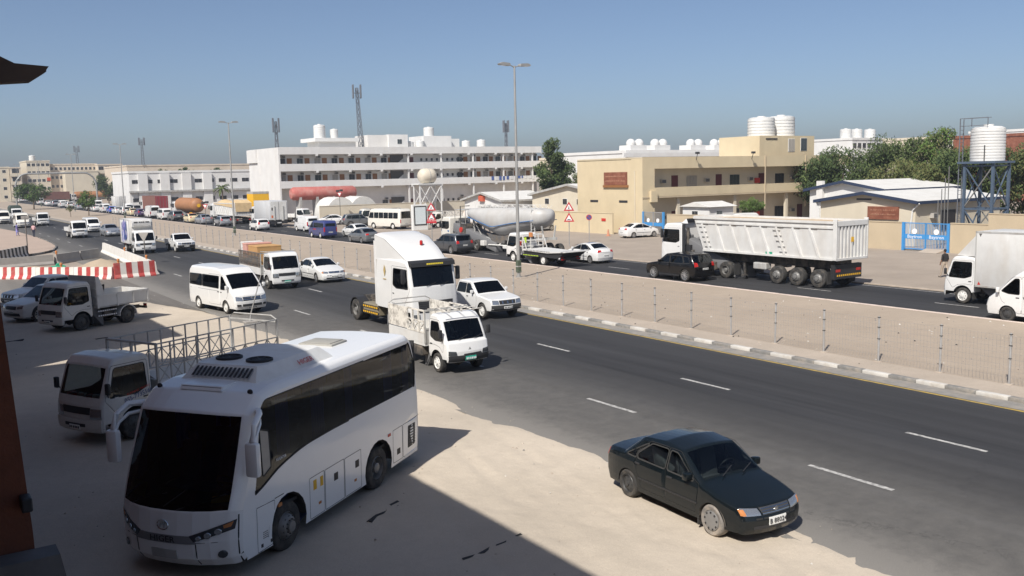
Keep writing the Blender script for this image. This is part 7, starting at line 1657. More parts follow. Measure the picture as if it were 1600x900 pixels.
for i, (x, y, z, h) in enumerate(((75.5, 345, 12.5, 9.0), (67.0, 425, 14.6, 7))): mast(x, y, z, h, .45, ['pale radio mast on the beige warehouse skyline', 'small antenna mast above the far apartment blocks'][i])

# ------------------------------------------------------------------ trees
def leafmat(name, c):
    m, nt, b = _mat(name); p = wpos(nt); n = noise(nt, p, 1.1, 4); c2 = mixc(nt, ramp(nt, n, [(.3, 0), (.7, 1)]), tuple(x * .65 for x in c), tuple(x * 1.35 for x in c)); nt.links.new(c2, b.inputs['Base Color']); b.inputs['Roughness'].default_value = .8; b.inputs['Specular IOR Level'].default_value = .1
    tr = nd(nt, 'ShaderNodeBsdfTranslucent'); nt.links.new(c2, tr.inputs[0]); mx = nd(nt, 'ShaderNodeMixShader'); mx.inputs[0].default_value = .22; nt.links.new(b.outputs[0], mx.inputs[1]); nt.links.new(tr.outputs[0], mx.inputs[2]); nt.links.new(mx.outputs[0], nt.nodes['Material Output'].inputs[0]); MATS[name] = m
leafmat('leaf_dark', (.060, .088, .036)); leafmat('leaf_mid', (.100, .130, .048)); leafmat('leaf_olive', (.140, .145, .058)); leafmat('leaf_bright', (.10, .17, .04)); surf('bark', (.12, .09, .065), .95, .3, 6)
def tree(label, x, y, h, rx, ry, zc=None, rz=None, n=5000, leaf=.30, mats=('leaf_dark', 'leaf_mid'), name='tree', lumps=26, seed=1, trunk=.22, z0=0):
    rnd = random.Random(seed); o = tag(empty(name, (x, y, z0)), label, 'tree', None)
    rz = rz or h * .36; zc = zc or h - rz
    t = MB(); fork = max(.6, zc - rz * .8); t.tube([(0, 0, -.1), (trunk * .3, 0, fork * .5), (0, trunk * .2, fork)], [trunk, trunk * .8, trunk * .7], 'bark', 8)
    L = []
    for i in range(lumps):
        while True:
            a, b_, c = rnd.uniform(-1, 1), rnd.uniform(-1, 1), rnd.uniform(-1, 1)
            if .12 < a * a + b_ * b_ + c * c < 1: break
        r = rnd.uniform(.22, .40) * min(rx, ry, rz * 1.4); L.append((a * (rx - r * .5), b_ * (ry - r * .5), zc + c * (rz - r * .5), r))
        if i % 3 == 0: t.tube([(0, 0, fork), (L[-1][0] * .45, L[-1][1] * .45, (fork + L[-1][2]) / 2 + .2), L[-1][:3]], [trunk * .5, trunk * .3, trunk * .08], 'bark', 5)
    obj('trunk', t, o, 40)
    m = MB(); ms = [m.mi(k) for k in mats]; V = m.v; F = m.f; I = m.m
    for i in range(n):
        lx, ly, lz, r = L[rnd.randrange(lumps)]
        u = rnd.uniform(-1, 1); ph = rnd.uniform(0, 2 * PI); q = math.sqrt(1 - u * u); d = r * (rnd.random() ** .35) * (1.18 if rnd.random() < .08 else 1)
        cx, cy, cz = lx + d * q * math.cos(ph), ly + d * q * math.sin(ph), lz + d * u * .85
        if cz < .3: continue
        a = Vector((rnd.gauss(0, 1), rnd.gauss(0, 1), rnd.gauss(0, 1))).normalized(); b_ = a.orthogonal().normalized(); s = leaf * rnd.uniform(.55, 1.2); b_ = b_ * s; a2 = a * s * rnd.uniform(.5, .9); base = len(V)
        V += [(cx - b_.x, cy - b_.y, cz - b_.z), (cx + a2.x * .5, cy + a2.y * .5, cz + a2.z * .5), (cx + b_.x, cy + b_.y, cz + b_.z), (cx - a2.x * .5, cy - a2.y * .5, cz - a2.z * .5)]; F.append((base, base + 1, base + 2, base + 3)); I.append(ms[rnd.randrange(len(ms))])
    stuff(obj('crown', m, o, fix=False)); return o
tree('tall dark tree between the dormitory and the yellow block', 81.6, 111, 11.9, 3.3, 3.2, 7.2, 4.7, 14000, .26, ('leaf_dark', 'leaf_dark', 'leaf_mid'), seed=2, lumps=34)
tree('greyish sparse tree right of the tall dark tree', 88.5, 113, 8.2, 2.6, 2.4, 5.4, 2.8, 2600, .22, ('leaf_mid', 'leaf_olive'), seed=3)
tree('dark rounded tree touching the right end of the yellow block', 97, 72.6, 9.3, 5.6, 5.2, 5.0, 4.2, 17000, .25, ('leaf_dark', 'leaf_dark', 'leaf_mid'), seed=4, lumps=44)
tree('dark green tree second from the yellow block', 99, 67.0, 10.6, 5.5, 5.2, 5.6, 4.9, 17000, .25, ('leaf_dark', 'leaf_mid'), seed=5, lumps=44); tree('olive brown tree behind the white shed', 90.5, 59.6, 8.4, 3.8, 4.6, 4.3, 4.0, 15000, .22, ('leaf_olive', 'leaf_olive', 'leaf_mid'), seed=6, lumps=40)
tree('tallest wispy tree left of the water tower', 101, 62.5, 10.9, 4.4, 4.4, 6.2, 4.7, 14000, .23, ('leaf_mid', 'leaf_olive', 'leaf_bright'), seed=7, lumps=36); tree('green tree behind the water tower', 96, 55.0, 9.6, 4.8, 4.4, 5.0, 4.5, 15000, .24, ('leaf_dark', 'leaf_mid'), seed=8, lumps=40); tree('broad green tree at the right edge', 100, 49.8, 10.6, 5.0, 5.2, 5.4, 5.0, 15000, .25, ('leaf_dark', 'leaf_mid', 'leaf_olive'), seed=9, lumps=40)
tree('tree filling the far right edge behind the tan wall', 98, 43.5, 10.0, 5.0, 4.8, 5.2, 4.6, 9000, .25, ('leaf_dark', 'leaf_mid', 'leaf_olive'), seed=19, lumps=40)
tree('bright green bushy tree in front of the yellow block', 80.0, 71.6, 3.9, 1.7, 1.5, 2.6, 1.2, 3500, .13, ('leaf_bright', 'leaf_mid'), 'small_tree', seed=10, lumps=20, trunk=.1)
tree('bushy green tree on the median at the far left', 32.0, 276, 7.0, 4.4, 4.6, 4.4, 2.7, 3500, .32, ('leaf_mid', 'leaf_bright', 'leaf_dark'), seed=11); tree('small green tree on the median beside the street lamp', 34.0, 207, 5.2, 2.1, 2.1, 3.4, 1.9, 2200, .22, ('leaf_mid', 'leaf_bright'), 'small_tree', seed=12, trunk=.12); tree('thin bare sapling on the median between the two trees', 30.0, 203, 2.6, .9, .9, 1.9, .8, 260, .14, ('leaf_olive',), 'sapling', seed=13, trunk=.06)
tree('broad green tree behind the dark red container', 56, 305, 9.4, 4.2, 4.2, 5.6, 3.8, 3500, .34, ('leaf_mid', 'leaf_dark'), seed=14)
for i, (x, y) in enumerate(((62, 262), (69, 264), (76, 262))): tree(['left', 'middle', 'right'][i] + ' tree top showing over the low white block', x, y, 11.2, 3.4, 2, 8.4, 2.2, 1500, .35, ('leaf_dark', 'leaf_mid'), seed=20 + i)
for i, (x, y, h) in enumerate(((125, 150, 10.9), (129, 152, 10.7), (133, 149, 10.9), (140, 151, 10.7))): tree(['first', 'second', 'third', 'fourth'][i] + ' tree top from the left over the yellow roof', x, y, h, 2.6, 2, h - 2.2, 2.0, 1100, .28, ('leaf_dark', 'leaf_mid'), seed=30 + i)
def palm(label, x, y, h, seed):
    rnd = random.Random(seed); o = tag(empty('palm_tree', (x, y, 0)), label, 'tree'); t = MB(); t.tube([(0, 0, 0), (.05, 0, h * .5), (0, .05, h)], [.22, .17, .16], 'bark', 8); obj('trunk', t, o, 40)
    for i in range(22):
        m = MB(); a = i * 2.4 + rnd.random(); el = rnd.uniform(-.3, 1.1); pts = []; L = rnd.uniform(1.8, 2.5)
        for s in range(7): u = s / 6; rr = L * u * math.cos(el * (1 - u * .3)); pts.append(Vector((math.cos(a) * rr, math.sin(a) * rr, h + L * u * math.sin(el) - u * u * 1.3)))
        sd2 = Vector((-math.sin(a), math.cos(a), 0))
        for s in range(6):
            for q in (1, -1): m.add([pts[s], pts[s + 1], pts[s + 1] * .98 + sd2 * q * .38 * math.sin(PI * (s + 1.2) / 7.5) + Vector((0, 0, -.12)), pts[s] + sd2 * q * .2 * math.sin(PI * (s + .7) / 7.5)], [(0, 1, 2, 3)], 'leaf_mid')
        obj('frond', m, o, fix=False)
palm('date palm in front of the low white block', 66.0, 222, 5.0, 1)
# ------------------------------------------------------------------ road works island
surf('barrier_white', (.66, .63, .58), .85, .08, 4, (.38, .32, .25), .45, 2.0); surf('barrier_red', (.38, .045, .04), .8, .12, 4, (.40, .28, .24), .4, 2.5); surf('barrier_grey', (.33, .31, .285), .9, .12, 3, (.22, .19, .16), .4, 1.5); surf('barrier_black', (.04, .038, .036), .8, .2, 4, SANDC, .3, 2)
def barrier(label, a, b, h, mats, n, group):
    a = Vector(a); b = Vector(b); L = (b - a).length; d = (b - a).normalized(); rz = math.atan2(d.y, d.x); m = MB()
    P = [(-.29, 0), (-.29, .1), (-.15, .3), (-.09, h), (.09, h), (.15, .3), (.29, .1), (.29, 0)]
    for i in range(n):
        x0 = .01 + (L - .02) * i / n; x1 = .01 + (L - .02) * (i + 1) / n; k = mats[i % len(mats)]
        caps = [tuple(range(7, -1, -1))] if i == 0 else ([tuple(range(8, 16))] if i == n - 1 else [])
        m.add([(x0, y, z) for y, z in P] + [(x1, y, z) for y, z in P], [(j, (j + 1) % 8, 8 + (j + 1) % 8, 8 + j) for j in range(8)] + caps, k)
    if n == 1: m.add([(L - .01, y, z) for y, z in P], [tuple(range(8))], mats[0])
    o = obj('concrete_barrier', m, None, None, (a.x, a.y, .0), rz, fix=True); return tag(o, label, 'barrier', group)
pts = [Vector((2.0, 80.9)).lerp(Vector((12.8, 70.1)), i / 5) for i in range(6)]
for i in range(5): barrier('red and white striped barrier, %s from the left in the front row' % ['first', 'second', 'third', 'fourth', 'fifth'][i], pts[i], pts[i + 1], .86, ['barrier_white', 'barrier_red'], 9, 'road works barriers')
barrier('taller red and white striped barrier at the corner of the road works', (12.85, 70.05), (15.7, 70.4), 1.12, ['barrier_red', 'barrier_white'], 7, 'road works barriers')
for i in range(8):
    p = Vector((15.85, 71.0)).lerp(Vector((17.2, 98)), i / 8); q = Vector((15.85, 71.0)).lerp(Vector((17.2, 98)), (i + 1) / 8); barrier('white concrete barrier along the carriageway, %s from the striped corner' % ['first', 'second', 'third', 'fourth', 'fifth', 'sixth', 'seventh', 'last'][i], p, q, .95, ['barrier_white'], 1, 'road works barriers')
for i, (a, b) in enumerate((((2.6, 85.4), (6.9, 86.0)), ((7.0, 86.0), (11.2, 86.9)), ((11.4, 87.0), (13.6, 89.4)), ((13.7, 89.5), (15.6, 91.7)))): barrier('plain grey concrete barrier behind the striped row, %s from the left' % ['first', 'second', 'third', 'fourth'][i], a, b, .84, ['barrier_grey'], 1, 'road works barriers')
barrier('black and white striped barrier by the paved island', (7.6, 93.6), (10.6, 99.4), 1.0, ['barrier_white', 'barrier_black'], 16, 'road works barriers')
def mound(name, label, x, y, r, h, k, seed):
    from mathutils import noise as mn
    m = MB(); n, rr = 26, 9; v = [(0, 0, h)]
    for i in range(1, rr + 1):
        for j in range(n):
            a = 2 * PI * j / n; t = i / rr; q = r * t * (1 + .25 * mn.noise(Vector((math.cos(a) * 1.5, math.sin(a) * 1.5, seed)))); v.append((q * math.cos(a), q * math.sin(a) * .8, h * (1 - t) ** 1.2 * (1 + .3 * mn.noise(Vector((q, a, seed)))) - .03 * t))
    f = [(0, 1 + j, 1 + (j + 1) % n) for j in range(n)] + [(1 + (i - 1) * n + j, 1 + i * n + j, 1 + i * n + (j + 1) % n, 1 + (i - 1) * n + (j + 1) % n) for i in range(1, rr) for j in range(n)]
    m.add(v, f, k); o = obj(name, m, None, 60, (x, y, 0)); return tag(o, label, 'mound')
mound('dirt_mound', 'low heap of sandy dirt inside the road works barriers', 13.6, 79.0, 3.2, .85, 'dirt', 2); mound('dirt_mound', 'flat spread of dirt behind the striped barriers', 9.0, 81.5, 3.0, .4, 'dirt', 5)
m = MB(); m.box(-.5, .5, -.3, .3, 0, .35, 'sticker_green', .08); m.prism([(-.2, .35), (.35, .35), (.2, .55), (-.1, .52)], -.2, .2, 'sticker_green'); tag(obj('green_bin_bag', m, None, None, (10.6, 79.6, .1)), 'bright green bag lying behind the striped barriers', 'bag')
for i, (x, y, z) in enumerate(((13.2, 70.1, 1.12), (9.9, 73.0, .86), (16.0, 74.2, .95), (16.5, 84.5, .95), (11.5, 87.0, .84), (5.0, 86.0, .84))):
    m = MB(); m.lathe([(.07, 0), (.07, .12), (.10, .14), (.10, .26), (.05, .31), (.001, .32)], 'lamp_amber', 10); tag(obj('warning_lamp', m, None, 40, (x, y, z)), ['warning lamp on the tall striped corner barrier', 'warning lamp on the striped row', 'warning lamp on the white barriers near the corner', 'warning lamp midway along the white barriers', 'warning lamp on the grey barrier joint', 'warning lamp on the left grey barrier'][i], 'lamp', 'warning lamps on the barriers')
# kerb of the paved island
ro = struct(empty('island_kerb', (11.8, 101, 0)))
kp = [Vector(p) for p in ((8.2, 97.2), (10.2, 98.6), (11.8, 100.5), (12.9, 102.4), (13.6, 104.5), (14.2, 107.5), (14.7, 111), (15.0, 116), (15.2, 122), (15.3, 130))]
for i, (a, b) in enumerate(zip(kp, kp[1:])):
    n = max(1, int((b - a).length / 1.0))
    for j in range(n):
        p, q = a.lerp(b, (j + .01) / n), a.lerp(b, (j + .99) / n); m = MB(); m.bar((p.x - 11.8, p.y - 101, .08), (q.x - 11.8, q.y - 101, .08), .16, 'barrier_black' if (i + j) % 2 else 'kerb_grey', .2); obj('kerb_stone', m, ro)
m = MB(); m.box(-1.2, 1.2, -.7, .7, .12, 1.0, 'gate_blue', .04); b = obj('kiosk_box', m, None, None, (7.2, 107.5, 0), .3); tag(b, 'blue box with orange disc at the left edge of the paved island', 'box'); m = MB(); m.lathe([(.3, 0), (.3, .02), (.001, .02)], 'sticker_yellow', 14, 'y', (-.2, -.72, .6)); obj('disc_mark', m, b)

# ------------------------------------------------------------------ traffic signs
plain('sign_red', (.45, .02, .03), .5); plain('sign_white', (.72, .72, .70), .5)
def tri(m, z, s, k, y, up=True):
    h = s * .866; pts_ = [(-s / 2, z), (s / 2, z), (0, z + h)] if up else [(-s / 2, z + h), (s / 2, z + h), (0, z)]
    m.add([(a, y, b_) for a, b_ in pts_] + [(a, y + .015, b_) for a, b_ in pts_], [(0, 1, 2), (5, 4, 3), (0, 3, 4, 1), (1, 4, 5, 2), (2, 5, 3, 0)], k)
def sign_pair(label, x, y, h=2.9):
    o = tag(empty('traffic_sign', (x, y, 0), math.radians(-38)), label, 'sign'); m = MB(); m.tube([(0, 0, 0), (0, 0, h + 1.1)], .04, 'galvanised', 8); obj('pole', m, o)
    for i, z in enumerate((h - .72, h + .28)):
        m = MB(); tri(m, z, .98, 'sign_red', -.06); p = obj('warning_triangle', m, o); m = MB(); tri(m, z + .12, .60, 'sign_white', -.066); obj('field', m, p)
        m = MB()
        if i == 0: m.prism([(-.18, z + .17), (-.1, z + .24), (.1, z + .24), (.18, z + .17)], -.072, -.067, 'ink_black')
        else: m.box(-.03, .03, -.072, -.067, z + .32, z + .42, 'ink_black'); m.prism([(-.09, z + .16), (-.02, z + .32), (.05, z + .32), (.02, z + .24), (.10, z + .16), (.05, z + .16), (0, z + .22), (-.04, z + .16)], -.072, -.067, 'ink_black')
        obj('symbol', m, p)
    return o
o = sign_pair('paired red warning triangles in front of the cement tanker', 45.3, 82.3, 3.0); m = MB(); m.box(-.5, .5, -.075, -.055, 2.02, 2.24, 'sign_red'); obj('name_plate', m, o)
sign_pair('paired red warning triangles in front of the yellow boundary wall', 52.0, 68.3, 3.0)
o = tag(empty('parking_sign', (56.1, 70.5, 0), math.radians(-38)), 'round blue no-parking sign right of the warning triangles', 'sign'); m = MB(); m.tube([(0, 0, 0), (0, 0, 2.6)], .04, 'galvanised', 8); obj('pole', m, o); m = MB(); m.lathe([(.28, -.08), (.28, -.06)], 'sign_red', 18, 'y', (0, 0, 2.45)); p = obj('disc', m, o); m = MB(); m.lathe([(.22, -.085), (.001, -.085)], 'ink_blue', 18, 'y', (0, 0, 2.45), cap=False); m.bar((-.17, -.088, 2.6), (.17, -.088, 2.3), .05, 'sign_red'); obj('symbol', m, p)
def giveway(label, x, y, h, face=True, light=False, rz=-38):
    o = tag(empty('give_way_sign', (x, y, 0), math.radians(rz)), label, 'sign'); m = MB(); m.tube([(0, 0, 0), (0, 0, h)], .045, 'bed_dark', 8); obj('pole', m, o)
    m = MB(); tri(m, h - .75, .9, 'sign_red' if face else 'barrier_grey', -.06, False); p = obj('triangle', m, o); m = MB(); tri(m, h - .58, .55, 'sign_white' if face else 'barrier_grey', -.068, False); obj('field', m, p)
    if light: m = MB(); m.box(-.5, -.05, -.2, .2, h + .05, h + .35, 'ink_black', .05); m.box(.05, .5, -.2, .2, h + .12, h + .42, 'ink_black', .05); obj('signal_head', m, o)
giveway('inverted triangle sign in front of the silver hatchback', 42.0 - 4.0, 136.5, 3.4, True, True); giveway('inverted triangle sign in the yard behind the white panel van', 56.5, 131, 4.6, True, True); giveway('faded inverted triangle sign behind the striped corner barrier', 17.35, 80.9, 2.6, False)
o = tag(empty('bare_pole', (11.4, 106, .12)), 'dark pole with a small crossbar on the paved island', 'pole'); m = MB(); m.tube([(0, 0, 0), (0, 0, 3.4)], .06, 'bed_dark', 8); obj('pole', m, o); m = MB(); m.box(-.35, .35, -.05, .05, 3.2, 3.5, 'barrier_grey'); obj('crossbar', m, o)
o = tag(empty('leaning_pole', (13.9, 43.5, 0)), 'thin leaning steel pole in front of the white minibus', 'pole'); m = MB(); m.tube([(0, 0, 0), (.05, .03, .4), (.55, -.35, 2.35)], [.05, .03, .022], 'galvanised', 7); obj('pole', m, o); m = MB(); m.box(-.3, .3, -.25, .25, -.02, .08, 'barrier_grey', .02); obj('foot', m, o)
# arched gantry over the far carriageway
g = tag(empty('gantry', (38.5, 280, 0)), 'grey tubular arch spanning the far carriageway at the left', 'gantry'); m = MB(); path = [(-10, 0, 0), (-10, 0, 6.0)] + [(-10 + 3 - 3 * math.cos(t), 0, 6.0 + 3.6 * math.sin(t)) for t in [PI / 2 * i / 6 for i in range(1, 7)]] + [(10 - 3 + 3 * math.sin(t), 0, 6.0 + 3.6 * math.cos(t)) for t in [PI / 2 * i / 6 for i in range(0, 7)]] + [(10, 0, 0)]; m.tube(path, .24, 'pole_grey', 8); obj('arch', m, g, 40); m = MB(); m.box(-2.2, -1.4, -.3, .3, 7.6, 8.5, 'tarp_red'); m.bar((-1.8, 0, 8.5), (-1.8, 0, 9.5), .1, 'pole_grey'); obj('signal_box', m, g)
plain('panel_pale', (.62, .68, .70), .4); plain('cone_orange', (.5, .22, .13), .7); surf('tank_cream', (.58, .52, .42), .6, .06, 1.5)
# light box advertisement
b = tag(empty('light_box', (55.3, 103.6, 0)), 'blank white advertising panel in a dark frame by the far verge', 'billboard'); m = MB(); m.box(-1.05, 1.05, -.25, .25, 0, 3.2, 'frame_white', .03); obj('casing', m, b); m = MB(); m.box(-.88, .88, -.29, -.25, .62, 3.02, 'ink_black'); obj('frame', m, b); m = MB(); m.box(-.74, .74, -.30, -.285, .76, 2.88, 'panel_pale'); obj('panel', m, b)
m = MB(); m.lathe([(.3, 0), (.3, .04), (.16, .05), (.06, .7), (.001, .72)], 'cone_orange', 12); tag(obj('traffic_cone', m, None, 40, (63.2, 76.2, 0), 0), 'faded traffic cone before the yellow boundary wall', 'cone')

# ------------------------------------------------------------------ yard left of the yellow block
b = tag(empty('red_tank', (62.6, 152, 0)), 'long faded red storage tank lying before the dormitory', 'tank'); m = MB(); m.lathe([(.2, -6.0), (.85, -5.85), (1.12, -5.4), (1.12, 5.4), (.85, 5.85), (.2, 6.0)], 'tank_pink', 20, 'x', (0, 0, 4.2)); obj('shell', m, b, 35)
for x in (-4.5, -1.5, 1.5, 4.5): m = MB(); m.box(x - .2, x + .2, -1, 1, 0, 3.6, 'bed_grey'); obj('saddle', m, b)
for i, (x, y, w) in enumerate(((57.8, 136, 2.4), (62.0, 137, 2.4))):
    m = MB(); prof = [(math.cos(t) * w, 1.2 + math.sin(t) * 2.6) for t in [PI * i_ / 10 for i_ in range(11)]]; m.prism([(-w, 0)] + prof[::-1] + [(w, 0)], -2.5, 2.5, 'roof_white'); tag(obj('tent', m, None, 30, (x, y, 0)), ['left', 'right'][i] + ' white vaulted shelter before the red storage tank', 'shelter', 'white shelters')
b = tag(empty('tank_stand', (71, 130, 0)), 'cream drum water tank on white braced steel stand', 'water tower')
for x in (-1.9, 1.9):
    for y in (-1, 1): m = MB(); m.bar((x, y, 0), (x, y, 5.4), .16, 'frame_white'); obj('leg', m, b)
for a, c in ((-1.9, 0), (0, 1.9)):
    for y in (-1, 1): m = MB(); m.bar((a, y, 2.2), (c, y, 5.2), .10, 'frame_white'); m.bar((c, y, 2.2), (a, y, 5.2), .10, 'frame_white'); m.bar((a, y, 5.3), (c, y, 5.3), .14, 'frame_white'); obj('brace', m, b)
m = MB(); m.box(-2.2, 2.2, -1.2, 1.2, 5.4, 5.55, 'frame_white'); obj('platform', m, b); m = MB(); m.lathe([(.1, -1.5), (.7, -1.4), (1.1, -1.0), (1.2, -.5), (1.24, 0), (1.2, .5), (1.1, 1.0), (.7, 1.4), (.1, 1.5)], 'tank_cream', 22, 'x', (0, 0, 6.7)); t_ = obj('tank', m, b, 40); m = MB(); m.lathe([(1.26, -.06), (1.26, .06)], 'bed_grey', 22, 'x', (0, 0, 6.7)); obj('band', m, t_)
b = tag(empty('yard_wall', (66, 133, 0)), 'low cream yard wall before the white shelters', 'wall'); m = MB(); m.box(-12, 14, -.1, .1, 0, 2.5, 'plaster_cream'); obj('panel', m, b); m = MB(); m.box(-12, 14, -.15, .15, 2.5, 2.58, 'plaster_cream'); obj('coping', m, b)
m = MB(); m.box(-1.3, 1.3, -1.5, 1.5, 2.4, 4.5, 'sticker_yellow', .03); b = empty('orange_container', (49.2, 146.5, 0)); tag(b, 'orange container standing behind the grey box lorry', 'container'); obj('body', m, b); m = MB(); m.box(-1.3, 1.3, -1.5, 1.5, 1.0, 2.39, 'chassis'); obj('trailer', m, b); bmesh_part(b, 'faded_lettering', scribble(0, 0, .1, 0, .1, 1)) if False else None; m = MB(); m.box(-1.31, 1.31, -1.52, 1.52, 4.5, 4.85, 'bed_grey'); obj('roof', m, b)
m = MB()
for i in range(7): m.box(-.8 + i * .25, -.66 + i * .25, -1.512, -1.5, 2.7, 2.95, 'ink_black')
obj('faded_lettering', m, b)
m = MB(); m.prism([(-.9, 0), (-.9, .7), (-.5, 1.0), (.5, 1.05), (.9, .6), (.9, 0)], -.6, .6, 'tarp_red'); tag(obj('orange_tarp', m, None, None, (70.5, 112, 3.0)), 'orange tarpaulin bundle above the cement tanker', 'tarpaulin')
for i, (x, y, w) in enumerate(((64, 126, 1.0), (66.5, 127, 1.3), (75.5, 126, 1.4), (78, 127, 1.1), (80.5, 126, 1.2))): mound('rubble_heap', ['first', 'second', 'third', 'fourth', 'fifth'][i] + ' pale rubble heap from the left in the yard', x, y, 1.3, w, 'kerb_pale', i)

# ------------------------------------------------------------------ people
plain('skin', (.20, .10, .06), .6); plain('hair', (.012, .01, .009), .7); plain('cloth_lilac', (.22, .21, .48), .9); plain('cloth_pink', (.55, .34, .35), .9); plain('cloth_black', (.02, .018, .017), .9); plain('cloth_beige', (.40, .33, .26), .9); plain('cloth_navy', (.03, .035, .06), .9); plain('shoe', (.05, .035, .025), .7)
def person(label, x, y, rz, top, legs, robe=False, z=.02, stride=.1, arm=.08, h=1.72, sit=False):
    k = h / 1.75
    J = {'pel': (0, 0, .95, .155, .125), 'wst': (0, 0, 1.12, .145, .11), 'chs': (0, 0, 1.34, .175, .12), 'nb': (0, 0, 1.48, .075, .07), 'nk': (.01, 0, 1.53, .052, .052), 'hd': (.02, 0, 1.62, .078, .088), 'ht': (.015, 0, 1.70, .07, .075)}
    E = [('pel', 'wst'), ('wst', 'chs'), ('chs', 'nb'), ('nb', 'nk'), ('nk', 'hd'), ('hd', 'ht')]
    for s, n in ((1, 'l'), (-1, 'r')):
        J.update({'sh' + n: (0, s * .19, 1.40, .06, .06), 'el' + n: (-.02, s * .25, 1.13, .045, .045), 'wr' + n: (arm, s * .25, .90, .034, .034), 'pa' + n: (arm + .02, s * .25, .83, .032, .042), 'fi' + n: (arm + .04, s * .25, .75, .018, .03), 'th' + n: (arm + .06, s * .235, .82, .013, .013),
                  'hp' + n: (0, s * .10, .88, .098, .098), 'kn' + n: (stride * s * .5 + .02, s * .10, .49, .064, .064), 'an' + n: (stride * s, s * .10, .09, .045, .045), 'to' + n: (stride * s + .15, s * .12, .045, .04, .03)})
        E += [('chs', 'sh' + n), ('sh' + n, 'el' + n), ('el' + n, 'wr' + n), ('wr' + n, 'pa' + n), ('pa' + n, 'fi' + n), ('pa' + n, 'th' + n), ('pel', 'hp' + n), ('hp' + n, 'kn' + n), ('kn' + n, 'an' + n), ('an' + n, 'to' + n)]
    if sit:
        J = {n: (c[0], c[1], c[2] - .85, c[3], c[4]) for n, c in J.items()}
        for s, n in ((1, 'l'), (-1, 'r')):
            J.update({'el' + n: (.14, s * .25, .27, .045, .045), 'wr' + n: (.36, s * .2, .33, .034, .034), 'pa' + n: (.43, s * .19, .35, .032, .042), 'fi' + n: (.50, s * .18, .34, .018, .03), 'th' + n: (.44, s * .16, .37, .013, .013), 'hp' + n: (.04, s * .1, .07, .095, .095), 'kn' + n: (.44, s * .12, .10, .064, .064), 'an' + n: (.46, s * .12, -.20, .045, .045), 'to' + n: (.58, s * .12, -.24, .04, .03)})
    names = list(J); me = bpy.data.meshes.new('body'); me.from_pydata([tuple(c * k for c in J[n][:3]) for n in names], [(names.index(a), names.index(b_)) for a, b_ in E], []); o = bpy.data.objects.new('body', me); COL.objects.link(o)
    o.modifiers.new('skin', 'SKIN'); sub = o.modifiers.new('sub', 'SUBSURF'); sub.levels = 2; sub.render_levels = 2
    sv = me.skin_vertices[0].data
    for i, n in enumerate(names): sv[i].radius = (J[n][3] * k, J[n][4] * k)
    sv[0].use_root = True
    dg = bpy.context.evaluated_depsgraph_get(); dg.update(); em = bpy.data.meshes.new_from_object(o.evaluated_get(dg)); bpy.data.objects.remove(o)
    for mm in ('skin', top, legs, 'hair', 'shoe'): em.materials.append(MATS[mm])
    for p in em.polygons:
        c = p.center / k; c = Vector((c.x, c.y, c.z + (.85 if sit else 0))); r = abs(c.y)
        p.material_index = 3 if (c.z > 1.645 or (c.z > 1.57 and c.x < -.03)) else 0 if c.z > 1.50 or (r > .19 and c.z < 1.10) else 1 if c.z > (.98 if not robe else .55) or r > .2 else 4 if c.z < .085 else 2
        p.use_smooth = True
    dz = .85 if sit else 0; ro = empty('person', (x, y, z), rz); tag(ro, label, 'person'); b = link('body', em, ro)
    hm = MB(); n = 10; hm.lathe([(.092 * math.cos(t), .105 * math.sin(t)) for t in [-.1 + i * (PI / 2 + .1) / 5 for i in range(6)]], 'hair', n, 'z', (-.004, 0, 1.66), cap=False); hm.v = [(a * k, b_ * k * .9, (c - dz) * k) for a, b_, c in hm.v]; obj('hair', hm, ro, 40)
    if robe:
        sm = MB(); sm.lathe([(.17, 1.05), (.185, .9), (.20, .6), (.22, .5)], top, 14, 'z', cap=False); sm.v = [(a * k * .8, b_ * k, c * k) for a, b_, c in sm.v]; obj('shirt_tail', sm, ro, 60)
    for s in (1, -1):
        fm = MB(); fm.lathe([(.011, 0), (.008, .006), (.001, .008)], 'ink_black', 8, 'x', (.098 * k, s * .032 * k, (1.63 - dz) * k)); obj('eye', fm, ro)
    fm = MB(); fm.prism([(.095, 1.585), (.125, 1.59), (.098, 1.635)], -.012, .012, 'skin'); fm.v = [(a * k, b_ * k, (c - dz) * k) for a, b_, c in fm.v]; obj('nose', fm, ro)
person('passenger in a pale shirt inside the small patchy lorry', 15.82, 28.0, -PI / 2, 'cloth_white', 'cloth_navy', z=1.06, sit=True); person('driver in a dark shirt inside the small patchy lorry', 16.49, 28.0, -PI / 2, 'cloth_dark', 'cloth_navy', z=1.06, sit=True)
person('man in lilac tunic and trousers standing on the paved island', 13.7, 137, math.radians(-20), 'cloth_lilac', 'cloth_lilac', True, z=.12); person('man in pale pink shirt and dark trousers on the paved island', 15.0, 131.5, math.radians(60), 'cloth_pink', 'cloth_navy', z=.12); person('man in black shirt and beige trousers walking by the white box lorry', 52.4, 31.7, math.radians(75), 'cloth_black', 'cloth_beige', z=.02, stride=.22)

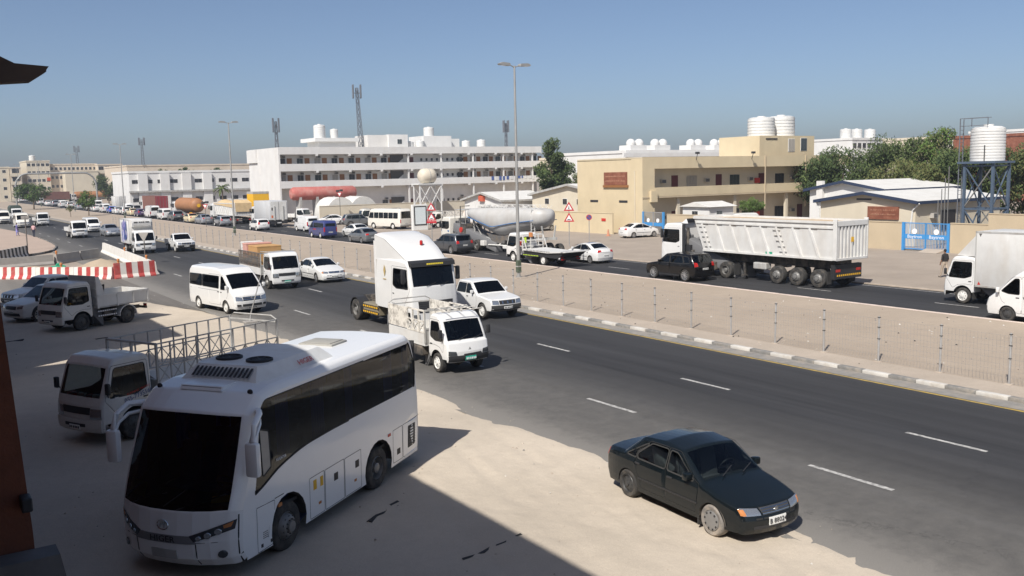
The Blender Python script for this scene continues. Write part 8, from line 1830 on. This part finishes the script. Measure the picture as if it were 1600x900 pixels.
# ------------------------------------------------------------------ litter on the sand
def scrap(label, pts_, w, seed, z=.05):
    rnd = random.Random(seed); m = MB(); v = []
    for i, (x, y) in enumerate(pts_):
        a = Vector(pts_[max(i - 1, 0)]); b_ = Vector(pts_[min(i + 1, len(pts_) - 1)]); d = (b_ - a).normalized(); n = Vector((-d.y, d.x)); ww = w * rnd.uniform(.25, 1.3); zz = z + rnd.uniform(-.012, .022)
        v += [(x - n.x * ww, y - n.y * ww, zz), (x + n.x * ww, y + n.y * ww, zz + rnd.uniform(-.01, .03)), (x - n.x * ww, y - n.y * ww, zz - .03), (x + n.x * ww, y + n.y * ww, zz - .03)]
    N = len(pts_); f = []
    for i in range(N - 1): a = 4 * i; f += [(a, a + 4, a + 5, a + 1), (a, a + 2, a + 6, a + 4), (a + 1, a + 5, a + 7, a + 3)]
    m.add(v, f, 'rubber'); tag(obj('tyre_scrap', m), label, 'debris')
scrap('long shredded tyre strip lying across the edge of the shade', [(7.9, 13.62), (8.25, 13.66), (8.6, 13.78), (8.9, 13.82), (9.15, 13.9), (9.4, 13.95)], .045, 1, .03); scrap('shredded tyre scrap in the shade beside the coach', [(7.35, 16.3), (7.6, 16.5), (7.9, 16.6), (8.1, 16.9), (8.35, 17.0)], .045, 2, .03); scrap('small dark scrap in the shade behind the tipper lorry', [(7.0, 43.3), (7.3, 43.4), (7.5, 43.3)], .06, 3); scrap('flat dark scrap in the shade by the left edge', [(3.6, 45.2), (4.0, 45.3), (4.4, 45.2)], .1, 4)
def pebbles():
    rnd = random.Random(9); m = MB()
    for i in range(900):
        x, y = rnd.uniform(1.5, 14.5), rnd.uniform(6, 58); s = rnd.choice([.012, .015, .02, .025, .035]) * rnd.uniform(.6, 1.2); k = rnd.choice(['kerb_white', 'kerb_grey', 'sand', 'median_sand', 'kerb_concrete', 'verge', 'sand'])
        m.add([(x + s * rnd.uniform(.6, 1.2) * a, y + s * rnd.uniform(.6, 1.2) * b_, .035 + s * c) for a, b_, c in ((1, 0, 0), (0, 1, 0), (-1, 0, 0), (0, -1, 0), (0, 0, .8))], [(0, 1, 4), (1, 2, 4), (2, 3, 4), (3, 0, 4)], k)
    for i in range(500):
        x, y = rnd.uniform(26.6, 38.5), rnd.uniform(10, 70); s = rnd.uniform(.02, .06); k = rnd.choice(['kerb_white', 'kerb_grey', 'verge', 'rubber', 'kerb_concrete'])
        m.add([(x + s * rnd.uniform(.6, 1.2) * a, y + s * rnd.uniform(.6, 1.2) * b_, .118 + s * c) for a, b_, c in ((1, 0, 0), (0, 1, 0), (-1, 0, 0), (0, -1, 0), (0, 0, .8))], [(0, 1, 4), (1, 2, 4), (2, 3, 4), (3, 0, 4)], k)
    o = stuff(obj('pebbles', m)); o['label'] = 'scattered pebbles and litter on the sand'; o['category'] = 'pebbles'
pebbles()

# ------------------------------------------------------------------ vehicles
C_BLACKGREEN = paint('black_green', (.004, .0075, .010), .12, 0, .012, .15, .35); C_BLACK = paint('black', (.004, .004, .005), .14, 0, .015, .15, .35); C_SLATE = paint('slate', (.055, .065, .08), .3, .4, .12); C_SILVER = paint('silver', (.42, .44, .47), .32, .6, .12); C_NAVY = paint('navy', (.02, .035, .16), .3, 0, .08); C_BLUE = paint('blue', (.02, .10, .45), .3, 0, .1); C_PURPLE = paint('purple', (.07, .04, .12), .3, 0, .1); C_CREAM = paint('cream', (.66, .56, .36), .35, 0, .1); C_RED = paint('red', (.4, .03, .03), .35, 0, .1); C_GREY = paint('grey', (.16, .17, .18), .3, .4, .12); C_OFF = paint('offwhite', (.70, .68, .62), .4, 0, .18); C_DUSTY = paint('dusty_white', (.62, .61, .58), .45, 0, .28)
N_, F_ = -PI / 2, PI / 2
V = lambda k, name, lab, cat, x, y, a, col=None, grp=None, sc=None, z=RZ: place(PROTO[k], name, lab, cat, x, y, a, grp, col, sc, z)
bh = math.atan2(15.84 - 17.93, 5.48 - 8.34); bl = Vector((-math.sin(bh), math.cos(bh)))
coach = V('coach', 'coach', 'white coach with dark windscreen parked half in the shade', 'bus', 5.48 - 1.30 * bl.x, 15.84 - 1.30 * bl.y, bh, paint('coach_white', (.83, .83, .82), dust=.05), 'vehicles parked in the sandy lot', (1.02, 1.066, 1.0), .03)
V('sedan_old', 'parked_car', 'dark green-black saloon parked on the sand beside the road', 'car', 13.1, 13.03, math.radians(-93.4), C_BLACKGREEN, 'vehicles parked in the sandy lot', z=.025)
lt = V('lattice_truck', 'light_truck', 'white lorry with tall lattice sides parked behind the coach', 'truck', 6.11, 27.2, math.radians(-153.6), C_DUSTY, 'vehicles parked in the sandy lot', z=.03)
for q, s, k, z in (('055-7735566', .17, 'ink_blue', 1.16), ('RUNNING TRUCKS', .085, 'ink_red', 1.30)):
    L = lettering(q, s, k, (1.62, .968, z), (-.985, 0, .17), (.17, 0, .985), 1.0); obj('lettering', L, lt)
V('tipper_truck', 'tipper_truck', 'small white tipper lorry with striped side guard parked in the shade', 'truck', 7.68, 47.76, math.radians(-153), C_DUSTY, 'vehicles parked in the sandy lot', z=.03)
V('suv', 'parked_car', 'white car with bright headlamp parked beside the small tipper lorry', 'car', 6.57, 52.4, math.radians(-153), C_DUSTY, 'vehicles parked in the sandy lot'); V('pickup_double', 'pickup', 'white pickup at the left edge before the striped barriers', 'pickup', 7.0, 57.4, math.radians(-153), C_DUSTY, 'vehicles parked in the sandy lot')
GN = 'traffic on the near carriageway'; GF = 'traffic on the far carriageway'
V('pattern_truck', 'light_truck', 'small white lorry with patchy panelled cage and green plate', 'truck', 16.15, 29.0, N_, None, GN)
V('tractor_unit', 'tractor_unit', 'tall white tractor unit with red beacon and no trailer', 'truck', 19.33, 38.0, N_, None, GN); V('pickup_double', 'pickup', 'white double-cab pickup beside the tall tractor unit', 'pickup', 23.77, 38.4, N_, None, GN)
V('minibus_van', 'minibus', 'white high-roof minibus turning out of the sandy lot', 'van', 14.48, 48.76, math.radians(-80.2), None, GN)
ct = V('cage_truck', 'light_truck', 'white lorry with dark cage carrying rusty crates', 'truck', 20.05, 57.93, N_, None, GN); V('sedan_new', 'car', 'white saloon beside the caged lorry', 'car', 23.66, 58.6, N_, None, GN)
surf('crate_rust', (.50, .30, .12), .8, .2, 2, (.30, .12, .06), .6, 2); surf('crate_pink', (.55, .30, .25), .8, .1, 2)
for i, (y0, y1, x0, x1, h, k, lab) in enumerate(((60.9, 61.5, 19.3, 20.6, 1.75, 'plaster_wall', 'pale grey cabinet at the back of the caged lorry'), (60.0, 60.8, 19.2, 20.9, 1.7, 'crate_pink', 'faded pink crate on the caged lorry'), (58.2, 59.95, 19.3, 20.9, 1.6, 'crate_rust', 'rusty yellow crate on the caged lorry'))):
    m = MB(); m.box(x0, x1, y0, y1, .945, .945 + h, k, .02); o = empty('crate', ((x0 + x1) / 2, (y0 + y1) / 2, .945)); tag(o, lab, 'crate'); bmesh_part(o, 'body', m)
    m = MB()
    for z in (.945 + .03, .945 + h - .08): m.box(x0 - .012, x1 + .012, y0 - .012, y1 + .012, z, z + .06, k)
    bmesh_part(o, 'edge_band', m)
V('box_truck_cooler', 'box_truck', 'white refrigerated box lorry with violet side graphics', 'truck', 19.9, 94.8, N_, None, GN); V('pickup_single', 'pickup', 'white single-cab flatbed pickup beside the median', 'pickup', 23.47, 93.7, N_, None, GN)
V('flat_truck', 'light_truck', 'white dropside lorry beyond the refrigerated lorry', 'truck', 19.4, 127.7, N_, None, GN); V('sedan_new', 'car', 'silver saloon half hidden by the refrigerated lorry', 'car', 23.3, 127.5, N_, C_SILVER, GN); V('low_van', 'van', 'small white van right of the dropside lorry', 'van', 23.3, 140.5, N_, None, GN)
V('flat_truck', 'light_truck', 'white lorry nearest the bushy median tree', 'truck', 20.7, 170.5, N_, None, GN); V('minibus_van', 'minibus', 'off-white minibus left of the lorry near the bushy tree', 'van', 17.3, 166, N_, C_OFF, GN); V('canvas_truck', 'light_truck', 'white lorry with dark green canvas cover', 'truck', 20.4, 204, N_, None, GN); V('panel_van', 'van', 'pale van cut by the left edge of the picture', 'van', 16.6, 186, N_, C_OFF, GN)
# far carriageway, near lane
V('panel_van', 'van', 'white panel van cut by the right edge of the picture', 'van', 40.35, 19.4, F_, None, GF); V('box_truck_plain', 'box_truck', 'white box lorry with wind deflector at the right edge', 'truck', 44.1, 23.35, F_, None, GF)
V('dump_semi', 'dump_truck', 'long white dump semi-trailer with ribbed sides', 'truck', 44.35, 40.0, F_, None, GF); V('suv_black', 'car', 'black estate car in front of the dump truck', 'car', 40.95, 42.45, F_, C_BLACK, GF)
V('sedan_compact', 'car', 'white saloon with its nose behind the tow truck deck', 'car', 43.95, 55.4, F_, None, GF); V('tow_truck', 'tow_truck', 'white flatbed tow truck with black underframe', 'truck', 40.6, 57.3, F_, None, GF)
V('suv', 'car', 'slate grey sport utility car behind the warning triangles', 'car', 40.75, 70.5, F_, C_SLATE, GF); V('bulk_tanker', 'tanker_truck', 'pale V-bottomed cement tanker with blue line', 'truck', 44.5, 68.0, F_, C_OFF, GF)
V('sedan_new', 'car', 'dark grey saloon in front of the parked small bus', 'car', 41.0, 89.3, F_, C_GREY, GF); V('sedan_new', 'car', 'white saloon beside the dark grey saloon', 'car', 44.3, 98.5, F_, None, GF)
bv = V('low_van', 'van', 'navy blue van with red lettering', 'van', 41.0, 100.3, F_, C_NAVY, GF); m = MB()
for i in range(5): m.box(.6 - i * .17, .70 - i * .17, .856, .862, .92, 1.08, 'ink_red')
obj('side_lettering', m, bv)
V('low_panel_van', 'van', 'white panel van beside the navy blue van', 'van', 44.6, 114.5, F_, None, GF); V('hatch', 'car', 'white hatchback behind the grey box lorry', 'car', 41.1, 122.5, F_, None, GF); V('box_truck_large', 'box_truck', 'grey-sided box lorry with plain rear doors', 'truck', 45.4, 131, F_, None, GF)
V('hatch', 'car', 'silver hatchback nearest the second street lamp', 'car', 41.1, 139, F_, C_SILVER, GF); V('sedan_new', 'car', 'silver saloon left of the silver hatchback', 'car', 41.1, 149, F_, C_SILVER, GF)
tx = V('sedan_compact', 'taxi', 'cream taxi with red roof in the far queue', 'car', 41.1, 156.3, F_, C_CREAM, GF)
m = MB(); m.box(-.85, .12, -.56, .56, 1.475, 1.50, 'sign_red'); m.box(-.3, 0, -.2, .2, 1.5, 1.62, 'sticker_yellow'); obj('roof_panel', m, tx)
V('suv', 'car', 'grey sport utility car behind the cream taxi', 'car', 41.1, 166.3, F_, C_GREY, GF); V('low_van', 'van', 'white windowed van ahead of the grey sport utility car', 'van', 41.1, 174, F_, None, GF); V('panel_van', 'van', 'white high panel van behind the purple car', 'van', 41.1, 183.5, F_, None, GF); V('hatch', 'car', 'purple hatchback in the far queue', 'car', 41.2, 193.7, F_, C_PURPLE, GF); V('sedan_compact', 'car', 'cream saloon ahead of the purple hatchback', 'car', 41.2, 201, F_, C_CREAM, GF); V('suv', 'car', 'white sport utility car at the third street lamp', 'car', 41.2, 208, F_, None, GF); V('sedan_new', 'car', 'white saloon behind the bright blue car', 'car', 41.2, 215.5, F_, None, GF); V('hatch', 'car', 'bright blue hatchback in the far queue', 'car', 41.3, 222.5, F_, C_BLUE, GF)
V('covered_tipper', 'covered_tipper', 'tipper lorry covered with a tan tarpaulin', 'truck', 45.0, 147.5, F_, None, GF); V('tank_truck', 'tank_truck', 'lorry with long brown ribbed tank', 'truck', 45.0, 172, F_, None, GF); V('container_truck', 'container_truck', 'lorry carrying a dark red container behind the brown tank', 'truck', 45.2, 199, F_, None, GF)
queue = [('suv', 45, 216, C_GREY, 'dark grey car level with the cream saloon'), ('low_panel_van', 45, 224, None, 'white van ahead of the dark red container'), ('box_truck_plain', 45.3, 236, None, 'white box lorry ahead in the far queue'), ('low_van', 41.4, 231, None, 'white van just ahead of the bright blue car'), ('sedan_new', 41.5, 243, None, 'white saloon behind the small median tree'), ('suv', 41.5, 252, None, 'white utility car left of the small median tree'), ('minibus_van', 45.2, 262, None, 'white minibus in the far queue outer lane'), ('sedan_new', 41.6, 266, C_SILVER, 'silver saloon left of the small median tree'), ('sedan_compact', 45.3, 276, None, 'white saloon under the gantry'), ('suv', 41.7, 283, None, 'white utility car just past the gantry'), ('sedan_new', 45.4, 287, C_GREY, 'grey saloon just past the gantry'), ('low_van', 41.8, 297, None, 'white van beyond the gantry inner lane'), ('sedan_compact', 45.5, 302, None, 'white saloon beyond the gantry outer lane'), ('suv', 41.9, 312, C_SILVER, 'silver utility car far beyond the gantry'), ('hatch', 45.5, 318, None, 'white hatchback far beyond the gantry'), ('sedan_new', 42, 327, None, 'white saloon far along the queue'), ('sedan_new', 45.6, 336, C_GREY, 'dark saloon far along the queue'), ('panel_van', 42, 345, None, 'white tall van far along the queue'), ('suv', 42, 400, None, 'white utility car in the farthest group at the left edge'), ('sedan_new', 44.5, 408, C_SILVER, 'silver saloon in the farthest group at the left edge'), ('panel_van', 42.2, 430, None, 'white van in the farthest group at the left edge'), ('suv', 45, 440, C_SLATE, 'slate car in the farthest group at the left edge'), ('sedan_new', 47.0, 425, None, 'white saloon in the farthest group at the left edge')]
for k, x, y, c, lab in queue: V(k, 'car' if k in ('suv', 'sedan_new', 'sedan_compact', 'hatch') else 'van' if 'van' in k else 'box_truck', lab, 'car' if k in ('suv', 'sedan_new', 'sedan_compact', 'hatch') else 'van' if 'van' in k else 'truck', x, y, F_, c, GF)
V('tank_truck', 'tank_truck', 'distant lorry with reddish tank standing across the road end', 'truck', 62.5, 372, math.radians(5), None, GF); V('container_truck', 'container_truck', 'distant lorry with a bright red container behind the bushy tree', 'truck', 49.5, 368, math.radians(15), None, GF)
# yard and verge
GY = 'vehicles parked in the yards'
V('small_bus', 'small_bus', 'cream small bus parked on the far verge', 'bus', 54.2, 110.0, math.radians(103), C_OFF, GY); V('sedan_compact', 'parked_car', 'white saloon nosed towards the pale gate of the yellow block', 'car', 64.1, 72.3, math.radians(-6), None, GY); V('sedan_new', 'parked_car', 'silver saloon parked behind the cement tanker', 'car', 63.6, 89.6, math.radians(178), C_SILVER, GY)
V('suv', 'parked_car', 'dark grey sport utility car in the yard behind the white van', 'car', 54.2, 119.5, math.radians(-10), C_GREY, GY); V('sedan_new', 'parked_car', 'white saloon behind the dark car in the yard', 'car', 53.0, 126.5, math.radians(170), None, GY); V('cage_truck', 'light_truck', 'white caged lorry parked beyond the small bus', 'truck', 58.2, 121.5, math.radians(170), C_OFF, GY); V('flat_truck', 'light_truck', 'white dropside lorry in the yard beyond the grey box lorry', 'truck', 52.3, 139, math.radians(-60), None, GY); V('pattern_truck', 'light_truck', 'pale lorry with patchy panels behind the light box', 'truck', 60.5, 106.5, math.radians(175), C_OFF, GY)
V('low_panel_van', 'van', 'white van standing in the yellow block courtyard', 'van', 76.5, 70.3, math.radians(170), None, GY)

# ------------------------------------------------------------------ dusty air
hz = bpy.data.materials.new('haze_air'); hz.use_nodes = True; hnt = hz.node_tree
for n_ in list(hnt.nodes):
    if n_.type == 'BSDF_PRINCIPLED': hnt.nodes.remove(n_)
pv = hnt.nodes.new('ShaderNodeVolumePrincipled'); pv.inputs['Color'].default_value = (.80, .87, .95, 1); pv.inputs['Density'].default_value = .0005; pv.inputs['Anisotropy'].default_value = .3
hnt.links.new(pv.outputs[0], hnt.nodes['Material Output'].inputs['Volume'])
m = MB(); m.v = [(x, y, z) for x in (-2600, 2600) for y in (-2600, 2600) for z in (-1.2, 30)]; m.f = [(0, 1, 3, 2), (4, 6, 7, 5), (0, 4, 5, 1), (2, 3, 7, 6), (0, 2, 6, 4), (1, 5, 7, 3)]; m.m = [0] * 6; m.mats = [hz]
o = stuff(obj('haze', m)); o['label'] = 'pale dusty air over the whole street'; o['category'] = 'haze'
